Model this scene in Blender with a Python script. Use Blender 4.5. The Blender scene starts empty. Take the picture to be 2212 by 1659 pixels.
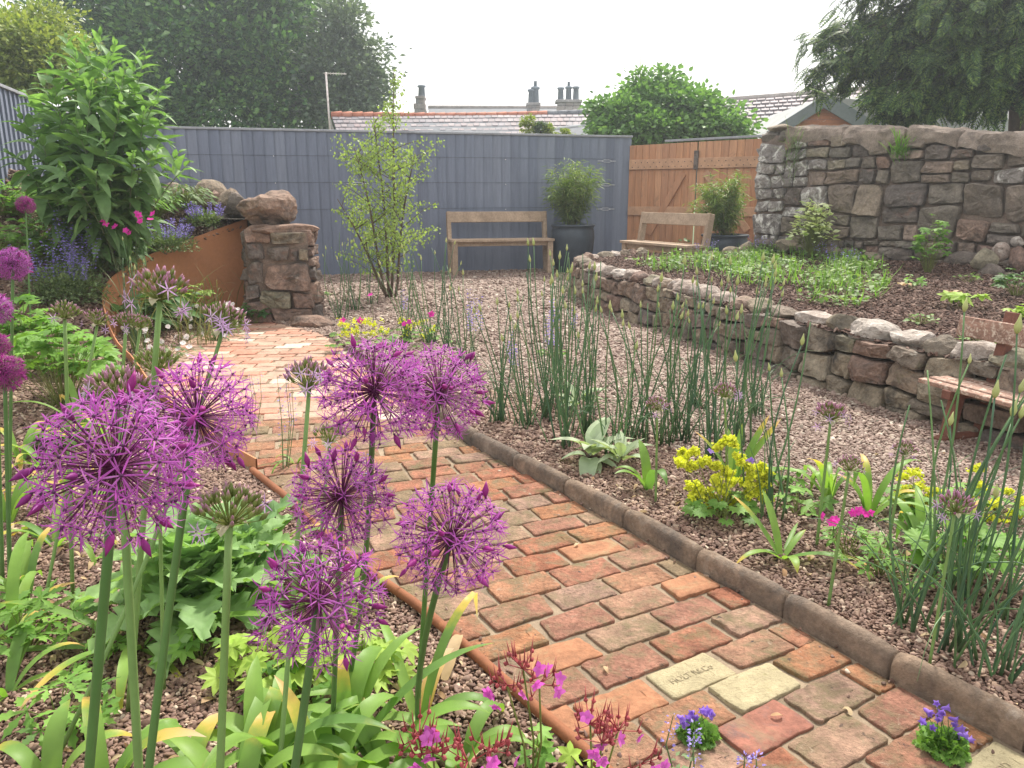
import bpy, bmesh, math, random
import numpy as np
from mathutils import Vector, Matrix, noise
R = math.radians
PI = math.pi
S = bpy.context.scene
COL = S.collection
rng = np.random.default_rng(7)
random.seed(7)
U = random.uniform

# ---------------------------------------------------------------- camera
H = 1.2; FPX = 1663.0; CX = 1106.0; CY = 829.5
TH = math.atan(399.5 / FPX)
cam_d = bpy.data.cameras.new('camera'); cam = bpy.data.objects.new('camera', cam_d); COL.objects.link(cam)
cam.location = (0, 0, H); cam.rotation_euler = (PI / 2 - TH, 0, 0)
cam_d.sensor_width = 36; cam_d.lens = FPX / 2212 * 36; cam_d.clip_end = 2000; cam_d.clip_start = 0.02
S.camera = cam

# ---------------------------------------------------------------- sky, sun, exposure
SUN_EL, SUN_AZ = 52, 20          # the sun stands ahead of the camera, a little to the right
w = bpy.data.worlds.new('World'); S.world = w; w.use_nodes = True
nt = w.node_tree; nt.nodes.clear()
sky = nt.nodes.new('ShaderNodeTexSky'); sky.sky_type = 'NISHITA'; sky.sun_disc = False
sky.sun_elevation = R(SUN_EL); sky.sun_rotation = R(SUN_AZ); sky.air_density = 1.0; sky.dust_density = 3.0
mx = nt.nodes.new('ShaderNodeMixRGB'); mx.inputs[0].default_value = 0.72
mx.inputs[2].default_value = (13.0, 12.7, 12.2, 1)      # thin bright cloud
bg = nt.nodes.new('ShaderNodeBackground'); bg.inputs[1].default_value = 0.1
wo = nt.nodes.new('ShaderNodeOutputWorld')
nt.links.new(sky.outputs[0], mx.inputs[1]); nt.links.new(mx.outputs[0], bg.inputs[0]); nt.links.new(bg.outputs[0], wo.inputs[0])
sd = bpy.data.lights.new('sun', 'SUN'); sd.energy = 4.6; sd.angle = R(5); sd.color = (1, .94, .84)
so = bpy.data.objects.new('sun', sd); COL.objects.link(so)
so.rotation_euler = (R(90 - SUN_EL), 0, R(180 - SUN_AZ))
S.view_settings.view_transform = 'Standard'; S.view_settings.look = 'None'
S.view_settings.gamma = 1; S.view_settings.use_curve_mapping = False
S.view_settings.exposure = 0.60
S.render.engine = 'CYCLES'
S.cycles.max_bounces = 6; S.cycles.transparent_max_bounces = 4; S.cycles.transmission_bounces = 3
S.cycles.diffuse_bounces = 3; S.cycles.glossy_bounces = 2; S.cycles.volume_bounces = 0
S.cycles.use_denoising = True

# ---------------------------------------------------------------- measuring helpers (photo pixel -> place in the garden)
def ray(u, v):
    x = (u - CX) / FPX; y = (CY - v) / FPX
    return Vector((x, math.cos(TH) + y * math.sin(TH), -math.sin(TH) + y * math.cos(TH)))
def gp(u, v, z=0.0):
    r = ray(u, v); return Vector((0, 0, H)) + r * ((z - H) / r.z)
def at(u, v, Y):
    r = ray(u, v); return Vector((0, 0, H)) + r * (Y / r.y)

# ---------------------------------------------------------------- mesh helpers
ORG = {}
def link(o, parent=None, loc=None):
    COL.objects.link(o)
    if parent is not None: o.parent = parent
    return o
def tag(o, label=None, cat=None, group=None, kind=None):
    if label: o['label'] = label
    if cat: o['category'] = cat
    if group: o['group'] = group
    if kind: o['kind'] = kind
    return o
def thing(name, loc, label, cat, group=None):
    o = bpy.data.objects.new(name, None); o.empty_display_size = .1
    o.location = loc; COL.objects.link(o); ORG[o.name] = Vector(loc)
    return tag(o, label, cat, group)
def place(o, parent, org=None):
    COL.objects.link(o)
    if parent is not None: o.parent = parent
    return o

class MB:
    def __init__(s): s.v = []; s.f = []; s.m = []; s.t = []
    def add(s, vs, fs, m=0, t=None):
        o = len(s.v); s.v.extend([tuple(x) for x in vs]); s.f.extend([tuple(i + o for i in f) for f in fs]); s.m.extend([m] * len(fs))
        s.t.extend(t if t is not None else [0.0] * len(vs))
    def box(s, c, size, rot=None, m=0, bev=0.0):
        hx, hy, hz = size[0] / 2, size[1] / 2, size[2] / 2
        c = Vector(c)
        if bev <= 0:
            pts = [Vector((a * hx, b * hy, d * hz)) for a in (-1, 1) for b in (-1, 1) for d in (-1, 1)]
            fs = [(0, 1, 3, 2), (4, 6, 7, 5), (0, 4, 5, 1), (2, 3, 7, 6), (0, 2, 6, 4), (1, 5, 7, 3)]
        else:
            pts = []; b = bev
            ring = [(-hx + b, -hy), (hx - b, -hy), (hx, -hy + b), (hx, hy - b), (hx - b, hy), (-hx + b, hy), (-hx, hy - b), (-hx, -hy + b)]
            for z, k in ((-hz, 1), (-hz + b, 0), (hz - b, 0), (hz, 1)):
                for (x, y) in ring:
                    pts.append(Vector((x * (1 - k * b / hx), y * (1 - k * b / hy), z)))
            fs = [tuple(range(7, -1, -1)), tuple(range(24, 32))]
            for l in range(3):
                for i in range(8):
                    j = (i + 1) % 8; fs.append((l * 8 + i, l * 8 + j, l * 8 + 8 + j, l * 8 + 8 + i))
        if rot is not None: pts = [rot @ p for p in pts]
        s.add([p + c for p in pts], fs, m)
    def tube(s, pts, rad, n=6, m=0, t=None, cap=True):
        pts = [Vector(p) for p in pts]
        if not hasattr(rad, '__len__'): rad = [rad] * len(pts)
        vs = []; fs = []; tv = []
        prev = None
        for i, p in enumerate(pts):
            d = (pts[min(i + 1, len(pts) - 1)] - pts[max(i - 1, 0)])
            if d.length < 1e-9: d = Vector((0, 0, 1))
            d.normalize()
            if prev is None:
                a = Vector((1, 0, 0)) if abs(d.x) < .8 else Vector((0, 1, 0))
                a = (a - d * a.dot(d)).normalized()
            else:
                a = (prev - d * prev.dot(d)).normalized()
            prev = a; b = d.cross(a)
            for k in range(n):
                an = 2 * PI * k / n
                vs.append(p + (a * math.cos(an) + b * math.sin(an)) * rad[i]); tv.append(t[i] if t else 0.0)
        for i in range(len(pts) - 1):
            for k in range(n):
                q = (k + 1) % n
                fs.append((i * n + k, i * n + q, i * n + n + q, i * n + n + k))
        if cap:
            fs.append(tuple(range(n - 1, -1, -1))); fs.append(tuple(range((len(pts) - 1) * n, len(pts) * n)))
        s.add(vs, fs, m, tv)
    def strap(s, p0, az, elev, length, width, bend=1.6, fold=.25, segs=9, m=0, t0=0.0, t1=0.0, twist=0.0, tp=2.5, kink=None):
        """a strap-shaped leaf that arches over under its own weight; t runs from green (0) to withered (1)"""
        p = Vector(p0); vs = []; tv = []; fs = []
        for i in range(segs + 1):
            k = i / segs
            e = elev - bend * k ** 1.5
            if kink is not None and k > kink: e -= 1.6
            e = max(e, -1.45)
            a = az + twist * k
            d = Vector((math.cos(a) * math.cos(e), math.sin(a) * math.cos(e), math.sin(e)))
            sd = Vector((-math.sin(a), math.cos(a), 0)); nn = sd.cross(d) * -1
            wd = width * .56 * (min(1, .6 + 2.0 * k) * (1 - max(0, (k - .55) / .45) ** 2.0) + .02)
            f = fold * wd
            vs += [p + sd * wd + nn * -f * .0 + Vector((0, 0, f)), p, p - sd * wd + Vector((0, 0, f))]
            q = t0 + (t1 - t0) * k ** tp
            tv += [q + .04, q, q + .04]
            p = p + d * (length / segs)
            if i < segs:
                o = i * 3; fs += [(o, o + 1, o + 4, o + 3), (o + 1, o + 2, o + 5, o + 4)]
        s.add(vs, fs, m, tv)
    def build(s, name, mats, parent=None, smooth=True, org=None):
        """link as ONE object; vertices are given in world space; origin = parent's origin unless org is given"""
        base = ORG[parent.name] if parent is not None else Vector((0, 0, 0))
        o3 = Vector(org) if org is not None else base
        me = bpy.data.meshes.new(name)
        if s.v:
            va = np.array(s.v, dtype=np.float64) - np.array(o3)
            me.from_pydata([tuple(x) for x in va], [], s.f)
        if not isinstance(mats, (list, tuple)): mats = [mats]
        for mm in mats: me.materials.append(mm)
        if len(mats) > 1: me.polygons.foreach_set('material_index', s.m)
        if any(s.t):
            at_ = me.attributes.new('t', 'FLOAT', 'POINT'); at_.data.foreach_set('value', s.t)
        if smooth: me.polygons.foreach_set('use_smooth', [True] * len(me.polygons))
        me.update()
        o = bpy.data.objects.new(name, me); COL.objects.link(o)
        if parent is not None: o.parent = parent
        o.location = o3 - base
        ORG[o.name] = o3
        return o

def inst(src_mesh, name, loc, parent=None, rot=None, scale=1.0, mat=None):
    """one more object on a shared mesh, loc in world space"""
    o = bpy.data.objects.new(name, src_mesh); COL.objects.link(o)
    base = Vector((0, 0, 0))
    if parent is not None: o.parent = parent; base = ORG[parent.name]
    M = Matrix.Translation(Vector(loc) - base)
    if rot is not None: M = M @ rot.to_4x4()
    if hasattr(scale, '__len__'): M = M @ Matrix.Diagonal((*scale, 1))
    else: M = M @ Matrix.Scale(scale, 4)
    o.matrix_local = M
    ORG[o.name] = Vector(loc)
    if mat is not None:
        o.material_slots[0].link = 'OBJECT'; o.material_slots[0].material = mat
    return o

def nrm(a): return a / np.maximum(np.linalg.norm(a, axis=-1, keepdims=True), 1e-9)
def frames(D, up=None, roll=0.0):
    """rotation matrices whose local Y runs along D and local Z leans towards up"""
    D = nrm(np.asarray(D, float)); n = len(D)
    up = np.tile(np.array([0, 0, 1.0]), (n, 1)) if up is None else np.asarray(up, float)
    X = np.cross(D, up); bad = np.linalg.norm(X, axis=1) < 1e-3; X[bad] = [1, 0, 0]; X = nrm(X)
    Z = np.cross(X, D)
    if roll:
        a = rng.uniform(-roll, roll, n)[:, None]
        X, Z = X * np.cos(a) + Z * np.sin(a), Z * np.cos(a) - X * np.sin(a)
    return np.stack([X, D, Z], axis=2)
def scatter(name, tv, tf, Fm, P, sc, mat, parent=None, tt=None, smooth=False, T=None):
    """copies of one small template joined to ONE mesh"""
    tv = np.asarray(tv, float); P = np.asarray(P, float); n = len(P); m = len(tv)
    sc = np.broadcast_to(np.asarray(sc, float), (n,)) if np.ndim(sc) < 2 else np.asarray(sc, float)
    L = tv[None] * (sc[:, None, None] if sc.ndim == 1 else sc[:, None, :])
    V = np.einsum('nij,nmj->nmi', Fm, L) + P[:, None, :]
    base = np.array(ORG[parent.name]) if parent is not None else np.zeros(3)
    V = (V - base).reshape(-1, 3)
    ls = np.array([len(f) for f in tf]); fl = np.concatenate([np.array(f) for f in tf])
    loops = (fl[None] + (np.arange(n) * m)[:, None]).ravel()
    tot = np.tile(ls, n); st = np.concatenate([[0], np.cumsum(tot)[:-1]])
    me = bpy.data.meshes.new(name); me.vertices.add(len(V)); me.vertices.foreach_set('co', V.ravel())
    me.loops.add(len(loops)); me.loops.foreach_set('vertex_index', loops.astype(np.int32))
    me.polygons.add(len(tot)); me.polygons.foreach_set('loop_start', st.astype(np.int32))
    try: me.polygons.foreach_set('loop_total', tot.astype(np.int32))
    except Exception: pass
    if tt is not None or T is not None:
        a = np.tile(np.asarray(tt if tt is not None else np.zeros(m), float), n)
        if T is not None: a = a + np.repeat(np.asarray(T, float), m)
        A = me.attributes.new('t', 'FLOAT', 'POINT'); A.data.foreach_set('value', a.astype(np.float32))
    me.materials.append(mat)
    if smooth: me.polygons.foreach_set('use_smooth', [True] * len(tot))
    me.update(calc_edges=True); me.validate()
    o = bpy.data.objects.new(name, me); COL.objects.link(o)
    if parent is not None:
        o.parent = parent
        if name not in ('crown', 'flower_head'): o['kind'] = 'stuff'
    ORG[o.name] = Vector(base)
    return o
def mesh_of(name, tv, tf, mat, tt=None, smooth=True):
    me = bpy.data.meshes.new(name); me.from_pydata([tuple(v) for v in tv], [], [tuple(f) for f in tf]); me.materials.append(mat)
    if tt is not None:
        A = me.attributes.new('t', 'FLOAT', 'POINT'); A.data.foreach_set('value', [float(x) for x in tt])
    if smooth: me.polygons.foreach_set('use_smooth', [True] * len(me.polygons))
    return me

# ---------------------------------------------------------------- materials
def _mat(name):
    m = bpy.data.materials.new(name); m.use_nodes = True; n = m.node_tree.nodes; n.clear()
    return m, n, m.node_tree.links
def _rnd(n, l):
    """a random number per object and per loose piece"""
    oi = n.new('ShaderNodeObjectInfo'); g = n.new('ShaderNodeNewGeometry')
    a = n.new('ShaderNodeMath'); a.operation = 'ADD'; f = n.new('ShaderNodeMath'); f.operation = 'FRACT'
    l.new(oi.outputs['Random'], a.inputs[0]); l.new(g.outputs['Random Per Island'], a.inputs[1]); l.new(a.outputs[0], f.inputs[0])
    return f.outputs[0]
def _ramp(n, l, fac, cols, mode='LINEAR'):
    r = n.new('ShaderNodeValToRGB'); r.color_ramp.interpolation = mode
    e = r.color_ramp.elements
    while len(e) < len(cols): e.new(.5)
    for i, c in enumerate(cols):
        if len(c) == 4: e[i].position = c[3]
        else: e[i].position = i / (len(cols) - (0 if mode == 'CONSTANT' else 1))
        e[i].color = (c[0], c[1], c[2], 1)
    l.new(fac, r.inputs[0]); return r.outputs[0]
def _noise(n, l, scale, det=4, rough=.6, vec=None, dist=0):
    t = n.new('ShaderNodeTexNoise'); t.inputs['Scale'].default_value = scale; t.inputs['Detail'].default_value = det
    t.inputs['Roughness'].default_value = rough; t.inputs['Distortion'].default_value = dist
    if vec is not None: l.new(vec, t.inputs['Vector'])
    return t.outputs[0]
def _mix(n, l, fac, a, b, mode='MIX'):
    m = n.new('ShaderNodeMixRGB'); m.blend_type = mode
    for i, x in ((0, fac), (1, a), (2, b)):
        if isinstance(x, (int, float)): m.inputs[i].default_value = x
        elif isinstance(x, tuple): m.inputs[i].default_value = (*x[:3], 1)
        else: l.new(x, m.inputs[i])
    return m.outputs[0]
def _pos(n): return n.new('ShaderNodeNewGeometry').outputs['Position']
def _out(n, l, sh):
    o = n.new('ShaderNodeOutputMaterial'); l.new(sh, o.inputs[0])

def solid(name, cols, rough=.85, ns=(6, 40), var=.45, spots=None, bump=.3, bscale=60, stretch=None, spec=.3, grime=None, bdist=.01):
    """stone, brick, wood, clay: one hue per piece, mottled, with optional patches: spots=(colour, scale, low, high)"""
    m, n, l = _mat(name)
    pos = _pos(n)
    if stretch:
        mp = n.new('ShaderNodeMapping'); mp.inputs['Scale'].default_value = stretch; l.new(pos, mp.inputs[0]); pv = mp.outputs[0]
    else: pv = pos
    col = _ramp(n, l, _rnd(n, l), cols) if len(cols) > 1 else None
    if col is None:
        c = n.new('ShaderNodeRGB'); c.outputs[0].default_value = (*cols[0][:3], 1); col = c.outputs[0]
    n1 = _noise(n, l, ns[0], 5, .65, pv); n2 = _noise(n, l, ns[1], 4, .7, pv)
    v1 = _ramp(n, l, n1, [(1 - var, 1 - var, 1 - var, .3), (1 + var, 1 + var, 1 + var, .7)])
    v2 = _ramp(n, l, n2, [(1 - var * .7,) * 3 + (.3,), (1 + var * .7,) * 3 + (.7,)])
    col = _mix(n, l, 1.0, col, v1, 'MULTIPLY'); col = _mix(n, l, 1.0, col, v2, 'MULTIPLY')
    for sp in (spots or []):
        c, sc_, lo, hi = sp
        f = _ramp(n, l, _noise(n, l, sc_, 6, .7, pos, .6), [(0, 0, 0, lo), (1, 1, 1, hi)])
        col = _mix(n, l, f, col, c)
    p = n.new('ShaderNodeBsdfPrincipled'); l.new(col, p.inputs['Base Color']); p.inputs['Roughness'].default_value = rough
    p.inputs['Specular IOR Level'].default_value = spec
    if bump:
        b = n.new('ShaderNodeBump'); b.inputs['Strength'].default_value = bump; b.inputs['Distance'].default_value = bdist
        hsum = n.new('ShaderNodeMath'); hsum.operation = 'ADD'
        l.new(_noise(n, l, bscale, 6, .7, pv), hsum.inputs[0]); l.new(n1, hsum.inputs[1])
        l.new(hsum.outputs[0], b.inputs['Height']); l.new(b.outputs[0], p.inputs['Normal'])
    _out(n, l, p.outputs[0]); return m

def leafm(name, cols, trans=.35, rough=.55, tcol=None, spec=.25, nvar=.25, tcols=None):
    """foliage: hue per leaf; attribute t carries withering along a leaf"""
    m, n, l = _mat(name)
    col = _ramp(n, l, _rnd(n, l), cols) if len(cols) > 1 else None
    if col is None:
        c = n.new('ShaderNodeRGB'); c.outputs[0].default_value = (*cols[0][:3], 1); col = c.outputs[0]
    v = _ramp(n, l, _noise(n, l, 14, 3, .6, _pos(n)), [(1 - nvar,) * 3 + (.3,), (1 + nvar,) * 3 + (.7,)])
    col = _mix(n, l, 1.0, col, v, 'MULTIPLY')
    if tcols:
        a = n.new('ShaderNodeAttribute'); a.attribute_name = 't'
        ad = n.new('ShaderNodeMath'); ad.operation = 'MULTIPLY_ADD'
        l.new(_noise(n, l, 30, 3, .6, _pos(n)), ad.inputs[0]); ad.inputs[1].default_value = .35
        sb = n.new('ShaderNodeMath'); sb.operation = 'SUBTRACT'; l.new(a.outputs['Fac'], sb.inputs[0]); sb.inputs[1].default_value = .17
        l.new(sb.outputs[0], ad.inputs[2])
        fac = _ramp(n, l, ad.outputs[0], [(0, 0, 0, .22), (1, 1, 1, .5)])
        tc = _ramp(n, l, ad.outputs[0], tcols)
        col = _mix(n, l, fac, col, tc)
    p = n.new('ShaderNodeBsdfPrincipled'); l.new(col, p.inputs['Base Color']); p.inputs['Roughness'].default_value = rough
    p.inputs['Specular IOR Level'].default_value = spec
    t = n.new('ShaderNodeBsdfTranslucent')
    tcx = _mix(n, l, 1.0, col, tcol or (1.25, 1.35, .6), 'MULTIPLY'); l.new(tcx, t.inputs[0])
    s = n.new('ShaderNodeMixShader'); s.inputs[0].default_value = trans
    l.new(p.outputs[0], s.inputs[1]); l.new(t.outputs[0], s.inputs[2]); _out(n, l, s.outputs[0]); return m

M = {}
M['gravel'] = solid('gravel', [(.15, .095, .075, 0), (.235, .16, .13, .25), (.31, .23, .19, .5), (.25, .18, .155, .7), (.36, .28, .22, .9), (.50, .44, .37, 1)], .7, (30, 90), .2, [((.13, .08, .058), 1.1, .46, .95), ((.34, .24, .19), 140, .62, .8)], bump=.1, spec=.3)
M['gravel_brown'] = solid('bed_gravel', [(.10, .058, .042, 0), (.17, .10, .075, .25), (.25, .16, .12, .5), (.19, .12, .10, .7), (.31, .21, .15, .88), (.50, .40, .31, 1)], .7, (30, 90), .2, [((.10, .06, .042), 1.4, .50, .95)], bump=.1, spec=.3)
M['gravelbed'] = solid('gravel_bed', [(.15, .10, .08)], .95, (50, 140), .5, bump=.6, bscale=160)
M['soil'] = solid('soil', [(.075, .042, .032)], .95, (5, 60), .5, [((.13, .085, .065), 30, .55, .7)], bump=.9, bscale=90, bdist=.02)
M['mulch'] = solid('mulch', [(.035, .02, .015), (.09, .05, .038), (.14, .085, .065), (.24, .17, .14)], .9, (20, 70), .3)
M['sand'] = solid('joint_sand', [(.28, .215, .15)], .95, (8, 220), .3, [((.14, .115, .08), 6, .52, .72), ((.13, .14, .06), 3.5, .6, .78)], bump=.8, bscale=260, bdist=.006)
_bs = [((.20, .155, .09), 11, .48, .68), ((.36, .28, .20), 30, .60, .76), ((.125, .12, .055), 4.5, .52, .72), ((.06, .045, .04), 45, .60, .70), ((.40, .33, .25), 7, .66, .78)]
M['brick'] = solid('brick', [(.30, .115, .065, 0), (.29, .14, .095, .22), (.24, .115, .08, .4), (.33, .15, .075, .55), (.28, .175, .13, .7), (.21, .15, .09, .85), (.33, .20, .145, 1)], .9, (13, 75), .42, _bs, bump=1.0, bscale=55, bdist=.013)
M['brick_red'] = solid('brick_red', [(.24, .098, .068)], .8, (14, 60), .32, [((.13, .09, .085), 12, .50, .7), ((.20, .15, .09), 7, .52, .72)], bump=.6, bscale=90, bdist=.006)
M['brick_orange'] = solid('brick_orange', [(.29, .135, .072)], .85, (14, 60), .28, [((.28, .22, .12), 8, .50, .72), ((.15, .10, .07), 50, .64, .76)], bump=.6, bscale=90, bdist=.006)
M['brick_buff'] = solid('brick_buff', [(.40, .34, .21)], .9, (14, 70), .18, [((.24, .20, .11), 60, .56, .68), ((.30, .28, .12), 12, .6, .75)], bump=.9, bscale=130, bdist=.008)
M['brick_far'] = solid('brick_far', [(.44, .19, .13, 0), (.38, .21, .15, .25), (.35, .24, .18, .45), (.42, .28, .21, .66), (.46, .27, .20, .84), (.52, .43, .34, .93), (.54, .46, .38, 1)], .85, (8, 50), .25, [((.34, .29, .2), 9, .62, .8)], bump=.5, bscale=90, bdist=.006)  # paler than the near brick: sheen of the distant path put into the colour
M['kerb'] = solid('clay_kerb', [(.185, .135, .10, 0), (.24, .17, .12, .5), (.15, .12, .10, 1)], .85, (7, 50), .35, [((.33, .28, .23), 12, .56, .8), ((.075, .065, .06), 5, .48, .7), ((.42, .38, .33), 60, .68, .8)], bump=.9, bscale=60)
M['rust'] = solid('rusty_steel', [(.22, .085, .04)], .8, (9, 120), .18, [((.17, .065, .035), 16, .52, .74), ((.36, .15, .065), 40, .6, .8)], bump=.2, bscale=200, bdist=.003)
M['corten'] = solid('corten_sheet', [(.45, .20, .10)], .75, (2.2, 30), .10, [((.46, .20, .09), 1.8, .5, .8), ((.33, .125, .06), 5, .6, .9)], bump=.08, bscale=120, bdist=.003)
_lich = [((.40, .38, .33), 16, .62, .72), ((.055, .05, .045), 5, .52, .72), ((.12, .125, .06), 7, .6, .76)]
M['stone'] = solid('dry_stone', [(.215, .175, .13, 0), (.28, .23, .17, .3), (.18, .15, .12, .5), (.27, .19, .15, .7), (.235, .21, .15, .85), (.33, .27, .21, 1)], .9, (9, 50), .38, _lich, bump=1.0, bscale=34, bdist=.02)
M['stone_wall'] = solid('wall_stone', [(.22, .185, .15, 0), (.18, .155, .13, .3), (.27, .20, .16, .5), (.155, .14, .12, .7), (.29, .23, .18, .85), (.235, .205, .155, 1)], .9, (6, 45), .35, [((.42, .40, .37), 22, .64, .72), ((.075, .065, .06), 4, .54, .74), ((.11, .115, .06), 6, .62, .78)], bump=1.0, bscale=26, bdist=.02)
M['stone_white'] = solid('lichen_stone', [(.20, .18, .17), (.26, .23, .21)], .9, (6, 45), .3, [((.62, .60, .56), 7, .5, .6), ((.075, .065, .06), 11, .56, .72)], bump=1.0, bscale=26, bdist=.02)
M['boulder'] = solid('pale_boulder', [(.36, .30, .26), (.31, .245, .21), (.42, .37, .33)], .9, (9, 50), .35, [((.56, .52, .48), 12, .54, .68), ((.13, .10, .08), 16, .54, .70)], bump=1.0, bscale=30, bdist=.02)
M['redstone'] = solid('red_sandstone', [(.25, .165, .125), (.21, .14, .115), (.29, .20, .155)], .9, (8, 50), .42, [((.085, .07, .062), 4, .48, .66), ((.40, .33, .28), 12, .62, .74)], bump=1.0, bscale=26, bdist=.02)
M['darkstone'] = solid('dark_stone', [(.13, .11, .10), (.17, .14, .12)], .9, (8, 50), .4, [((.25, .16, .13), 5, .56, .7)], bump=1.0, bscale=26, bdist=.02)
M['mortar'] = solid('mortar', [(.20, .15, .12)], .95, (5, 60), .35, [((.10, .085, .075), 4, .5, .7), ((.38, .33, .28), 14, .6, .75)], bump=1.0, bscale=70, bdist=.015)
M['gap'] = solid('wall_core', [(.045, .038, .03)], 1, (5, 60), .4, bump=.5)
M['coping'] = solid('coping_mortar', [(.26, .21, .175)], .95, (6, 90), .45, [((.13, .11, .10), 3, .55, .75), ((.40, .36, .32), 24, .6, .74)], bump=1.0, bscale=90, bdist=.012)
M['fence'] = solid('fence_paint', [(.155, .18, .245), (.21, .235, .30), (.175, .20, .265), (.145, .165, .225)], .75, (3, 30), .13, [((.085, .105, .15), 10, .68, .74)], bump=.5, bscale=40, stretch=(8, 8, .5), bdist=.003)
M['fencecap'] = solid('fence_capping', [(.30, .31, .34)], .8, (3, 30), .2, bump=.3)
M['gate'] = solid('gate_wood', [(.46, .24, .13), (.42, .205, .11), (.50, .27, .155), (.38, .19, .11)], .8, (3, 22), .2, [((.24, .14, .09), 5, .6, .75)], bump=.4, bscale=40, stretch=(7, 7, .5), bdist=.003)
M['gatelight'] = solid('gate_rail_wood', [(.50, .30, .19), (.47, .27, .165)], .8, (3, 22), .2, [((.28, .19, .13), 8, .6, .75)], bump=.4, bscale=40, bdist=.003)
M['gatedark'] = solid('gate_brace_side', [(.12, .085, .07)], .8, (3, 22), .2, bump=.3)
M['wood'] = solid('bench_wood', [(.36, .265, .19), (.40, .30, .22)], .8, (5, 40), .22, [((.22, .165, .12), 9, .58, .75)], bump=.5, bscale=50, bdist=.004)
M['oldwood'] = solid('worn_bench_wood', [(.27, .155, .115), (.33, .205, .16)], .8, (16, 120), .35, [((.55, .44, .36), 40, .50, .62), ((.12, .06, .045), 22, .58, .7)], bump=.8, bscale=120, stretch=(1, .25, 1), bdist=.004)
M['redwood'] = solid('red_stained_wood', [(.20, .085, .06), (.17, .072, .052)], .8, (9, 80), .25, [((.36, .24, .19), 40, .66, .74)], bump=.5, bscale=80, bdist=.004)
M['pot'] = solid('dark_pot', [(.032, .045, .062)], .45, (6, 60), .3, bump=.3, bscale=60, spec=.5)
M['steel'] = solid('steel', [(.75, .76, .78)], .35, (6, 60), .05, bump=0, spec=.8)
M['wire'] = solid('dark_wire', [(.05, .055, .07)], .6, (6, 60), .05, bump=0)
M['nail'] = solid('nail', [(.06, .045, .04)], .7, (6, 60), .05, bump=0)
M['slate'] = solid('roof_slate', [(.20, .175, .19, 0), (.24, .20, .215, .35), (.175, .165, .19, .6), (.28, .25, .26, .8), (.23, .175, .185, 1)], .7, (3, 20), .2, bump=.3)
M['slategrey'] = solid('roof_grey', [(.15, .16, .18)], .8, (2, 10), .15, bump=.2)
M['ridge'] = solid('ridge_tile', [(.40, .15, .09), (.36, .13, .085), (.43, .18, .12)], .8, (4, 20), .15, bump=.2)
M['render'] = solid('pale_render', [(.48, .49, .50)], .9, (2, 10), .12, bump=.1)
M['felt'] = solid('shed_felt', [(.36, .37, .37)], .9, (2, 60), .12, [((.26, .27, .27), 3, .55, .75)], bump=.2)
M['shedwood'] = solid('shed_boards', [(.46, .20, .11), (.42, .18, .10)], .8, (4, 30), .2, [((.62, .50, .42), 9, .62, .7)], bump=.3, stretch=(1, 1, 5))
M['barge'] = solid('shed_barge_board', [(.20, .235, .25)], .8, (4, 30), .1, bump=.1)
M['chim'] = solid('chimney_stone', [(.30, .30, .32), (.38, .34, .32), (.34, .30, .29)], .9, (4, 20), .25, bump=.5)  # veiling glare put into the stone colour as a light bluish lift
M['chimpot'] = solid('chimney_pot', [(.22, .26, .31)], .8, (4, 20), .15, bump=.2)  # pots lightened and blued as well, the glare is in their colour
M['bark'] = solid('bark', [(.12, .085, .06)], .9, (20, 90), .35, [((.28, .25, .21), 30, .6, .7)], bump=.8, bscale=90)
M['trunk'] = solid('dark_trunk', [(.075, .055, .045)], .95, (6, 40), .3, bump=.8, bscale=30)
TW = [(.30, .38, .05, .1), (.60, .46, .08, .4), (.66, .44, .18, .65), (.50, .40, .28, 1)]
M['strap'] = leafm('allium_leaf', [(.17, .31, .06), (.24, .39, .085), (.13, .25, .065)], .42, .45, nvar=.12, tcols=TW)
M['stem'] = leafm('allium_stem', [(.11, .205, .06), (.095, .18, .062)], .12, .45, nvar=.12)
M['stempale'] = leafm('allium_stem_pale', [(.20, .31, .10), (.17, .28, .09)], .12, .45, nvar=.12)
M['petal'] = leafm('purple_petal', [(.35, .065, .33), (.47, .12, .45), (.40, .09, .39), (.58, .22, .57)], .38, .5, tcol=(1.3, 1.0, 1.3), nvar=.2)
M['petal_dark'] = leafm('dark_purple_petal', [(.30, .03, .20), (.38, .045, .27), (.24, .03, .2)], .3, .5, tcol=(1.3, 1, 1.3), nvar=.2)
M['petal_pale'] = leafm('lilac_petal', [(.60, .42, .66), (.50, .30, .56), (.68, .52, .72)], .35, .5, tcol=(1.1, 1, 1.1), nvar=.15)
M['pedicel'] = leafm('purple_pedicel', [(.11, .015, .08), (.17, .03, .11), (.14, .07, .07)], .1, .5, tcol=(1, 1, 1))
M['pedgreen'] = leafm('green_pedicel', [(.16, .20, .05), (.24, .27, .08)], .2, .5)
M['budmix'] = leafm('opening_bud', [(.20, .25, .07), (.24, .28, .09)], .3, .5, tcols=[(.30, .28, .12, .1), (.38, .22, .26, .45), (.40, .16, .34, 1)])
M['ovary'] = leafm('ovary', [(.10, .03, .09)], .1, .4)
M['onion'] = leafm('onion_leaf', [(.08, .165, .075), (.11, .21, .085), (.065, .14, .08), (.15, .26, .09)], .15, .4, spec=.4, nvar=.15)
M['onionbud'] = leafm('onion_bud', [(.42, .46, .20), (.50, .50, .27)], .3, .5, nvar=.1)
M['budd'] = leafm('buddleja_leaf', [(.13, .23, .09), (.17, .29, .11), (.15, .26, .105), (.24, .38, .15)], .38, .55, tcol=(1.3, 1.5, .6), spec=.3)
M['buddstem'] = leafm('buddleja_stem', [(.22, .27, .15)], .05, .6)
M['birch'] = leafm('young_tree_leaf', [(.22, .31, .09), (.28, .38, .11), (.34, .44, .15), (.17, .25, .07)], .42, .5)
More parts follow.
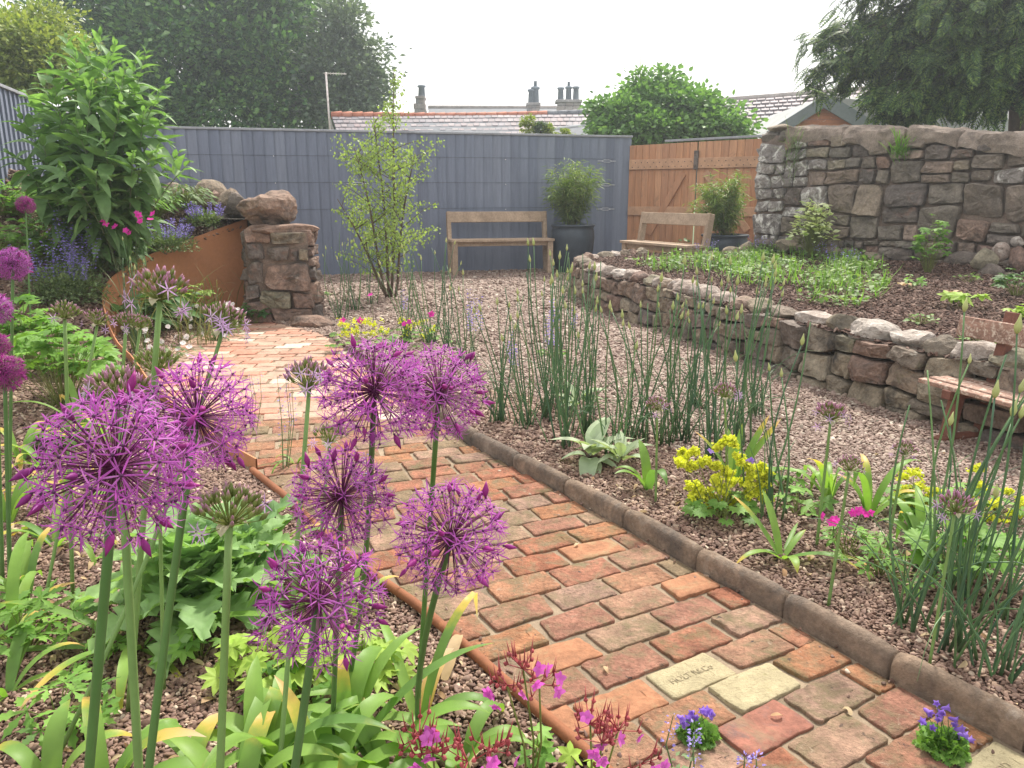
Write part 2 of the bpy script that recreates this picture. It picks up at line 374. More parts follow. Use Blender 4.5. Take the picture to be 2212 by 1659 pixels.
M['treedark'] = leafm('dark_tree_leaf', [(.025, .075, .035), (.05, .13, .05), (.10, .21, .07), (.19, .33, .11)], .40, .5, nvar=.35)
M['treegrey'] = leafm('grey_tree_leaf', [(.08, .12, .10), (.13, .18, .13), (.18, .24, .16)], .3, .5, nvar=.3)
M['treeyellow'] = leafm('golden_tree_leaf', [(.18, .25, .06), (.26, .32, .08), (.34, .38, .10), (.13, .2, .05)], .3, .5, nvar=.3)
M['conifer'] = leafm('conifer_leaf', [(.025, .058, .028), (.04, .09, .032), (.10, .18, .05), (.22, .31, .08)], .28, .55, nvar=.35)
M['ivy'] = leafm('climber_leaf', [(.09, .19, .055), (.14, .27, .075), (.19, .34, .10), (.07, .15, .05)], .35, .5, nvar=.25)
M['bamboo'] = leafm('bamboo_leaf', [(.12, .20, .045), (.17, .26, .06), (.26, .32, .09), (.08, .15, .04)], .35, .5)
M['bamboocane'] = leafm('bamboo_cane', [(.22, .23, .07)], .05, .5)
M['green'] = leafm('garden_leaf', [(.13, .27, .05), (.18, .34, .065), (.22, .39, .08), (.10, .21, .045)], .4, .55)
M['poppy'] = leafm('poppy_leaf', [(.22, .36, .14), (.27, .42, .16), (.19, .33, .14)], .38, .6, nvar=.18)
M['darkgreen'] = leafm('dark_garden_leaf', [(.05, .12, .035), (.075, .16, .045), (.10, .20, .05)], .3, .55)
M['silver'] = leafm('silver_leaf', [(.36, .44, .28), (.44, .51, .35), (.32, .41, .26)], .3, .8, nvar=.12)
M['greygreen'] = leafm('catmint_leaf', [(.13, .19, .09), (.18, .25, .12), (.22, .28, .15)], .3, .7)
M['blue'] = leafm('blue_flower', [(.24, .19, .52), (.33, .27, .64), (.42, .35, .72)], .3, .6, tcol=(1, 1, 1.2))
M['violet'] = leafm('violet_flower', [(.26, .14, .56), (.36, .22, .68), (.30, .17, .60)], .35, .5, tcol=(1, 1, 1.2))
M['magenta'] = leafm('magenta_flower', [(.62, .03, .34), (.70, .06, .42)], .35, .5, tcol=(1.2, 1, 1.2))
M['pink'] = leafm('pink_flower', [(.55, .10, .45), (.66, .17, .56)], .4, .5, tcol=(1.2, 1, 1.2))
M['calyx'] = leafm('red_calyx', [(.42, .08, .09), (.34, .07, .08), (.48, .14, .14)], .25, .5, tcol=(1.2, 1, 1))
M['yellow'] = leafm('yellow_froth', [(.68, .70, .05), (.78, .76, .08), (.58, .64, .06)], .3, .6, nvar=.15)
M['white'] = leafm('white_flower', [(.75, .74, .70), (.78, .70, .70)], .25, .6, tcol=(1, 1, 1))
M['varieg'] = leafm('variegated_leaf', [(.62, .68, .38), (.82, .83, .62), (.40, .54, .22)], .45, .55)
M['cover'] = leafm('ground_cover_leaf', [(.08, .15, .04), (.13, .23, .06), (.19, .29, .09), (.30, .38, .17)], .35, .55)
M['lime'] = leafm('lime_leaf', [(.28, .42, .07), (.34, .48, .09)], .4, .55)
M['dry'] = leafm('dry_leaf', [(.46, .33, .18), (.55, .44, .28), (.35, .2, .1)], .3, .7, tcol=(1, 1, .9))
M['sedge'] = leafm('sedge_blade', [(.12, .15, .05), (.20, .19, .08), (.08, .13, .04), (.28, .24, .12)], .2, .5)
M['straw'] = leafm('spathe', [(.50, .47, .33)], .4, .6, tcol=(1, 1, .9))
# ================================================================ THE LIE OF THE LAND
def poly_gp(px, z=0.0): return np.array([tuple(gp(u, v, z))[:2] for u, v in px])
R_PX = [(2420, 1735), (2212, 1618), (1918, 1461), (1689, 1328), (1501, 1226), (1345, 1135), (1217, 1067), (1107, 1009), (1017, 961), (940, 905), (870, 850), (800, 800), (745, 760), (700, 728)]
L_PX = [(1560, 1960), (1430, 1800), (1288, 1656), (1220, 1598), (1100, 1492), (998, 1400), (899, 1315), (793, 1240), (690, 1150), (614, 1077), (546, 1023), (480, 975), (410, 915), (350, 860), (322, 810), (345, 765), (420, 728), (490, 702), (560, 690)]
RP = poly_gp(R_PX); LP = poly_gp(L_PX)
PATH = np.vstack([RP, LP[::-1]])
def inside(P, poly):
    P = np.atleast_2d(P); x, y = P[:, 0], P[:, 1]; c = np.zeros(len(P), bool)
    n = len(poly); j = n - 1
    for i in range(n):
        xi, yi = poly[i]; xj, yj = poly[j]
        k = ((yi > y) != (yj > y)) & (x < (xj - xi) * (y - yi) / (yj - yi + 1e-12) + xi)
        c ^= k; j = i
    return c
_t = np.gradient(RP, axis=0); _t /= np.linalg.norm(_t, axis=1)[:, None]; RPK = RP + np.stack([_t[:, 1], -_t[:, 0]], 1) * .062
_nr = np.stack([_t[:, 1], -_t[:, 0]], 1)
PATHK = np.vstack([RPK, LP[::-1]])
# rusty sheet: top edge as seen, with its distance
SHEET = [(at(u, v, Y)) for u, v, Y in [(533, 472, 8.35), (525, 475, 8.3), (465, 496, 8.12), (400, 520, 7.9), (345, 541, 7.65), (300, 560, 7.4), (266, 580, 7.15), (240, 600, 6.9), (225, 622, 6.6), (221, 645, 6.35), (227, 672, 6.1), (236, 703, 5.87), (255, 740, 5.6), (281, 765, 5.3)]]
SHEET += [Vector((x, y, z)) for x, y, z in [(-2.45, 4.95, .13), (-2.15, 4.5, .10), (-1.75, 4.0, .07), (-1.42, 3.6, .06), (LP[10][0], LP[10][1] + .06, .05)]]
SY = np.array([p.y for p in SHEET])[::-1]; SX = np.array([p.x for p in SHEET])[::-1]; SZ = np.array([p.z for p in SHEET])[::-1]
def gz(x, y):
    x = np.asarray(x, float); y = np.asarray(y, float)
    xb = np.interp(y, np.concatenate([SY, [9.6, 10.6, 16]]), np.concatenate([SX, [-4.1, -5.0, -5.4]]))
    hc = np.interp(y, np.concatenate([SY, [9.6, 16]]), np.concatenate([np.maximum(SZ - .06, 0), [1.0, 1.1]]))
    k = np.interp(y, [3.3, 4.5, 7, 12], [0, .10, .22, .24])
    d = xb - x
    z = np.where((d > 0) & (y > 3.3), hc + k * d, 0.0)
    right = x > np.interp(y, RP[:, 1], RP[:, 0])
    z = np.where(right & (y < 7) & (x > -1.3), .035, z)
    return z + .006 * np.sin(x * 7.1 + y * 3) * np.sin(y * 6.3 - x * 2)
# retaining wall of the raised bed, foot line from its round far end towards the camera
TW_PX = [(1262, 622), (1240, 628), (1238, 640), (1262, 658), (1300, 674), (1350, 690), (1400, 707), (1450, 728), (1500, 750), (1560, 772), (1640, 802), (1730, 832), (1815, 860), (1900, 890), (2060, 938), (2212, 990)]
TWL = [gp(u, v) for u, v in TW_PX]
TWL = [Vector((TWL[0].x + .9, TWL[0].y + .75, 0)), Vector((TWL[0].x + .3, TWL[0].y + .35, 0))] + TWL
e = (TWL[-1] - TWL[-2]).normalized(); TWL.append(TWL[-1] + e * .9)
def th(s_y): return float(np.interp(s_y, [2.5, 4, 6, 8, 10], [.44, .43, .42, .43, .44]))
BW_L = at(1628, 530, 11.0); BW_R = at(2212, 600, 8.2); bdir = (Vector((BW_R.x, BW_R.y, 0)) - Vector((BW_L.x, BW_L.y, 0))).normalized()
BW0 = Vector((BW_L.x, BW_L.y, 0)); BW1 = Vector((BW_R.x, BW_R.y, 0)) + bdir * 1.3
TERR = np.array([(p.x, p.y) for p in TWL] + [(5.5, 2.0), (BW1.x + .2, BW1.y), (BW0.x + .1, BW0.y)])
def tz(x, y):
    """height of the raised bed"""
    p = np.stack([np.asarray(x, float).ravel(), np.asarray(y, float).ravel()], 1)
    a = np.array([BW0.x, BW0.y]); b = np.array([BW1.x, BW1.y]); ab = (b - a) / np.linalg.norm(b - a)
    dist = np.abs((p[:, 0] - a[0]) * ab[1] - (p[:, 1] - a[1]) * ab[0])
    z = .40 + .10 * np.exp(-dist / .9) + .012 * np.sin(p[:, 0] * 5 + p[:, 1] * 2) * np.sin(p[:, 1] * 4.3)
    return z.reshape(np.shape(x))

def sheet_mesh(name, x0, x1, y0, y1, st, zf, mat, keep=None):
    xs = np.arange(x0, x1 + st * .5, st); ys = np.arange(y0, y1 + st * .5, st)
    X, Y = np.meshgrid(xs, ys); Z = zf(X, Y); nx = len(xs); b = MB()
    b.v = list(zip(X.ravel(), Y.ravel(), Z.ravel())); b.t = [0.0] * len(b.v)
    for j in range(len(ys) - 1):
        for i in range(nx - 1):
            f = (j * nx + i, j * nx + i + 1, (j + 1) * nx + i + 1, (j + 1) * nx + i)
            if keep is None or keep(xs[i] + st / 2, ys[j] + st / 2): b.f.append(f); b.m.append(0)
    return b.build(name, mat)
def gzs(X, Y):
    z = np.minimum(np.minimum(gz(X, Y), gz(X + .16, Y)), np.minimum(gz(X, Y - .14), gz(X + .1, Y - .1))); P = np.stack([X.ravel(), Y.ravel()], 1)
    ins = inside(P, PATH).reshape(X.shape)
    return np.where(ins, -.05, z - .006)
o = sheet_mesh('ground', -8, 6.5, .2, 16.4, .07, gzs, M['gravelbed']); tag(o, kind='structure')
b = MB(); b.add([(-900, -300, -1.2), (900, -300, -1.2), (900, 1500, -1.2), (-900, 1500, -1.2)], [(0, 1, 2, 3)])
tag(b.build('land', solid('far_grass', [(.08, .12, .04)], .95)), kind='structure')
b = MB()
tk = lambda x, y: bool(inside(np.array([[x, y]]), TERR)[0])
o = sheet_mesh('raised_bed_soil', .6, 6.0, 2.0, 12.0, .08, tz, M['soil'], tk); tag(o, kind='structure')
# sand bed under the bricks
b = MB(); n_ = len(PATH)
b.add([(x, y, -.013) for x, y in PATH], [tuple(range(n_))])
bm = bmesh.new()
b2 = [bm.verts.new((x, y, -.0095)) for x, y in PATH]; bm.faces.new(b2); bmesh.ops.triangulate(bm, faces=bm.faces[:])
me = bpy.data.meshes.new('path_sand'); bm.to_mesh(me); me.materials.append(M['sand'])
sand = bpy.data.objects.new('path_sand', me); COL.objects.link(sand); tag(sand, kind='structure')
if me.polygons[0].normal.z < 0: me.flip_normals()

# ================================================================ GRAVEL (uncountable: one object of instanced pebbles)
def pebbles(name, P, size, rot, mat, parent=None, tilt=.45, shape=(1.25, .9, .55)):
    n = len(P); me = bpy.data.meshes.new(name); me.vertices.add(n); me.vertices.foreach_set('co', np.asarray(P, np.float32).ravel())
    A = me.attributes.new('scl', 'FLOAT_VECTOR', 'POINT')
    s = size[:, None] * np.array(shape)[None] * rng.uniform(.7, 1.3, (n, 3)); A.data.foreach_set('vector', s.astype(np.float32).ravel())
    B = me.attributes.new('rot', 'FLOAT_VECTOR', 'POINT')
    r = np.stack([rng.normal(0, tilt, n), rng.normal(0, tilt, n), rng.uniform(0, 6.28, n)], 1); B.data.foreach_set('vector', r.astype(np.float32).ravel())
    o = bpy.data.objects.new(name, me); COL.objects.link(o)
    g = bpy.data.node_groups.new(name, 'GeometryNodeTree')
    g.interface.new_socket('Geometry', in_out='INPUT', socket_type='NodeSocketGeometry'); g.interface.new_socket('Geometry', in_out='OUTPUT', socket_type='NodeSocketGeometry')
    N = g.nodes; gi = N.new('NodeGroupInput'); go = N.new('NodeGroupOutput')
    ico = N.new('GeometryNodeMeshIcoSphere'); ico.inputs['Radius'].default_value = .5; ico.inputs['Subdivisions'].default_value = 2
    sp = N.new('GeometryNodeSetPosition'); nz = N.new('ShaderNodeTexNoise'); nz.inputs['Scale'].default_value = 1.6; nz.inputs['Detail'].default_value = 1
    vs = N.new('ShaderNodeVectorMath'); vs.operation = 'SUBTRACT'; vs.inputs[1].default_value = (.5, .5, .5)
    vm = N.new('ShaderNodeVectorMath'); vm.operation = 'SCALE'; vm.inputs['Scale'].default_value = .55
    g.links.new(nz.outputs['Color'], vs.inputs[0]); g.links.new(vs.outputs[0], vm.inputs[0]); g.links.new(vm.outputs[0], sp.inputs['Offset'])
    g.links.new(ico.outputs[0], sp.inputs[0])
    ss = N.new('GeometryNodeSetShadeSmooth'); g.links.new(sp.outputs[0], ss.inputs[0])
    sm = N.new('GeometryNodeSetMaterial'); sm.inputs['Material'].default_value = mat; g.links.new(ss.outputs[0], sm.inputs[0])
    ip = N.new('GeometryNodeInstanceOnPoints'); g.links.new(gi.outputs[0], ip.inputs['Points']); g.links.new(sm.outputs[0], ip.inputs['Instance'])
    def na(nm):
        q = N.new('GeometryNodeInputNamedAttribute'); q.data_type = 'FLOAT_VECTOR'; q.inputs['Name'].default_value = nm
        return [x for x in q.outputs if x.enabled and x.name == 'Attribute'][0] if any(x.enabled and x.name == 'Attribute' for x in q.outputs) else q.outputs[0]
    er = N.new('FunctionNodeEulerToRotation'); g.links.new(na('rot'), er.inputs[0]); g.links.new(er.outputs[0], ip.inputs['Rotation'])
    g.links.new(na('scl'), ip.inputs['Scale']); g.links.new(ip.outputs[0], go.inputs[0])
    md = o.modifiers.new('pebbles', 'NODES'); md.node_group = g
    me.materials.append(mat)
    return o
def jgrid(x0, x1, y0, y1, st):
    xs = np.arange(x0, x1, st); ys = np.arange(y0, y1, st); X, Y = np.meshgrid(xs, ys)
    return np.stack([(X + rng.uniform(-.5, .5, X.shape) * st).ravel(), (Y + rng.uniform(-.5, .5, Y.shape) * st).ravel()], 1)
FN0 = Vector((-6.2, 11.55, 0)); FN1 = Vector((2.06, 14.02, 0))       # main fence line
fn_dir = (FN1 - FN0).normalized()
def fence_y(x): return FN0.y + (x - FN0.x) * fn_dir.y / fn_dir.x
allP = []; allS = []
for (y0, y1, st, sz) in [(1.0, 2.3, .0094, .0110), (2.3, 3.6, .0110, .0130), (3.6, 5.6, .0145, .0172), (5.6, 8.5, .0205, .0245), (8.5, 14.2, .031, .037)]:
    P = jgrid(-8, 5.5, y0, y1, st)
    vis = np.abs(P[:, 0]) < P[:, 1] * .72 + .8
    P = P[vis]; P = P[~inside(P, PATHK)]; P = P[~inside(P, TERR)]
    P = P[P[:, 1] < fence_y(P[:, 0]) + .05]
    P = P[(P[:, 0] > -7)]
    allP.append(np.column_stack([P, gz(P[:, 0], P[:, 1]) + rng.uniform(-.2, .35, len(P)) * sz])); allS.append(sz * np.clip(rng.lognormal(0, .30, len(P)), .5, 2.1))
_sp = []
for _ in range(60):      # strays kicked onto the bricks along both edges
    i_ = rng.integers(0, len(RP) - 5); f_ = rng.random(); p_ = RP[i_] * f_ + RP[i_ + 1] * (1 - f_); p_ = p_ - _nr[i_] * abs(rng.normal(0, .07))
    _sp.append((p_[0], p_[1], .003))
for _ in range(40):
    i_ = rng.integers(1, 10); f_ = rng.random(); p_ = LP[i_] * f_ + LP[i_ + 1] * (1 - f_); _sp.append((p_[0] + abs(rng.normal(0, .05)) + .03, p_[1], .003))
allP.append(np.array(_sp)); allS.append(rng.uniform(.006, .013, len(_sp)))
P = np.vstack(allP); sz = np.concatenate(allS); print('pebbles', len(P))
_xr = np.interp(P[:, 1], RP[:, 1], RP[:, 0]); _nz = np.array([noise.noise(Vector((x * 1.3, y * 1.3, 4))) for x, y in P[:, :2]]); _o = np.argsort(RP[:, 1])
_xr = np.interp(P[:, 1], RP[_o, 1], RP[_o, 0]); bed = (P[:, 0] < _xr) & (P[:, 1] < 9) & ((P[:, 1] < 6.6) | (P[:, 0] < -2.6)) | ((P[:, 0] - _xr < .85 + .5 * _nz) & (P[:, 1] < 4.6 + _nz)); bed &= ~((P[:, 0] > _xr) & (P[:, 1] > 5.2))
o = pebbles('gravel', P[~bed], sz[~bed], None, M['gravel']); tag(o, 'small pinkish tan pebbles covering the seating area and the open ground', 'gravel', kind='stuff')
o = pebbles('bed_gravel', P[bed], sz[bed], None, M['gravel_brown']); tag(o, 'darker brown small pebbles covering the flower beds either side of the brick path', 'gravel', kind='stuff')
# mulch on the raised bed
P = jgrid(.6, 5.8, 2.4, 11.8, .034); P = P[inside(P, TERR)]; P = P[np.abs(P[:, 0]) < P[:, 1] * .72 + .25]
P = np.column_stack([P, tz(P[:, 0], P[:, 1]) + .003])
o = pebbles('bark_mulch', P, rng.uniform(.012, .034, len(P)), None, M['mulch'], tilt=.5, shape=(1.6, .7, .4)); tag(o, 'dark brown bark crumbs covering the raised bed', 'mulch', kind='stuff')

# ================================================================ BRICK PATH
def arc(poly, n):
    d = np.concatenate([[0], np.cumsum(np.linalg.norm(np.diff(poly, axis=0), axis=1))]); t = np.linspace(0, d[-1], n)
    return np.stack([np.interp(t, d, poly[:, 0]), np.interp(t, d, poly[:, 1])], 1)
RPx = np.vstack([RP, [gp(690, 714)[:2], gp(660, 700)[:2], gp(600, 692)[:2]]])
RA = arc(RPx, 3000); RA[:] = RA
def hit(p, a):
    """distance from p along direction a to the left border"""
    d = np.array([-math.cos(a), -math.sin(a)]); best = None
    for i in range(len(LP) - 1):
        q, r_ = LP[i], LP[i + 1] - LP[i]
        den = d[0] * r_[1] - d[1] * r_[0]
        if abs(den) < 1e-9: continue
        t = ((q[0] - p[0]) * r_[1] - (q[1] - p[1]) * r_[0]) / den; s = ((q[0] - p[0]) * d[1] - (q[1] - p[1]) * d[0]) / den
        if -1e-6 <= s <= 1 + 1e-6 and t > .05 and (best is None or t < best): best = t
    return best
rows = []; i = 0
PITCH = .118
while i < len(RA) - 5:
    p = RA[i]; a = R(float(np.interp(p[1], [1.2, 2.4, 3.3, 4.4, 5.8, 8], [33, 29, 22, 12, 3, 1])))
    L = hit(p, a)
    if L is None: L = rows[-1][2] if rows else 1.2
    rows.append((p, a, L))
    nn = np.array([-math.sin(a), math.cos(a)]); j = i
    while j < len(RA) - 1 and abs((RA[j] - p) @ nn) < PITCH: j += 1
    if j >= len(RA) - 1: break
    i = j
print('brick rows', len(rows))
def rq0(L, W, r, rad, jit, per=6):
    q = [(-L / 2, -W / 2), (L / 2, -W / 2), (L / 2, W / 2), (-L / 2, W / 2)]; q = [(x + r.gauss(0, .0018), y + r.gauss(0, .0015)) for x, y in q]
    if r.random() < .3: k = r.randrange(4); q[k] = (q[k][0] * r.uniform(.86, .95), q[k][1] * r.uniform(.8, .95))
    out = []
    for i in range(4):
        p, c = Vector(q[i]), Vector(q[(i + 1) % 4]); a = Vector(q[i - 1]); u = (a - p).normalized(); w_ = (c - p).normalized(); rr_ = rad * r.uniform(.5, 2.0)
        for z in (p + u * rr_, p + (u + w_) * rr_ * .28, p + w_ * rr_): out.append([z.x + r.gauss(0, jit * .4), z.y + r.gauss(0, jit * .4)])
        n = per if (c - p).length > .15 else per // 2
        for k in range(1, n): z = p.lerp(c, k / n); out.append([z.x + r.gauss(0, jit), z.y + r.gauss(0, jit)])
    return out
def brick_mesh(seed, L=.222, W=.104, Hh=.05):
    r = random.Random(seed); out = rq0(L, W, r, .005, .0017, 8); n = len(out); vs = []; fs = []; tz_ = [r.gauss(0, .0009) for _ in out]
    for inset, z in ((0, -Hh), (0, -.0040), (.0006, -.0018), (.0022, -.0004), (.016, .0004), (.036, .0)):
        for i_, (x, y) in enumerate(out):
            kx = 1 - inset / (L / 2); ky = 1 - inset / (W / 2); vs.append((x * kx, y * ky, z + (tz_[i_] * .6 + r.gauss(0, .0005) if z > -.004 else 0)))
    for l in range(5):
        for k in range(n): q = (k + 1) % n; fs.append((l * n + k, l * n + q, l * n + n + q, l * n + n + k))
    fs.append(tuple(range(5 * n, 6 * n)))
    return mesh_of('brick', vs, fs, M['brick'])
BMESH = [brick_mesh(s) for s in range(14)]
bpath = thing('brick_path', (0, 0, 0), 'worn red and buff brick path curving from the foreground to the stone pier', 'path'); 
del bpath['category']; del bpath['label']; bpath['kind'] = 'structure'
BR = []; rr = random.Random(5)
for k, (p, a, L) in enumerate(rows[:-1]):
    q = rows[k + 1]; u = np.array([-math.cos(a), -math.sin(a)]); nn = np.array([-math.sin(a), math.cos(a)])
    s = -rr.uniform(0, .02) - (.0 if k % 2 else .115) ; first = True
    Ln = q[2]
    while s < L - .035:
        bl = .222 * rr.choice([1, 1, 1, 1, .97, 1.02, .94, .72 if rr.random() < .25 else 1])
        e_ = min(s + bl, L - .004); s0 = max(s, .012)
        ln = e_ - s0
        if ln > .045:
            sm = (s0 + e_) / 2; f = sm / max(L, .01)
            c0 = p + u * sm; a2 = q[1]; u2 = np.array([-math.cos(a2), -math.sin(a2)]); c1 = q[0] + u2 * min(sm, Ln)
            wdt = abs((c1 - c0) @ nn); cc = c0 + nn * wdt / 2
            if .05 < wdt < .2:
                BR.append((cc[0], cc[1], a + rr.gauss(0, .012) + PI * rr.choice([0, 1]), ln / .222 * .955 if ln < .3 else 1, max(.5, (wdt - .008) / .104), s0))
        s += bl + .009
print('bricks', len(BR))
BR.sort(key=lambda x: math.hypot(x[0], x[1]))
visb = [x for x in BR if x[1] > 1.18]
near, far = visb[:300], visb[300:]
# the odd buff, red and orange bricks by the kerb, found where the photo shows them
special = {}; spk = []
for (u, v, mt) in [(1497, 1492, 'brick_buff'), (1618, 1440, 'brick_buff'), (2120, 1630, 'brick_buff'), (1640, 1505, 'brick_red'), (1360, 1480, 'brick_orange'), (1225, 1190, 'brick_orange'), (1215, 1400, 'brick_orange'), (1460, 1270, 'brick_orange'), (1030, 1590, 'brick_orange')]:
    g_ = gp(u, v); k = min((i for i in range(len(near)) if i not in special), key=lambda i: (near[i][0] - g_.x) ** 2 + (near[i][1] - g_.y) ** 2); special[k] = mt; spk.append(k)
buffs = []
for k, (x, y, a, sx, sy, s0) in enumerate(near):
    o = bpy.data.objects.new('brick', BMESH[rr.randrange(14)]); COL.objects.link(o); o.parent = bpath
    o.location = (x, y, rr.gauss(0, .0022)); o.rotation_euler = (rr.gauss(0, .016), rr.gauss(0, .012), a); o.scale = (sx, sy, 1)
    ORG[o.name] = Vector((x, y, 0))
    mt = special.get(k)
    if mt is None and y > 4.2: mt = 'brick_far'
    if mt:
        o.material_slots[0].link = 'OBJECT'; o.material_slots[0].material = M[mt]
        if mt == 'brick_buff': o['label'] = 'pitted pale yellow brick'; buffs.append((spk.index(k), o, a))
# lettering pressed into the buff bricks
for (_, o, a), txt in zip(sorted(buffs, key=lambda z: z[0]), ['HOLT R&Co', '', 'WOOD']):
    if not txt: continue
    cu = bpy.data.curves.new('lettering', 'FONT'); cu.body = txt; cu.size = .028; cu.align_x = 'CENTER'; cu.align_y = 'CENTER'; cu.extrude = .0004
    to = bpy.data.objects.new('lettering_tmp', cu); COL.objects.link(to); dg = bpy.context.evaluated_depsgraph_get()
    tm = bpy.data.meshes.new_from_object(to.evaluated_get(dg)); bpy.data.objects.remove(to)
    tm.materials.clear(); tm.materials.append(solid('pressed_letters', [(.30, .25, .16)], .95, (60, 200), .5, [((.46, .38, .24), 70, .5, .6)], bump=.5))
    t2 = bpy.data.objects.new('lettering', tm); COL.objects.link(t2); t2.parent = o; ORG[t2.name] = ORG[o.name]
    flip = math.cos(a) < 0
    t2.location = (.0, .0, .0014); t2.rotation_euler = (0, 0, PI if flip else 0)
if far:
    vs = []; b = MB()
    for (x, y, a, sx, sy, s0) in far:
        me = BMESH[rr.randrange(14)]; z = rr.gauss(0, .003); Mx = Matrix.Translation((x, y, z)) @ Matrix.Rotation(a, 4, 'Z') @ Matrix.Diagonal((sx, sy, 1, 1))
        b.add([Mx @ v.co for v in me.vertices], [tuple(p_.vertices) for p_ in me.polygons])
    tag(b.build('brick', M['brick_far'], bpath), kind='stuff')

# ================================================================ CLAY KERB on the right, RUSTY PIPE on the left
def along(poly, s):
    d = np.concatenate([[0], np.cumsum(np.linalg.norm(np.diff(poly, axis=0), axis=1))])
    return np.array([np.interp(s, d, poly[:, 0]), np.interp(s, d, poly[:, 1])]), d[-1]
KP = RP
joints = [ (2212, 1618), (1918, 1461), (1689, 1328), (1501, 1226), (1345, 1135), (1217, 1067), (1107, 1009), (1017, 961), (945, 908), (880, 858)]
kd = np.concatenate([[0], np.cumsum(np.linalg.norm(np.diff(KP, axis=0), axis=1))])
kj = [float(kd[i]) for i in range(len(KP))][1:11]
kj = [kj[0] - .40] + kj + [kj[-1] + .42, kj[-1] + .8]
kerb = thing('clay_kerb', tuple(gp(1501, 1226)), 'row of dark rounded clay kerb blocks along the right edge of the brick path', 'kerb')
for i in range(len(kj) - 1):
    b = MB(); ns = 9; prof = [(0, -.06), (0, .045), (.006, .060), (.018, .070), (.034, .070), (.046, .062), (.052, .048), (.054, -.06)]
    for k in range(ns):
        s = kj[i] + .005 + (kj[i + 1] - kj[i] - .010) * k / (ns - 1)
        p, _ = along(KP, max(s, 0)); p2, _ = along(KP, max(s, 0) + .05); t = p2 - p; t /= max(np.linalg.norm(t), 1e-6); nn = np.array([t[1], -t[0]])
        endc = .009 if k in (0, ns - 1) else 0
        for (x, z) in prof:
            w_ = .0022 * noise.noise(Vector((s * 9, x * 40, z * 40 + i)))
            b.v.append((p[0] + nn[0] * (x + w_), p[1] + nn[1] * (x + w_), z - endc * (z > 0) + w_ * 1.5)); b.t.append(0)
    m_ = len(prof)
    for k in range(ns - 1):
        for j in range(m_ - 1): b.f.append((k * m_ + j, k * m_ + j + 1, (k + 1) * m_ + j + 1, (k + 1) * m_ + j)); b.m.append(0)
    b.f.append(tuple(range(m_))[::-1]); b.m.append(0); b.f.append(tuple(range((ns - 1) * m_, ns * m_))); b.m.append(0)
    o = b.build('kerb_block', M['kerb'], kerb)
    bmx = bmesh.new(); bmx.from_mesh(o.data); bmesh.ops.recalc_face_normals(bmx, faces=bmx.faces[:]); bmx.to_mesh(o.data); bmx.free()
b = MB(); pts = []
for (x, y) in arc(LP[:11], 60): pts.append((x, y, .016 + .001 * math.sin(x * 20)))
b.tube(pts, .0150, 14)
o = b.build('edging_pipe', M['rust'], org=pts[20]); tag(o, 'rusty round steel edging rail between the near flower bed and the brick path', 'edging')
# mortar haunch along the kerb is part of the sand; rusty sheet
b = MB(); tk_ = .004
SA = [SHEET[0]]
for i in range(len(SHEET) - 1):
    p0_, p1_, p2_, p3_ = SHEET[max(i - 1, 0)], SHEET[i], SHEET[i + 1], SHEET[min(i + 2, len(SHEET) - 1)]
    for k in (1, 2, 3): t_ = k / 3; SA.append(.5 * ((2 * p1_) + (p2_ - p0_) * t_ + (2 * p0_ - 5 * p1_ + 4 * p2_ - p3_) * t_ ** 2 + (3 * p1_ - p0_ - 3 * p2_ + p3_) * t_ ** 3))
n_ = len(SA)
for i, p in enumerate(SA):
    d = (SA[min(i + 1, n_ - 1)] - SA[max(i - 1, 0)]); nn = Vector((d.y, -d.x, 0)).normalized() * tk_
    for q in (p + nn, p - nn):
        for zz in (q.z, q.z * .5, -.08): b.v.append((q.x, q.y, zz)); b.t.append(0)
for i in range(n_ - 1):
    a0, c0 = i * 6, (i + 1) * 6
    for j in (0, 1): b.f += [(a0 + j, a0 + j + 1, c0 + j + 1, c0 + j), (a0 + 3 + j, c0 + 3 + j, c0 + 4 + j, a0 + 4 + j)]; b.m += [0, 0]
    b.f.append((a0, c0, c0 + 3, a0 + 3)); b.m.append(0)
o = b.build('corten_retaining_sheet', M['corten'], org=tuple(SHEET[5]), smooth=False)
bmx = bmesh.new(); bmx.from_mesh(o.data); bmesh.ops.recalc_face_normals(bmx, faces=bmx.faces[:]); bmx.to_mesh(o.data); bmx.free()
for p_ in o.data.polygons: p_.use_smooth = False
tag(o, 'curved rust orange steel sheet holding back the planted bank beside the pier', 'retaining panel')

# ================================================================ STONEWORK
def rock_geo(seed, sx, sy, sz, sub=3, planes=9, rough=.10):
    r = random.Random(seed); bm = bmesh.new(); bmesh.ops.create_icosphere(bm, subdivisions=sub, radius=1)
    pl = []
    for _ in range(planes):
        d = Vector((r.gauss(0, 1), r.gauss(0, 1), r.gauss(0, 1))).normalized(); pl.append((d, r.uniform(.58, .85)))
    off = Vector((r.uniform(0, 50), r.uniform(0, 50), r.uniform(0, 50)))
    for v in bm.verts:
        for d, k in pl:
            e = v.co.dot(d) - k
            if e > 0: v.co -= d * e * .9
        v.co += v.co.normalized() * (noise.fractal(v.co * 1.5 + off, 1, 2, 4) * rough)
        v.co += v.co.normalized() * (noise.noise(v.co * 5 + off) * rough * .45)
    vs = [(v.co.x * sx, v.co.y * sy, v.co.z * sz) for v in bm.verts]; fs = [tuple(v.index for v in f.verts) for f in bm.faces]; bm.free()
    return vs, fs
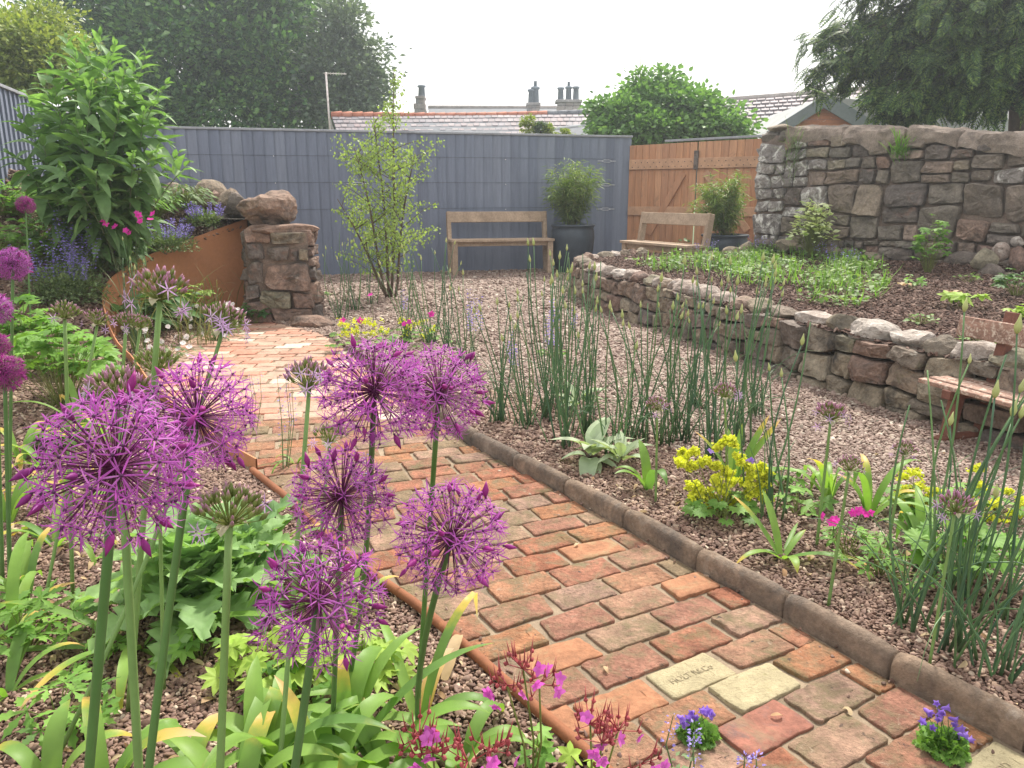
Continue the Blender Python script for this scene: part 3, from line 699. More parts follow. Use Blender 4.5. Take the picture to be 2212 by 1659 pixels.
def put_rock(name, c, size, seed, mat, parent=None, rz=0, label=None, cat=None, sub=3, planes=9, rough=.1, rx=0):
    vs, fs = rock_geo(seed, size[0] / 2, size[1] / 2, size[2] / 2, sub, planes, rough)
    rm = Matrix.Rotation(rz, 3, 'Z') @ Matrix.Rotation(rx, 3, 'X')
    b = MB(); b.add([rm @ Vector(v) + Vector(c) for v in vs], fs)
    o = b.build(name, mat, parent, org=c, smooth=False)
    if label: tag(o, label, cat)
    return o
def split(r, rect, wmax, hmax, wmin, hmin, out):
    x, y, w_, h_ = rect
    if (w_ <= wmax and h_ <= hmax and (r.random() < .55 or w_ < wmin * 2 and h_ < hmin * 2)) or (w_ < wmin * 1.7 and h_ < hmin * 1.9):
        out.append(rect); return
    if (h_ / hmin > w_ / wmin * .95 and h_ > hmin * 1.6) or w_ < wmin * 1.7:
        k = r.uniform(.38, .62); split(r, (x, y, w_, h_ * k), wmax, hmax, wmin, hmin, out); split(r, (x, y + h_ * k, w_, h_ * (1 - k)), wmax, hmax, wmin, hmin, out)
    else:
        k = r.uniform(.36, .64); split(r, (x, y, w_ * k, h_), wmax, hmax, wmin, hmin, out); split(r, (x + w_ * k, y, w_ * (1 - k), h_), wmax, hmax, wmin, hmin, out)
def stone(poly, surf, parent, mat, r, proud=.05, back=.12, name='stone'):
    """poly: outline in (along, up); surf(s, t, d) -> world point at distance d proud of the face"""
    n = len(poly); cx = sum(p[0] for p in poly) / n; cy = sum(p[1] for p in poly) / n
    tl = (r.gauss(0, .08), r.gauss(0, .12)); off = Vector((r.uniform(0, 99),) * 3)
    vs = []; fs = []; W = max(abs(p[0] - cx) for p in poly)
    def dep(s, t, d):
        q = Vector((s * 7, t * 7, 0)) + off
        return d + (s - cx) * tl[0] + (t - cy) * tl[1] + (noise.fractal(q, 1, 2, 3) * .028 + noise.noise(q * 4.3) * .014) * min(1, max(0, d + .02) / .03)
    for (k, d) in ((1.0, -back), (1.0, -.012), (.985, proud * .7), (.93, proud * .97), (.68, proud * 1.05), (.35, proud * 1.1)):
        for (x, y) in poly:
            s, t = cx + (x - cx) * k, cy + (y - cy) * k
            vs.append(surf(s, t, d if d < -.05 else dep(s, t, d)))
    for l in range(5):
        for k in range(n): q = (k + 1) % n; fs.append((l * n + k, l * n + q, l * n + n + q, l * n + n + k))
    c = len(vs); vs.append(surf(cx, cy, dep(cx, cy, proud * 1.1)))
    for k in range(n): fs.append((5 * n + k, 5 * n + (k + 1) % n, c))
    b = MB(); b.add(vs, fs); cc = surf(cx, cy, 0)
    o = b.build(name, mat, parent, org=cc, smooth=False)
    return o
def rquad(q, rad, r, jit, per=3):
    """corner points q -> closed outline with rounded corners and uneven edges"""
    out = []; n = len(q)
    for i in range(n):
        p, a, c = Vector(q[i]), Vector(q[i - 1]), Vector(q[(i + 1) % n]); u = (a - p); w_ = (c - p); rr_ = min(rad * r.uniform(.5, 1.6), u.length * .4, w_.length * .4); u.normalize(); w_.normalize()
        A_, C_ = p + u * rr_, p + w_ * rr_; m = (A_ + C_) / 2 * .45 + p * .55
        for z in (A_, m, C_): out.append((z.x + r.gauss(0, jit * .4), z.y + r.gauss(0, jit * .4)))
        nx = c + (Vector(q[(i + 2) % n]) - c) * 0; L_ = (c - p).length
        for k in range(1, per): z = p.lerp(c, k / per); out.append((z.x + r.gauss(0, jit), z.y + r.gauss(0, jit)))
    return out
def outline(r, rect, gap, warp, n=16, e=None):
    x, y, w_, h_ = rect; w_ = max(w_ - gap, .02); h_ = max(h_ - gap, .02); x += gap / 2; y += gap / 2; jx = min(w_ * .07, .03); jy = min(h_ * .10, .025)
    q = [(x, y), (x + w_, y), (x + w_, y + h_), (x, y + h_)]
    if r.random() < .35:       # a knocked-off corner
        k = r.randrange(4); a, c = Vector(q[k - 1]), Vector(q[(k + 1) % 4]); p = Vector(q[k]); f = r.uniform(.15, .4); q[k:k + 1] = [tuple(p.lerp(a, f)), tuple(p.lerp(c, f))]
    q = [(px + r.uniform(-jx, jx), py + r.uniform(-jy, jy)) for px, py in q]
    out = []
    for px, py in rquad(q, min(w_, h_) * .16, r, min(w_, h_) * .018): wx, wy = warp(px, py); out.append((px + wx, py + wy))
    return out
def mkwarp(ax, ay, seed, f=2.2):
    def w_(x, y):
        v = Vector((x * f, y * f, seed)); return ax * noise.noise(v), ay * noise.noise(v + Vector((9, 4, 2)))
    return w_
def wall_surf(line, lean=0.0, z0=0.0, ztop=None):
    P = [Vector((p.x, p.y, 0)) for p in line]; D = [0]
    for i in range(1, len(P)): D.append(D[-1] + (P[i] - P[i - 1]).length)
    def f(s, t, d):
        s_ = min(max(s, 0), D[-1] - 1e-4); i = max(j for j in range(len(D) - 1) if D[j] <= s_)
        k = (s_ - D[i]) / max(D[i + 1] - D[i], 1e-6); p = P[i].lerp(P[i + 1], k)
        def nn(j):
            a = P[max(j - 1, 0)]; c = P[min(j + 1, len(P) - 1)]; q = (c - a).normalized(); return Vector((q.y, -q.x, 0))
        nv = nn(i).lerp(nn(i + 1), k).normalized()
        t_ = (P[i + 1] - P[i]).normalized()
        p = p + t_ * (s - s_)
        return p + nv * (d - lean * t) + Vector((0, 0, z0 + t))
    return f, D[-1]
# --- the retaining wall of the raised bed
rev = TWL       # runs from the far round end towards the camera; its face looks left / towards the path
tw = thing('retaining_wall', tuple(gp(1730, 832)), 'low curved dry stone wall in front of the raised bed, topped with pale boulders', 'wall')
sf, LEN = wall_surf(rev, lean=.10)
side = (sf(LEN * .5, 0, 1) - sf(LEN * .5, 0, 0)); sgn = 1 if side.x < 0 else -1
surfT = lambda s, t, d: sf(s, t, d * sgn) if True else None
r = random.Random(11); rects = []
s0 = 0.0; yb = [0, .14, .27, .385]
ss = 0
# three uneven courses, merged in places into tall blocks
x = 0.0
while x < LEN:
    seg = r.uniform(.5, .95)
    out = []; split(r, (x, -.03, min(seg, LEN - x), .43), .42, .19, .15, .085, out); rects += out; x += seg
wp = mkwarp(.05, .045, 3.3, 3)
for rc in rects:
    p_ = surfT(rc[0], 0, 0)
    mt = M['stone'] if r.random() < .82 else (M['redstone'] if r.random() < .5 else M['darkstone'])
    stone(outline(r, rc, .009, wp), surfT, tw, mt, r, proud=r.uniform(.035, .075), back=.14)
b = MB(); k_ = 90
for i in range(k_ + 1):
    s = LEN * i / k_
    for (t, d) in ((-.05, -.03), (.38, -.03), (.38, -.22)): b.v.append(tuple(surfT(s, t, d))); b.t.append(0)
for i in range(k_):
    for j in range(2): b.f.append((i * 3 + j, i * 3 + j + 1, i * 3 + 4 + j, i * 3 + 3 + j)); b.m.append(0)
b.build('wall_core', M['gap'], tw)
# boulders along the top, some of them pale
x = .02; k = 0
tops = []
while x < LEN:
    wd = r.choice([.15, .2, .24, .3, .34]) * r.uniform(.85, 1.1)
    if x + wd > LEN: break
    c = surfT(x + wd / 2, .405, -.07); hh = r.uniform(.11, .16)
    y = c.y
    pale = (r.random() < (.5 if y < 8.6 else .15))
    mt = M['boulder'] if pale else (M['redstone'] if r.random() < .15 else M['stone'])
    t_ = surfT(x + wd * .9, 0, 0) - surfT(x + wd * .1, 0, 0)
    put_rock('boulder', (c.x, c.y, .385 + hh * .28), (wd * 1.12, .24, hh * 1.15), 100 + k, mt, tw, rz=math.atan2(t_.y, t_.x) + r.gauss(0, .15), rough=.13)
    if pale: bpy.data.objects[-1] if False else None
    x += wd * 1.0; k += 1
# --- big stone wall at the back right
bw = thing('boundary_wall', tuple(Vector((BW0.x, BW0.y, .45)).lerp(Vector((BW1.x, BW1.y, .45)), .5)), 'tall old rubble stone wall with a cracked mortar coping behind the raised bed', 'wall')
surfB0, LB = wall_surf([BW0, BW1]); sb = (surfB0(1, 0, 1) - surfB0(1, 0, 0)).y; sg2 = 1 if sb < 0 else -1
surfB = lambda s, t, d: surfB0(s, t, d * sg2)
def wtop(s): return float(np.interp(s, [0, .5, 1.0, 2.0, 3.2, LB], [2.14, 2.08, 2.05, 1.97, 1.83, 1.76]))
r = random.Random(23); rects = []; wp = mkwarp(.05, .05, 8.8, 1.7)
lo_ = [] ; split(r, (0.0, .30, LB, .42), .30, .17, .13, .09, lo_)
hi_ = [] ; split(r, (0.0, .72, LB, .64), .60, .42, .19, .12, hi_)
tp_ = [] ; split(r, (0.0, 1.36, LB, .60), .46, .30, .17, .11, tp_)
for rc in lo_ + hi_ + tp_:
    top = wtop(rc[0] + rc[2] / 2) - .10
    if rc[1] + rc[3] > top + .05: rc = (rc[0], rc[1], rc[2], max(top - rc[1], .05))
    if rc[3] < .07: continue
    s = rc[0]; mt = M['stone_white'] if s < .75 and r.random() < .8 or r.random() < .04 else (M['stone_wall'] if r.random() < .72 else (M['redstone'] if r.random() < .5 else M['darkstone']))
    stone(outline(r, rc, .024, wp), surfB, bw, mt, r, proud=r.uniform(.035, .085), back=.1)
b = MB(); k_ = 60
for i in range(k_ + 1):
    s = LB * i / k_; T_ = wtop(s) - .08
    for (t, d) in ((.1, -.012), (T_ * .5, -.008 + .012 * noise.noise(Vector((s * 3, 1, 0)))), (T_, -.012), (T_, -.42), (.1, -.42)): b.v.append(tuple(surfB(s, t, d))); b.t.append(0)
for i in range(k_):
    for j in range(4): b.f.append((i * 5 + j, i * 5 + j + 1, i * 5 + 6 + j, i * 5 + 5 + j)); b.m.append(0)
b.f.append((0, 4, 3, 2, 1)); b.m.append(0)
b.build('mortar', M['mortar'], bw)
pr = [(-.16, .02), (-.155, .075), (-.10, .085), (-.03, .085), (.0, .07), (.02, .03), (.04, -.06), (.05, -.14), (.05, -.22), (.02, -.34), (-.06, -.44), (-.13, -.45)]
m_ = len(pr)
for ci, (sa, sb_, dz, dd_) in enumerate([(.42, 1.22, .0, -.01), (1.235, 2.02, -.018, .012), (2.035, 2.62, .012, -.008), (2.64, 3.45, -.01, .01), (3.46, LB, .0, 0)]):
    b = MB(); k_ = int((sb_ - sa) * 50)
    for i in range(k_ + 1):
        s = sa + (sb_ - sa) * i / k_; T_ = wtop(s) + .01 + dz; ec = .018 if i in (0, k_) else 0
        sl_ = .05 * (1 if i == k_ else 0)
        for j, (z, d) in enumerate(pr):
            q = Vector((s * 4, z * 8, d * 8 + ci)); w_ = noise.fractal(q, 1, 2, 4); ng = noise.noise(Vector((s * 2.7, 5, ci)))
            b.v.append(tuple(surfB(s + .03 * noise.noise(Vector((z * 20, ci, i // k_))), T_ + z + w_ * .034 - ec + (-.10 * max(0, ng) + .06 * max(0, -ng) if j < 2 else 0), d + dd_ + w_ * .036 - ec))); b.t.append(0)
    for i in range(k_):
        for j in range(m_ - 1): b.f.append((i * m_ + j, i * m_ + j + 1, (i + 1) * m_ + j + 1, (i + 1) * m_ + j)); b.m.append(0)
        b.f.append((i * m_ + m_ - 1, i * m_, (i + 1) * m_, (i + 1) * m_ + m_ - 1)); b.m.append(0)
    b.f.append(tuple(range(m_))[::-1]); b.m.append(0); b.f.append(tuple(range(k_ * m_, (k_ + 1) * m_))); b.m.append(0)
    b.build('coping', M['coping'], bw, smooth=False)
for k, (s, w_, hh) in enumerate([(.10, .30, .20), (.32, .26, .17), (.22, .34, .12)]):
    c_ = surfB(s, wtop(s) - .09 + (.10 if k == 2 else 0), -.12); put_rock('stone', tuple(c_), (w_, .36, hh), 500 + k, M['stone_wall'], bw, rz=math.atan2(bdir.y, bdir.x), planes=6, rough=.08)
# stones of the wall's left end, and the dark hollows
surfE0, LE = wall_surf([BW0 + Vector((.02, 0, 0)), BW0 + Vector((-bdir.y * -.42 if False else .0, 0, 0)) + Vector((bdir.y * -1, bdir.x, 0)).normalized() * .42])
endn = -bdir
def surfE(s, t, d): return BW0 + Vector((-bdir.y, bdir.x, 0)) * s + endn * (d + .01) + Vector((0, 0, t))
r = random.Random(31); er_ = []; split(r, (0, .0, .42, 1.9), .45, .3, .2, .13, er_)
for rc in er_: stone(outline(r, rc, .02, mkwarp(.02, .02, 1.0)), surfE, bw, M['stone_white'] if r.random() < .7 else M['stone_wall'], r, proud=.03, back=.05)
# loose stones heaped at the foot of the wall
for k, (u, v, Y, s_, mt, tx) in enumerate([(2126, 560, 8.0, (.30, .16, .24), 'stone', 'grey stone leaning on the heap at the foot of the back wall'), (2158, 545, 8.05, (.28, .2, .22), 'boulder', 'pale pinkish stone on top of the heap at the foot of the back wall'),
                                   (2140, 590, 7.9, (.26, .2, .2), 'darkstone', 'square dark stone low in the heap by the back wall'), (2205, 560, 7.9, (.24, .2, .3), 'redstone', 'reddish stone at the right end of the heap by the back wall'),
                                   (2198, 522, 8.1, (.26, .12, .12), 'boulder', 'flat pale stone slab tilted on the heap by the back wall'), (2178, 604, 7.8, (.22, .2, .14), 'stone', 'small flat stone at the bottom of the heap by the back wall')]):
    c = at(u, v, Y); put_rock('loose_stone', tuple(c), s_, 300 + k, M[mt], None, rz=k * 1.1, label=tx, cat='stone', rx=.3 * (k % 2))
# cobbles bedded at the wall foot
for k, (u, v) in enumerate([(1660, 527), (1700, 530), (1745, 535), (1790, 545), (1840, 552), (1890, 556), (1945, 548), (2010, 545), (2085, 560)]):
    c = at(u, v, 0.0 + 10.6 - (u - 1650) * .0045); put_rock('foot_stone', (c.x, c.y, c.z), (.34, .22, .18), 340 + k, M['stone'] if k % 2 else M['darkstone'], bw, rz=-.7)

# edging stones along the back of the raised bed
ed = thing('bed_edging', tuple(at(1500, 545, 10.2)), 'curved row of low stone edging slabs behind the raised bed near the potted bamboo', 'edging')
ep = [(2.06, 10.85), (2.35, 10.9), (2.62, 11.05), (2.86, 11.25), (3.10, 11.35), (3.34, 11.3)]
epx = [(1340, 561), (1400, 562), (1465, 562), (1515, 552), (1560, 543), (1600, 530), (1628, 520)]
E_ = [at(u, v, 10.3 + i * .1) for i, (u, v) in enumerate(epx)]
for i in range(len(E_) - 1):
    c = (E_[i] + E_[i + 1]) / 2; d = E_[i + 1] - E_[i]
    put_rock('edging_stone', tuple(c - Vector((0, 0, .07))), (d.length * 1.08, .22, .2), 380 + i, M['stone'], ed, rz=math.atan2(d.y, d.x), planes=5, rough=.06)

# --- the stone pier
pf = gp(620, 690)
pier = thing('stone_pier', tuple(pf), 'red and grey sandstone gate pier with a big weathered boulder on top', 'pier')
pc = Vector((-2.36, 7.95, 0))
def pier_box(z0, z1, wx, wy, cx=0, cy=0): return (pc + Vector((cx, cy, z0)), z1 - z0, wx, wy)
PA = R(8)
def psurf(face):
    def f(s, t, d):
        w_ = .325 - .03 * t + (.03 if t < .25 else 0); s = s * .87
        hw, hd = w_, w_ * .8
        if face == 0: p = Vector((s, -hd - d, t))
        elif face == 1: p = Vector((hw + d, s, t))
        else: p = Vector((-hw - d, -s, t))
        c, s_ = math.cos(PA), math.sin(PA)
        return pc + Vector((p.x * c - p.y * s_, p.x * s_ + p.y * c, p.z))
    return f
r = random.Random(77)
front = [(-.37, .0, .28, .22), (-.09, .0, .45, .13), (-.2, .13, .36, .17), (.16, .13, .22, .16), (-.36, .22, .15, .15), (-.33, .38, .17, .24), (-.15, .32, .51, .27), (-.33, .62, .2, .17), (-.13, .6, .27, .15), (.14, .6, .1, .14), (.24, .6, .12, .13), (-.34, .79, .3, .18), (-.05, .77, .41, .13)]
for i, rc in enumerate(front):
    mt = [M['redstone'], M['redstone'], M['stone'], M['redstone'], M['darkstone'], M['darkstone'], M['redstone'], M['darkstone'], M['darkstone'], M['redstone'], M['stone'], M['redstone'], M['stone']][i]
    stone(outline(r, rc, .016, mkwarp(.015, .015, 2)), psurf(0), pier, mt, r, proud=r.uniform(.03, .075), back=.06)
for face in (1, 2):
    out = []; split(r, (-.27, 0, .54, .9), .5, .25, .24, .13, out)
    for rc in out: stone(outline(r, rc, .018, mkwarp(.015, .015, face)), psurf(face), pier, M['redstone'] if r.random() < .5 else M['darkstone'], r, proud=.04, back=.05)
b = MB(); b.box(pc + Vector((0, 0, .44)), (.60, .50, .88), Matrix.Rotation(PA, 3, 'Z')); b.build('pier_core', M['mortar'], pier, smooth=False)
put_rock('pier_base', tuple(gp(665, 708) + Vector((0, .15, .03))), (.62, .34, .16), 5, M['redstone'], pier, rz=-.35, planes=6)
put_rock('cap_slab', tuple(pc + Vector((.03, -.03, .905))), (.76, .64, .12), 9, M['redstone'], pier, rz=PA, planes=3, rough=.05)
put_rock('cap_boulder', tuple(pc + Vector((-.12, .03, 1.10))), (.62, .56, .44), 21, M['redstone'], pier, rz=.25, sub=4, planes=11, rough=.16)
# --- drystone wall running back from the pier, mostly its top stones show
dw = thing('bank_wall', (-3.2, 8.8, 0), 'short dry stone wall running back from the pier, round grey boulders on top', 'wall')
dl = [Vector((-2.62, 8.3, 0)), Vector((-3.3, 8.75, 0)), Vector((-4.0, 9.4, 0)), Vector((-4.8, 10.3, 0))]
sD0, LD = wall_surf(dl); q_ = (sD0(1, 0, 1) - sD0(1, 0, 0)); sg3 = 1 if q_.x > 0 else -1
surfD = lambda s, t, d: sD0(s, t, d * sg3)
r = random.Random(41); out = []; x = 0
while x < LD: split(r, (x, -.02, .8, 1.05), .4, .25, .18, .12, out); x += .8
for rc in out: stone(outline(r, rc, .016, mkwarp(.03, .03, 5)), surfD, dw, M['stone'] if r.random() < .7 else M['redstone'], r, proud=.05, back=.1)
b = MB()
for s in np.linspace(0, LD, 20):
    for (t, d) in ((-.05, -.03), (1.0, -.03), (1.0, -.35)): b.v.append(tuple(surfD(s, t, d))); b.t.append(0)
for i in range(19):
    for j in range(2): b.f.append((i * 3 + j, i * 3 + j + 1, i * 3 + 4 + j, i * 3 + 3 + j)); b.m.append(0)
b.build('wall_core', M['gap'], dw)
for k, (u, v, Y, s_, mt, rz) in enumerate([(408, 432, 9.4, (.5, .4, .34), 'stone', .4), (452, 428, 8.95, (.46, .4, .42), 'stone', .2), (470, 440, 8.7, (.2, .2, .3), 'redstone', .9), (492, 444, 8.65, (.30, .34, .38), 'stone', 1.2), (517, 450, 8.5, (.22, .34, .34), 'darkstone', 1.4),
                                         (528, 458, 8.33, (.10, .1, .12), 'boulder', .3), (375, 425, 9.8, (.4, .4, .34), 'stone', .1), (470, 478, 8.55, (.5, .3, .2), 'darkstone', .6)]):
    put_rock('boulder', tuple(at(u, v, Y)), s_, 60 + k, M[mt], dw, rz=rz, planes=7, rough=.12)

# ================================================================ FENCES
def fence(name, A, B, ztop0, ztop1, bw_, label, zb=-.02, wires=True, tens=True):
    t = thing(name, tuple(A.lerp(B, .5)), label, 'fence'); d = (B - A); L = d.length; d.normalize(); nn = Vector((d.y, -d.x, 0))
    if nn.y > 0 and abs(nn.y) > .5 or (abs(nn.y) <= .5 and nn.x < 0): nn = -nn
    ang = math.atan2(d.y, d.x); n = int(L / bw_); r_ = random.Random(3)
    for i in range(n):
        s = (i + .5) * L / n; zt = ztop0 + (ztop1 - ztop0) * s / L
        b = MB(); hw = L / n * .5 * 1.10
        # feather-edge board: thick on one side, lapping its neighbour
        pts = []
        for (x, y) in ((-hw, .006), (hw, .030), (hw, .000), (-hw, .000)):
            pts.append((x, y + r_.gauss(0, .0007)))
        for z in (zb, zt):
            for (x, y) in pts: b.v.append(tuple(A + d * (s + x) + nn * y + Vector((0, 0, z)))); b.t.append(0)
        b.f += [(0, 1, 2, 3)[::-1], (4, 5, 6, 7), (0, 1, 5, 4), (1, 2, 6, 5), (2, 3, 7, 6), (3, 0, 4, 7)]; b.m += [0] * 6
        o = b.build('fence_board', M['fence'], t, smooth=False)
        bmx = bmesh.new(); bmx.from_mesh(o.data); bmesh.ops.recalc_face_normals(bmx, faces=bmx.faces[:]); bmx.to_mesh(o.data); bmx.free()
    b = MB(); zc = (ztop0 + ztop1) / 2; sl = math.atan2(ztop1 - ztop0, L)
    rot = Matrix.Rotation(ang, 3, 'Z') @ Matrix.Rotation(-sl, 3, 'Y')
    b.box(A.lerp(B, .5) + nn * .008 + Vector((0, 0, zc + .018)), (L + .06, .07, .034), rot, bev=.004); b.build('capping_rail', M['fencecap'], t, smooth=False)
    b = MB(); b.box(A.lerp(B, .5) - nn * .03 + Vector((0, 0, zc * .5)), (L, .05, .1), rot); b.build('arris_rail', M['fence'], t, smooth=False)
    if wires:
        for zz in (ztop0 - .36, ztop0 - .76, ztop0 - 1.17):
            b = MB(); b.tube([A + d * .05 + nn * .034 + Vector((0, 0, zz)), A + d * (L - .3) + nn * .034 + Vector((0, 0, zz + (ztop1 - ztop0)))], .0022, 5); b.build('wire', M['wire'], t)
            if tens:
                for s in (L - .45, L - 4.72):
                    b = MB(); c = A + d * s + nn * .04 + Vector((0, 0, zz)); 
                    for o_ in (-.018, .018): b.tube([c - d * .10, c - d * .05 + Vector((0, 0, o_)), c + d * .05 + Vector((0, 0, o_)), c + d * .10], .0035, 5)
                    b.tube([c - d * .17, c - d * .1], .004, 5); b.tube([c + d * .1, c + d * .17], .004, 5); b.build('turnbuckle', M['steel'], t)
            for s in np.arange(.8, L - .5, 1.85):
                b = MB(); c = A + d * s + nn * .02 + Vector((0, 0, zz)); b.tube([c, c + nn * .02], .008, 6); b.build('eye_bolt', M['steel'], t)
    return t
fence('board_fence', FN0, FN1, 2.2, 2.235, .155, 'long blue grey boarded fence across the back of the garden, strung with wires')
FL1 = Vector((-5.05, 7.6, 0)) - Vector((-6.2, 11.55, 0)); FLB = FN0 + FL1.normalized() * 7.5
fence('board_fence', FN0 + Vector((.0, -.05, 0)), FLB, 2.32, 2.32, .155, 'blue grey boarded side fence at the far left, behind the large leafy shrub', zb=.9, wires=False)

# ---- gates
GA = Vector((2.12, 13.98, 0)); GB = Vector((3.93, 12.75, 0)); gd = (GB - GA).normalized(); gn = Vector((gd.y, -gd.x, 0)); gn = gn if gn.y < 0 else -gn
GA = at(1355, 500, 13.98); GA.z = 0; GB = at(1632, 500, 12.75); GB.z = 0; gd = (GB - GA).normalized(); gn = Vector((gd.y, -gd.x, 0)); gn = gn if gn.y < 0 else -gn
GL = (GB - GA).length; gm = GL * .54; gang = math.atan2(gd.y, gd.x); grot = Matrix.Rotation(gang, 3, 'Z')
def leaf_gate(s0, s1, zt0, zt1, brace, label, wide, rz):
    t = thing('timber_gate', tuple(GA + gd * (s0 + s1) / 2), label, 'gate'); n = round((s1 - s0) / .125); r_ = random.Random(int(s0 * 10))
    for i in range(n):
        s = s0 + (i + .5) * (s1 - s0) / n; k = (s - s0) / (s1 - s0); zt = zt0 + (zt1 - zt0) * k
        b = MB(); b.box(GA + gd * s + gn * r_.uniform(0, .004) + Vector((0, 0, (zt + .05) / 2)), ((s1 - s0) / n - .005, .022, zt - .05), grot, bev=.002); b.build('plank', M['gate'], t, smooth=False)
    for (z, h_) in ((rz, .17), (1.0, .15), (.3, .15)):
        b = MB(); b.box(GA + gd * ((s0 + s1) / 2) + gn * .034 + Vector((0, 0, z)), (s1 - s0 - .03, .035, h_), grot, bev=.004); o = b.build('rail', M['gatelight'], t, smooth=False)
        if z > 1.2:
            for i in range(n * 2):
                s = s0 + .05 + (i + .5) * (s1 - s0 - .1) / (n * 2)
                b = MB(); c = GA + gd * s + gn * .052 + Vector((0, 0, z + (.03 if i % 2 else -.045))); b.tube([c, c + gn * .004], .009, 6); b.build('nail', M['nail'], o)
    a, c_ = brace; p, q = GA + gd * a[0] + Vector((0, 0, a[1])), GA + gd * c_[0] + Vector((0, 0, c_[1])); dd = q - p
    rot = Matrix((dd.normalized(), gn, dd.normalized().cross(gn))).transposed()
    b = MB(); b.box((p + q) / 2 + gn * .036, (dd.length, .045, .11), rot, bev=.004); b.build('brace', M['gatelight'] if wide else M['gate'], t, smooth=False)
    return t
leaf_gate(0.0, gm - .01, 2.10, 2.12, ((gm - .22, 1.62), (.42, .6)), 'left hand boarded timber gate leaf, its diagonal brace rising to the right', False, 1.78)
leaf_gate(gm + .01, GL, 2.12, 2.13, ((gm + .16, 1.63), (GL - .12, .7)), 'right hand boarded timber gate leaf beside the stone wall, behind a potted bamboo', True, 1.78)
b = MB(); b.box(GA + gd * (gm) + gn * .06 + Vector((0, 0, 1.83)), (.07, .05, .30), grot, bev=.004); o = b.build('gate_stop', M['darkstone'], None, smooth=False, org=tuple(GA + gd * gm + Vector((0, 0, 1.8)))); tag(o, 'dark upright stop block where the two gate leaves meet', 'gate stop')
b = MB(); b.box(GA + gd * (gm + (GL - gm) * .3) - gn * .03 + Vector((0, 0, 2.165)), (GL * .8, .06, .035), grot @ Matrix.Rotation(-.01, 3, 'Y'), bev=.004)
o = b.build('gate_capping', M['fencecap'], None, smooth=False, org=tuple(GA + gd * GL * .6)); tag(o, 'pale grey rail showing just above the gate tops', 'rail')

# ================================================================ BENCHES AND POTS
def frame3(fr, side):   # bench axes: side runs along the seat, front points out of it
    return Matrix((side, -fr, Vector((0, 0, 1)))).transposed()
def bench(p0, side, length, depth, hs, hb, label):
    """p0: ground point under the front left corner of the seat; side: unit vector to the right; the back rises behind"""
    fr = Vector((side.y, -side.x, 0)); rot = frame3(fr, side); t = thing('wooden_bench', tuple(p0), label, 'bench', 'plain wooden benches by the fence and gate')
    L = lambda x, y, z: p0 + side * x + (-fr) * y + Vector((0, 0, z))
    for i in range(3):
        b = MB(); b.box(L(length / 2, (i + .5) * depth / 3, hs - .02), (length, depth / 3 - .006, .04), rot, bev=.005); b.build('seat_plank', M['wood'], t, smooth=False)
    for x in (.06, length - .06):
        sx = 1 if x < length / 2 else -1
        b = MB(); b.box(L(x, .07, (hs - .04) / 2), (.09, .07, hs - .04), rot, bev=.005); b.build('leg', M['wood'], t, smooth=False)
        b = MB(); lean = R(9)
        q0 = L(x - .02 * sx, depth - .05, 0); q1 = L(x - .02 * sx, depth + .10, hb); dd = (q1 - q0).normalized()
        r2 = Matrix((side, dd.cross(side) * 1, dd)).transposed()
        b.box((q0 + q1) / 2, (.065, .10, (q1 - q0).length), r2, bev=.005); b.build('back_post', M['wood'], t, smooth=False)
        b = MB(); b.box(L(x, depth / 2, hs - .085), (.05, depth - .14, .07), rot, bev=.004); b.build('side_rail', M['wood'], t, smooth=False)
        b = MB(); b.box(L(x, depth / 2, .03), (.06, depth - .1, .05), rot, bev=.004); b.build('foot_rail', M['wood'], t, smooth=False)
    q = L(length / 2, depth + .055, hb - .085); r2 = rot @ Matrix.Rotation(-R(9), 3, 'X')
    b = MB(); b.box(q, (length - .02, .04, .17), r2, bev=.005); b.build('back_board', M['wood'], t, smooth=False)
    b = MB(); b.box(L(length / 2, .09, hs - .075), (length - .16, .03, .07), rot, bev=.004); b.build('apron', M['wood'], t, smooth=False)
    return t
s1 = Vector((.968, .25, 0)).normalized()
bench(at(977, 596, 12.3).xy.to_3d(), s1, 1.70, .40, .575, 1.0, 'plain wooden bench standing alone against the blue grey fence, left of the dark pot')
b0 = at(1338, 515, 12.2).xy.to_3d(); b1 = at(1482, 533, 10.75).xy.to_3d(); s2 = (b1 - b0).normalized()
bench(b0, s2, (b1 - b0).length, .34, .575, 1.0, 'plain wooden bench set at an angle in front of the timber gate')
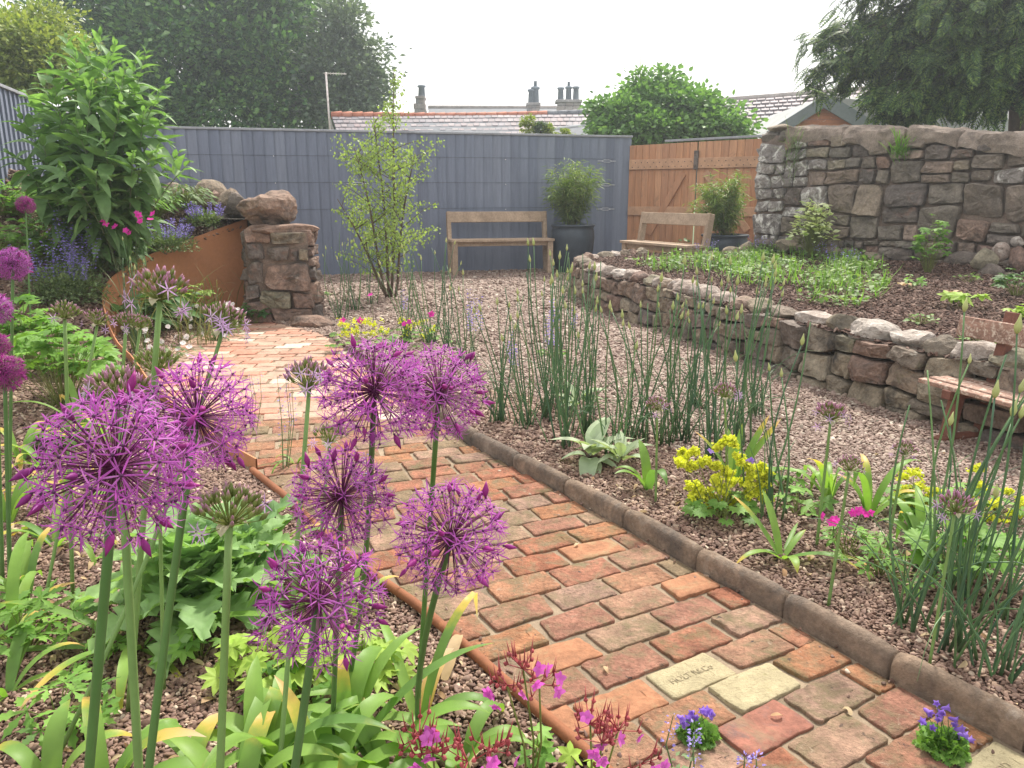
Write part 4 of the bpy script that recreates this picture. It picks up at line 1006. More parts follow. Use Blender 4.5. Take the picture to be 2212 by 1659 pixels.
# slatted brown bench at the right
p0 = Vector((2.07, 3.83, 0)); sd3 = (Vector((2.25, 3.26, 0)) - p0).normalized(); bk = Vector((2.29, 4.0, 0)) - p0; bk = (bk - sd3 * bk.dot(sd3)).normalized()
rot3 = Matrix((sd3, bk, Vector((0, 0, 1)))).transposed(); Lb = 1.25
t = thing('slatted_bench', tuple(p0), 'old slatted bench with flaking reddish brown paint at the right, against the low stone wall', 'bench')
L3 = lambda x, y, z: p0 + sd3 * x + bk * y + Vector((0, 0, z))
for i in range(4):
    b = MB(); b.box(L3(Lb / 2 + .0, .03 + i * .070, .300 + .003 * (i % 2)), (Lb, .052, .022), rot3, bev=.003); b.build('seat_slat', M['oldwood'], t, smooth=False)
for x in (.19, Lb - .19):
    for (y, zt, nm) in ((.05, .288, 'front_leg'), (.24, .66, 'back_post')):
        b = MB(); q0 = L3(x, y - (.02 if nm == 'front_leg' else 0), .02); q1 = L3(x, y + (.02 if nm == 'front_leg' else .11), zt); dd = (q1 - q0).normalized()
        r2 = Matrix((sd3, dd.cross(sd3), dd)).transposed(); b.box((q0 + q1) / 2, (.055, .05, (q1 - q0).length), r2, bev=.004); b.build(nm, M['redwood'], t, smooth=False)
    b = MB(); b.box(L3(x, .13, .27), (.05, .28, .045), rot3, bev=.003); b.build('seat_bearer', M['redwood'], t, smooth=False)
    b = MB(); b.box(L3(x, .12, .04), (.055, .30, .045), rot3, bev=.012); b.build('foot_runner', M['redwood'], t, smooth=False)
b = MB(); b.box(L3(Lb / 2 - .04, .295, .560), (Lb + .04, .028, .105), rot3 @ Matrix.Rotation(-.2, 3, 'X'), bev=.005); b.build('back_rail', M['oldwood'], t, smooth=False)

def pot(c, rad, h, label):
    t = thing('plant_pot', tuple(c), label, 'pot'); b = MB(); n = 40
    prof = [(.0, .0), (.66, 0), (.70, .02), (.84, .25), (.95, .5), (1.0, .72), (.985, .86), (.93, .92), (.97, .945), (1.02, .96), (1.02, .985), (.97, 1.0), (.90, .99), (.86, .93), (.86, .86)]
    for (q, z) in prof:
        for k in range(n): a = 2 * PI * k / n; b.v.append((c[0] + rad * q * math.cos(a), c[1] + rad * q * math.sin(a), c[2] + h * z)); b.t.append(0)
    for l in range(len(prof) - 1):
        for k in range(n): q = (k + 1) % n; b.f.append((l * n + k, l * n + q, l * n + n + q, l * n + n + k)); b.m.append(0)
    b.build('pot_body', M['pot'], t)
    b = MB(); b.add([(c[0] + rad * .87 * math.cos(2 * PI * k / 24), c[1] + rad * .87 * math.sin(2 * PI * k / 24), c[2] + h * .88) for k in range(24)], [tuple(range(24))]); b.build('potting_soil', M['soil'], t)
    return t
P1 = at(1236, 575, 12.95); P1.z = 0; P2 = at(1563, 560, 11.75); P2.z = .0
pot(P1, .36, .80, 'large dark glazed pot standing against the fence beside the lone bench')
pot(P2, .345, .69, 'wide dark pot in front of the gate, half hidden behind the raised bed')
# ================================================================ ROOFS, CHIMNEYS BEYOND THE FENCE
def roof_slates(parent, A, B, C, D, nrow, ncol, mat, seed, lift=.02):
    """A-B ridge (left,right), D-C eaves (left,right); slates as one joined part beyond the countable"""
    r_ = random.Random(seed); objs = []
    for i in range(nrow):
        for j in range(ncol + 1):
            off = .5 if i % 2 else 0
            u0, u1 = (j - off) / ncol, (j + 1 - off) / ncol; u0, u1 = max(u0, 0), min(u1, 1)
            if u1 - u0 < .005: continue
            v0, v1 = i / nrow, (i + 1.12) / nrow
            def P(u, v): return (A.lerp(B, u)).lerp(D.lerp(C, u), min(v, 1.0))
            g = .06 * (u1 - u0)
            p = [P(u0 + g, v0), P(u1 - g, v0), P(u1 - g, v1), P(u0 + g, v1)]
            n = (p[1] - p[0]).cross(p[3] - p[0]).normalized(); n = n if n.z > 0 else -n
            l0, l1 = .004, lift + r_.uniform(0, .014)
            b = MB(); q = [p[0] + n * l0, p[1] + n * l0, p[2] + n * l1, p[3] + n * l1, p[2], p[3]]
            b.add(q, [(0, 3, 2, 1), (3, 5, 4, 2)])
            objs.append(b)
    return objs
def slates_to_parts(objs, parent, mat):
    for b in objs[:300]: b.build('slate', mat, parent, smooth=False)
    if len(objs) > 300:
        a = MB()
        for b in objs[300:]: a.add(b.v, b.f)
        tag(a.build('slate', mat, parent, smooth=False), kind='stuff')
# long slate roof with the red ridge
Yr = 22.0
t = thing('slate_roofed_house', tuple(at(1050, 300, Yr)), 'long low house behind the fence with pinkish slates and a row of red ridge tiles', 'house')
A = at(716, 250, Yr); B = at(1290, 244, Yr + .5); D = at(742, 330, Yr - 2.2); C = at(1290, 330, Yr - 2.2)
Am = at(940, 256, Yr + .1)
objs = roof_slates(t, A, B, C, D, 9, 42, M['slate'], 2)
b = MB(); b.add([A, B, C, D, A + Vector((0, 2.5, -2)), B + Vector((0, 2.5, -2))], [(0, 3, 2, 1), (0, 1, 5, 4)]); b.build('roof_deck', M['slategrey'], t, smooth=False)
slates_to_parts(objs, t, M['slate'])
n = 26
for i in range(n):
    k0 = i / n; k1 = (i + 1) / n; sag = -.06 * math.sin(PI * k0)
    p = A.lerp(B, k0) + Vector((0, 0, sag)); q = A.lerp(B, k1) + Vector((0, 0, sag)); b = MB()
    b.tube([p, q], [.10, .12], 8); b.build('ridge_tile', M['ridge'] if i < 21 else M['slategrey'], t)
b = MB(); e1 = at(716, 250, Yr) + Vector((-.03, 0, -.05)); b.add([e1, D + Vector((-.05, 0, -.05)), D + Vector((-.05, 0, -2)), e1 + Vector((-.9, 2.0, -3)), e1 + Vector((-.45, 1.2, -1.2))], [(0, 4, 3, 2, 1)]); b.build('gable_wall', M['chim'], t, smooth=False)
# lean-to roof in front of it on the right
t = thing('grey_lean_to', tuple(at(1230, 290, 20)), 'plain pale grey sheet roof with a light edge strip, left of the leafy climber', 'outbuilding')
a_, b_, c_, d_ = at(1150, 285, 19.6), at(1330, 263, 19.6), at(1330, 312, 18.0), at(1110, 312, 18.0)
b = MB(); b.add([a_, b_, c_, d_, a_ + Vector((0, .3, -2)), b_ + Vector((0, .3, -2))], [(0, 3, 2, 1), (0, 1, 5, 4)]); b.build('roof_sheet', M['slategrey'], t, smooth=False)
b = MB(); b.tube([a_, b_], .05, 6); b.build('edge_strip', M['render'], t)
# back roof with chimneys
Yb = 32.0
t = thing('distant_house', tuple(at(1100, 240, Yb)), 'far grey roofed house whose flat ridge shows between the chimneys', 'house')
A = at(925, 233, Yb); B = at(1262, 233, Yb); C = at(1262, 275, Yb - 3); D = at(925, 275, Yb - 3)
b = MB(); b.add([A, B, C, D, A + Vector((0, 4, -3)), B + Vector((0, 4, -3))], [(0, 3, 2, 1), (0, 1, 5, 4), (0, 4, 3), (1, 2, 5)]); b.build('roof', M['slategrey'], t, smooth=False)
b = MB(); b.tube([A, B], .1, 6); b.build('ridge', M['chim'], t)
def chimney(u, vtop, vbase, wpx, Y, pots, label, stepped=False):
    base = at(u, vbase, Y); t = thing('chimney', tuple(base), label, 'chimney'); s = Y / FPX; pots = [(p0_, p1_ * .82, p2_, p3_) for p0_, p1_, p2_, p3_ in pots]
    top = at(u, vtop, Y); h = top.z - base.z; ww = wpx * s
    nr = max(4, int(h / .22))
    for i in range(nr):
        k = 1 if (stepped and i > nr * .5) else 0
        nb = 3
        for j in range(nb):
            b = MB(); w2 = ww * (.72 if k else 1); b.box(base + Vector(((j - 1) * w2 / nb + (.012 if i % 2 else -.012), 0, h * (i + .5) / nr)), (w2 / nb * .95, .5, h / nr * .92), bev=.01); b.build('block', M['chim'], t, smooth=False)
    b = MB(); b.box(base + Vector((0, 0, h / 2)), (ww * .66, .44, h * .99)); b.build('core', M['slategrey'], t, smooth=False)
    b = MB(); b.box(top + Vector((0, 0, .0)), (ww * (.8 if stepped else 1.12), .62, .09), bev=.01); b.build('cap', M['chim'], t, smooth=False)
    for (du, hp, wp_, cowl) in pots:
        c = top + Vector((du * s, 0, 0)); hh = hp * s; r_ = wp_ * s / 2
        b = MB(); b.tube([c, c + Vector((0, 0, hh * .85)), c + Vector((0, 0, hh * .86)), c + Vector((0, 0, hh * .95)), c + Vector((0, 0, hh))], [r_, r_ * .82, r_ * 1.12, r_ * 1.15, r_], 12); o = b.build('chimney_pot', M['chimpot'], t)
        if cowl: 
            b = MB(); b.tube([c + Vector((0, 0, hh)), c + Vector((0, 0, hh * 1.28)), c + Vector((0, 0, hh * 1.3))], [r_ * .45, r_ * .4, r_ * .6], 8); b.build('cowl', M['chimpot'], o)
    return t
chimney(909, 212, 262, 24, 30, [(2, 30, 15, False)], 'stepped stone chimney with one tall pot behind the young birch', True)
chimney(1152, 226, 262, 26, 31, [(-4, 36, 14, False), (4, 42, 16, True)], 'pair of joined chimney pots on a low stack, middle of the far roof', False)
chimney(1228, 220, 262, 48, 28, [(-16, 34, 13, False), (0, 36, 13, True), (15, 36, 13, False)], 'stone chimney stack with three separate tall pots, one with a cowl', False)
# aerial
t = thing('tv_aerial', tuple(at(713, 300, 19)), 'thin white television aerial standing on the gable left of the red ridge tiles', 'aerial')
b = MB(); b.tube([at(714, 300, 19), at(704, 156, 19)], .022, 6); b.build('mast', M['white'], t)
b = MB(); b.tube([at(699, 158, 19), at(748, 160, 19)], .012, 6)
for u in range(702, 748, 6): b.tube([at(u, 157, 18.95), at(u, 162, 19.1)], .006, 4)
b.build('aerial_boom', M['white'], t)
# right hand: big pinkish slate roof
t = thing('slate_roofed_building', tuple(at(1700, 250, 24)), 'large building behind the right hand wall with a long roof of pinkish grey slates', 'building')
A = at(1540, 220, 24); B = at(2420, 150, 24); C = at(2420, 300, 19); D = at(1540, 315, 20)
b = MB(); b.add([A, B, C, D, A + Vector((0, 3, -3)), B + Vector((0, 3, -3))], [(0, 3, 2, 1), (0, 1, 5, 4)]); b.build('roof_deck', M['slategrey'], t, smooth=False)
slates_to_parts(roof_slates(t, A, B, C, D, 12, 46, M['slate'], 5, .05), t, M['slate'])
b = MB(); b.tube([A, B], .11, 6); b.build('ridge', M['chim'], t)
# shed
Ys = 14.6
t = thing('garden_shed', tuple(at(1810, 270, Ys)), 'wooden shed beyond the wall, orange gable boards under a felt roof with grey barge boards', 'shed')
ap = at(1782, 218, Ys); lf = at(1672, 292, Ys); rt = at(1905, 300, Ys)
gl = lambda k: lf.lerp(ap, k)
for i in range(7):
    z0 = ap.z - .06 - i * .125; z1 = z0 - .12
    def xa(z): k = (ap.z - z) / (ap.z - lf.z); return ap.x + (lf.x - ap.x) * k + .04
    def xb_(z): k = (ap.z - z) / (ap.z - rt.z); return ap.x + (rt.x - ap.x) * k - .04
    b = MB(); y = ap.y + .05
    f = [(xa(z0), y, z0), (xb_(z0), y, z0), (xb_(z1), y - .012, z1), (xa(z1), y - .012, z1)]; bk_ = [(p[0], p[1] + .03, p[2]) for p in f]
    b.add(f + bk_, [(0, 1, 2, 3), (3, 2, 6, 7), (0, 4, 5, 1)]); b.build('gable_board', M['shedwood'], t, smooth=False)
def bar(p, q, h_, d_, nm, mt):
    dd = (q - p).normalized(); up = Vector((0, 1, 0)); r2 = Matrix((dd, up, dd.cross(up))).transposed(); b = MB(); b.box((p + q) / 2, ((q - p).length, d_, h_), r2, bev=.004); b.build(nm, mt, t, smooth=False)
bar(lf + Vector((-.1, -.03, -.02)), ap + Vector((0, -.03, 0)), .19, .03, 'barge_board', M['barge']); bar(ap + Vector((0, -.035, 0)), rt + Vector((.15, -.035, -.02)), .24, .03, 'barge_board', M['barge'])
e0, e1_ = ap + Vector((0, 0, .06)), rt + Vector((.3, 0, 0)); off = Vector((3.2, 1.2, -.12)); off2 = Vector((4.6, .6, -.02))
b = MB(); b.add([ap + Vector((0, -.05, .08)), rt + Vector((.05, -.05, .03)), rt + Vector((5.0, .2, .05)), ap + Vector((5.0, 1.4, .05)), ap + Vector((0, 3, .05)), lf + Vector((0, 3, 0)), lf + Vector((0, -.04, .06))], [(0, 1, 2, 3), (0, 3, 4), (0, 4, 5, 6)]); b.build('felt_roof', M['felt'], t, smooth=False)
for k in (.33, .66): b = MB(); b.tube([ap.lerp(rt, k) + Vector((.05, -.03, .07)), (ap + Vector((5.0, 1.4, .06))).lerp(rt + Vector((5, .2, .06)), k)], .012, 4); b.build('felt_lap', M['wire'], t)
b = MB(); q = rt + Vector((.0, .0, -.05)); b.add([q, q + Vector((5, .2, 0)), q + Vector((5, .2, -1.5)), q + Vector((0, 0, -1.5)), lf, lf + Vector((0, 0, -1.5))], [(0, 3, 2, 1), (4, 5, 3, 0)]); b.build('shed_wall', M['shedwood'], t, smooth=False)

# ================================================================ TREES AND LARGE SHRUBS
KITE = ([(0, 0, 0), (.28, .42, .06), (0, 1, -.04), (-.28, .42, .06)], [(0, 1, 2), (0, 2, 3)])
OVAL = ([(0, 0, 0), (.3, .25, .05), (.34, .55, .06), (0, 1, -.1), (-.34, .55, .06), (-.3, .25, .05), (0, .5, 0)], [(0, 1, 6), (1, 2, 6), (2, 3, 6), (3, 4, 6), (4, 5, 6), (5, 0, 6)])
def lobes(cs, n, lf_, spread=.35, inner=.2):
    """leaf positions: clumps of leaves on the outside of ellipsoids (centre, radii)"""
    P = []; D = []; wts = np.array([c[1][0] * c[1][2] for c in cs]); wts = wts / wts.sum()
    for (c, rad), wt in zip(cs, wts):
        m = int(n * wt); nc = max(6, m // lf_)
        d = nrm(rng.normal(size=(nc, 3))); k = rng.uniform(.45, 1.05, nc) ** .6
        cc = np.array(c) + d * k[:, None] * np.array(rad)
        idx = rng.integers(0, nc, m); off = rng.normal(size=(m, 3)) * np.array([1, 1, .55]) * spread
        P.append(cc[idx] + off); D.append(nrm(d[idx] * .8 + off / max(spread, 1e-3) * .5 + np.array([0, 0, -.1]) + rng.normal(size=(m, 3)) * .5))
    return np.vstack(P), np.vstack(D)
def tree(name, label, cs, n, size, mat, trunk, cat='tree', lf_=60, spread=.35, tmpl=KITE, tmat='trunk', limbs=6):
    t = thing(name, tuple(trunk[0]), label, cat); P, D = lobes(cs, n, lf_, spread)
    scatter('crown', tmpl[0], tmpl[1], frames(D, roll=1.2), P, size * rng.uniform(.6, 1.3, len(P)), M[mat], t)
    b = MB(); b.tube(trunk, [trunk_r * (1 - .65 * i / (len(trunk) - 1)) for i, trunk_r in enumerate([.03 + .028 * (trunk[-1].z - trunk[0].z)] * len(trunk))], 8)
    r_ = random.Random(len(name))
    for i in range(limbs):
        k = r_.uniform(.35, 1); p = trunk[0].lerp(trunk[-1], k); c = cs[i % len(cs)]; q = Vector(c[0]) + Vector([r_.uniform(-.5, .5) * x for x in c[1]]); m_ = p.lerp(q, .5) + Vector((0, 0, -.1))
        b.tube([p, m_, q], [.05 * (1.3 - k) + .02, .03, .008], 5)
    b.build('trunk', M[tmat], t); return t
def E3(u, v, Y, ru, rv, ry):
    s = Y / FPX; return (tuple(at(u, v, Y)), (ru * s, ry, rv * s))
# dark broad tree filling the upper left
tree('broadleaf_tree', 'huge dense dark green tree towering over the fence at the upper left',
     [E3(215, 70, 27.3, 90, 110, 2.3), E3(330, -60, 28.0, 170, 110, 2.9), E3(480, -50, 28.0, 150, 100, 2.9), E3(540, 70, 26.6, 110, 110, 2.3), E3(400, 110, 26.0, 190, 90, 2.6), E3(600, 170, 26.0, 80, 80, 2.1), E3(620, 20, 26.6, 55, 80, 1.8), E3(500, 240, 25.5, 220, 35, 2.0), E3(300, 220, 26.3, 110, 60, 2.0), E3(610, -60, 27.3, 60, 60, 1.8), E3(660, 235, 25.5, 50, 36, 1.6)],
     60000, .22, 'treedark', [at(400, 700, 28.0), at(405, 400, 28.0), at(410, 150, 28.0), at(415, -40, 28.0)], lf_=150, spread=.60, limbs=14)
tree('slender_tree', 'smaller greyish tree with wispy outer sprigs just right of the huge dark tree',
     [E3(730, 150, 25.2, 50, 70, 1.3), E3(745, 60, 25.2, 32, 50, 0.9), E3(772, 200, 25.2, 42, 60, 1.2), E3(800, 110, 25.2, 18, 18, 0.5), E3(800, 175, 25.2, 20, 20, 0.5), E3(740, 240, 24.9, 70, 45, 1.3), E3(815, 150, 25.2, 8, 30, 0.4)],
     15000, .17, 'treegrey', [at(740, 600, 25.2), at(740, 300, 25.2), at(745, 60, 25.2)], lf_=40, spread=.27, limbs=9)
tree('golden_conifer', 'yellow green feathery tree above the side fence at the far left edge',
     [E3(20, 120, 15, 60, 60, 1.0), E3(75, 90, 15, 45, 60, .9), E3(115, 130, 15.2, 60, 60, 1), E3(60, 150, 15, 100, 36, 1.), E3(20, 60, 15.4, 20, 25, .4), E3(110, 50, 15.4, 24, 40, .5)],
     14000, .11, 'treeyellow', [at(60, 500, 15.3), at(70, 250, 15.3), at(80, 60, 15.3)], lf_=45, spread=.16)
# leafy climber mass over the gate
t = tree('climbing_shrub', 'rounded fresh green mass of climber leaves rising over the gate',
     [E3(1345, 262, 16, 54, 40, .8), E3(1410, 228, 16.3, 62, 34, .8), E3(1475, 240, 16.2, 62, 40, .9), E3(1530, 272, 15.8, 54, 30, .8), E3(1420, 288, 15.5, 115, 28, .7), E3(1585, 292, 15.4, 30, 18, .5), E3(1385, 178, 16.3, 10, 26, .2), E3(1440, 178, 16.3, 14, 20, .2), E3(1575, 245, 16, 12, 12, .2), E3(1300, 235, 16, 12, 14, .2)],
     24000, .105, 'ivy', [at(1450, 560, 16.5), at(1450, 400, 16.5), at(1450, 250, 16.5)], 'shrub', lf_=45, spread=.14, tmpl=OVAL)
b = MB()
for (u, du, v0) in ((1378, 3, 130), (1384, -1, 110), (1392, 6, 150), (1372, -3, 165)): b.tube([at(u, 210, 16.3), at(u + du, v0, 16.3)], [.012, .004], 4)
b.build('bare_shoot', M['budmix'], t)
for k, (u, v, ru, rv, tx) in enumerate([(1142, 272, 13, 28, 'tallest small golden bush peeping over the fence'), (1168, 283, 15, 22, 'loose pale green bush over the fence between two golden ones'), (1186, 287, 10, 20, 'middle small golden cone over the fence'), (1222, 293, 12, 14, 'lowest small golden tuft over the fence, nearest the leafy climber')]):
    t = thing('golden_bush', tuple(at(u, 330, 15)), tx, 'bush'); P, D = lobes([E3(u, v, 15, ru * .8, rv * .8, .12)], 700, 20, .035); scatter('foliage', *KITE, frames(D, roll=1.2), P, .055 * rng.uniform(.6, 1.3, len(P)), M['treegrey' if k == 1 else 'treeyellow'], t)
    b = MB(); b.tube([at(u, 360, 15), at(u, v, 15)], .015, 5); b.build('stem', M['trunk'], t)
# conifer over the wall at the upper right: drooping sprays on level boughs
def spray_template():
    vs = []; fs = []
    def lf(p, d, l, w_):
        s = np.array([-d[1], d[0], 0]); o = len(vs); p = np.array(p)
        vs.extend([p, p + d * l * .5 + s * w_ + [0, 0, .01], p + d * l, p + d * l * .5 - s * w_ + [0, 0, .01]]); fs.append((o, o + 1, o + 2, o + 3))
    for i in range(9):
        k = i / 9; y = .08 + .88 * k; ln = .42 * math.sin(PI * (.18 + .75 * k)) ** .8 * (1 - .45 * k)
        for sg in (-1, 1):
            a = R(52 - 14 * k); d = np.array([sg * math.sin(a), math.cos(a), -.12]); p = np.array([0, y, -.22 * k * k])
            lf(p, d, ln * .62, .028); lf(p + d * ln * .35, d + np.array([0, .35, -.15]), ln * .5, .024); lf(p + d * ln * .3, d + np.array([sg * .5, -.2, -.15]), ln * .42, .022)
    lf(np.array([0, .9, -.2]), np.array([0, 1, -.3]), .16, .03); lf(np.array([0, 0, 0]), np.array([0, 1, -.1]), .95, .014)
    return vs, fs
SV, SF = spray_template()
t = thing('drooping_conifer', tuple(at(2200, 500, 11.6)), 'dark conifer with drooping fronds overhanging the stone wall at the upper right', 'tree')
T0 = at(2196, 420, 11.9); T1 = at(2203, 60, 11.9); T2 = at(2210, -250, 11.9)
bt = MB(); bt.tube([T0 - Vector((0, 0, 1)), T0, T1, T2], [.14, .13, .11, .08], 10)
PP = []; DD = []; SS = []
r_ = random.Random(99)
boughs = [((1740, 100), 11.6), ((1755, 150), 11.3), ((1780, 70), 11.8), ((1820, 10), 11.5), ((1880, 200), 11.2), ((1900, 225), 11.0), ((1930, 240), 11.4), ((1960, 200), 10.8), ((2010, 230), 10.9), ((1990, 130), 10.7),
          ((2060, 200), 10.8), ((2100, 215), 11.0), ((2140, 180), 10.6), ((2190, 120), 10.4), ((1850, -40), 11.4), ((1920, -60), 11.1), ((2050, 60), 10.6), ((2000, 20), 10.7), ((2120, 0), 10.5), ((1900, 60), 11.2), ((1940, 120), 11.2), ((1830, 110), 11.5), ((2260, 160), 11), ((2280, 40), 10.8), ((2080, 130), 10.5), ((2210, 215), 11.3), ((2200, 30), 10.5), ((1965, -20), 11.2), ((1870, 150), 11.6), ((2060, -40), 11), ((1915, 180), 11.7), ((2030, 170), 11.6), ((1985, 75), 11.5), ((1895, 250), 11.3), ((1955, 262), 11.2), ((2085, 245), 11.3), ((1765, 190), 11.6), ((1800, 130), 11.4), ((2140, 240), 11.6)]
for (uv, Y) in boughs:
    q = at(uv[0], uv[1], Y); p = T0.lerp(T2, max(0, min(1, (q.z + .5 - T0.z) / (T2.z - T0.z)))); p.z = min(max(q.z + .55, T0.z), T2.z + 1)
    pts = [p.lerp(q, k) + Vector((0, 0, .16 * math.sin(PI * k))) for k in np.linspace(0, 1, 7)]; bt.tube(pts, [.045, .035, .03, .022, .016, .01, .005], 5)
    n_ = int(105 * max(.7, (q - p).length / 2))
    for _ in range(n_):
        k = r_.uniform(.18, 1) ** .75; i = min(int(k * 6), 5); c = pts[i].lerp(pts[i + 1], k * 6 - i)
        dd = (q - p).normalized() * r_.uniform(.0, 1.0) + Vector((r_.gauss(0, .65), r_.gauss(0, .65), r_.uniform(-1.0, .0)))
        PP.append(tuple(c + Vector((r_.gauss(0, .08), r_.gauss(0, .08), r_.gauss(0, .06))))); DD.append(tuple(dd.normalized())); SS.append(r_.uniform(.24, .50) * (1 - .25 * k))
# crown continuing above the frame
for _ in range(700):
    c = T1.lerp(T2, r_.random()) + Vector((r_.gauss(0, .9), r_.gauss(0, .9), r_.gauss(0, .5))); PP.append(tuple(c)); DD.append(tuple(Vector((r_.gauss(0, 1), r_.gauss(0, 1), -.5)).normalized())); SS.append(r_.uniform(.3, .5))
up = np.array([[0, 0, 1.0]] * len(PP)) + rng.normal(0, .35, (len(PP), 3))
scatter('fronds', SV, SF, frames(np.array(DD), up), np.array(PP), np.array(SS), M['conifer'], t); print('conifer', len(PP))
bt.build('trunk', M['trunk'], t)

# ---------------------------------------------------------------- the young tree in the gravel
c0 = gp(845, 645); t = thing('young_birch', tuple(c0), 'slim young multi stemmed tree with small light green leaves in the gravel before the fence', 'tree')
b = MB(); r_ = random.Random(4); P = []; D = []
top = at(858, 150, 9.4); tips = []
stems = [(0, at(855, 155, 9.4)), (-.05, at(765, 320, 9.3)), (.05, at(895, 330, 9.5)), (-.02, at(810, 250, 9.6)), (-.04, at(730, 430, 9.4))]
for dx, q in stems:
    p = c0 + Vector((dx, r_.uniform(-.03, .03), 0)); pts = [p]; m_ = 9
    for i in range(1, m_ + 1): k = i / m_; pts.append(p.lerp(q, k) + Vector((math.sin(k * 5 + dx * 40) * .02 - dx * .3 * math.sin(k * 3), math.cos(k * 4) * .02, 0)))
    b.tube(pts, [.017 * (1 - .85 * i / m_) + .002 for i in range(m_ + 1)], 7)
    nb = 42 if dx == 0 else 20
    for j in range(nb):
        k = r_.uniform(.16, .97); i = min(int(k * m_), m_ - 1); s = pts[i].lerp(pts[i + 1], k * m_ - i)
        hh = (s.z) / 2.7; reach = .66 * math.sin(PI * min(1, .22 + .78 * hh)) ** .9 * (1.0 if dx == 0 else .75) * r_.uniform(.6, 1.15)
        reach = max(reach, .08) * (.45 if s.z > 2.05 else 1); a = r_.uniform(0, 2 * PI); d = Vector((math.cos(a), math.sin(a) * .9, r_.uniform(.25, .75)))
        e = s + d * reach; mid = s.lerp(e, .5) + Vector((0, 0, .02)); b.tube([s, mid, e], [.005, .0035, .0015], 4)
        nl = int(44 * max(reach, .2) / .4)
        for _ in range(nl):
            q2 = r_.uniform(.15, 1.05); c = s.lerp(e, q2) + Vector((r_.gauss(0, .035), r_.gauss(0, .035), r_.gauss(0, .03))); P.append(tuple(c)); D.append((r_.gauss(0, .5), r_.gauss(0, .5), -r_.uniform(.2, 1)))
b.build('trunk', M['bark'], t)
scatter('leaves', *OVAL, frames(np.array(D), rng.normal(0, 1, (len(D), 3)) + [0, -.5, .6]), np.array(P), .035 * rng.uniform(.6, 1.3, len(P)), M['birch'], t); print('birch', len(P))

# ---------------------------------------------------------------- bamboos in the pots
def bamboo(pos, h, spread, n, label, seed, lean=(0, 0), narrow=False):
    t = thing('potted_bamboo', tuple(pos), label, 'bamboo'); r_ = random.Random(seed); b = MB(); P = []; D = []
    for i in range(n):
        a = r_.uniform(0, 2 * PI); rr_ = r_.uniform(.0, .10); p = pos + Vector((math.cos(a) * rr_, math.sin(a) * rr_, 0)); hh = h * r_.uniform(.45, 1) ** .9
        out = spread * r_.uniform(.1, 1) * (1.2 - .6 * hh / h); q = p + Vector((math.cos(a) * out + lean[0] * hh, math.sin(a) * out * .8 + lean[1], hh)); mid = p.lerp(q, .5) + Vector((-math.cos(a) * out * .15, 0, hh * .1))
        b.tube([p, mid, q], [.005, .004, .0015], 4)
        for _ in range(95):
            k = r_.uniform(.22, 1); c = (p.lerp(mid, k * 2) if k < .5 else mid.lerp(q, k * 2 - 1)) + Vector((r_.gauss(0, .05), r_.gauss(0, .05), r_.gauss(0, .04)))
            P.append(tuple(c)); D.append((r_.gauss(0, .8) + math.cos(a) * .6, r_.gauss(0, .8), r_.uniform(-.6, .45)))
    b.build('canes', M['bamboocane'], t)
    bl = ([(0, 0, 0), (.07, .35, .01), (0, 1, -.12), (-.07, .35, .01)], [(0, 1, 2), (0, 2, 3)])
    scatter('leaves', *bl, frames(np.array(D)), np.array(P), .125 * rng.uniform(.6, 1.3, len(P)), M['bamboo'], t)
bamboo(P1 + Vector((0, 0, .7)), 1.10, .66, 44, 'bamboo with fine drooping leaves growing in the large pot by the fence', 5)
bamboo(P2 + Vector((0, 0, .6)), 1.0, .62, 38, 'lighter yellowish bamboo growing in the pot before the gate', 8, lean=(-.12, 0))

# ---------------------------------------------------------------- buddleja
def lance(nseg=6, w_=.17, droop=.35, fold=.25):
    vs = []; fs = []
    for i in range(nseg + 1):
        k = i / nseg; ww = w_ * (math.sin(PI * min(1, k ** .75)) ** .85 if 0 < k < 1 else .02) ; y = math.sin(k * droop * 1.2) / (droop * 1.2) if droop else k; z = -(1 - math.cos(k * droop * 1.7)) / 1.2
        vs += [(ww, y, z + fold * ww), (0, y, z), (-ww, y, z + fold * ww)]
        if i < nseg: o = i * 3; fs += [(o, o + 1, o + 4, o + 3), (o + 1, o + 2, o + 5, o + 4)]
    return vs, fs
LN = [lance(6, .185, d, f) for d, f in ((.35, .3), (.7, .25), (.9, .3), (.2, .4))]
LMESH = [mesh_of('leaf', v, f, M['budd']) for v, f in LN]
base = Vector((-2.55 * 1.45, 7.3, 0)); base.x = at(210, 480, 7.2).x; base.z = float(gz(base.x, 7.2)) - .02; base.y = 7.2
t = thing('buddleja', tuple(base), 'large shrub with long pointed grey green leaves on upright stems before the side fence', 'shrub')
r_ = random.Random(12); leaves = []; bs = MB()
tips = [(205, 85, 7.1), (160, 80, 7.3), (240, 75, 7.2), (275, 95, 7.0), (330, 120, 7.1), (350, 115, 6.9), (120, 130, 7.0), (95, 170, 7.2), (180, 110, 6.8), (260, 130, 6.8), (300, 150, 6.7), (45, 240, 6.8), (20, 330, 6.9), (60, 200, 7.4), (400, 180, 6.9), (395, 250, 6.8), (455, 350, 6.7), (430, 330, 7.2), (130, 210, 6.6), (220, 180, 6.5),
        (290, 220, 6.5), (345, 240, 6.6), (180, 270, 6.4), (100, 300, 6.6), (250, 300, 6.3), (320, 330, 6.3), (380, 320, 6.5), (150, 360, 6.2), (60, 360, 6.6), (220, 120, 7.5), (310, 180, 7.5), (150, 150, 7.6), (370, 200, 7.4), (230, 370, 6.2), (392, 370, 7.2), (300, 400, 6.8), (190, 410, 6.2), (340, 410, 7.0), (120, 400, 6.4), (270, 150, 7.4), (90, 230, 7.6)]
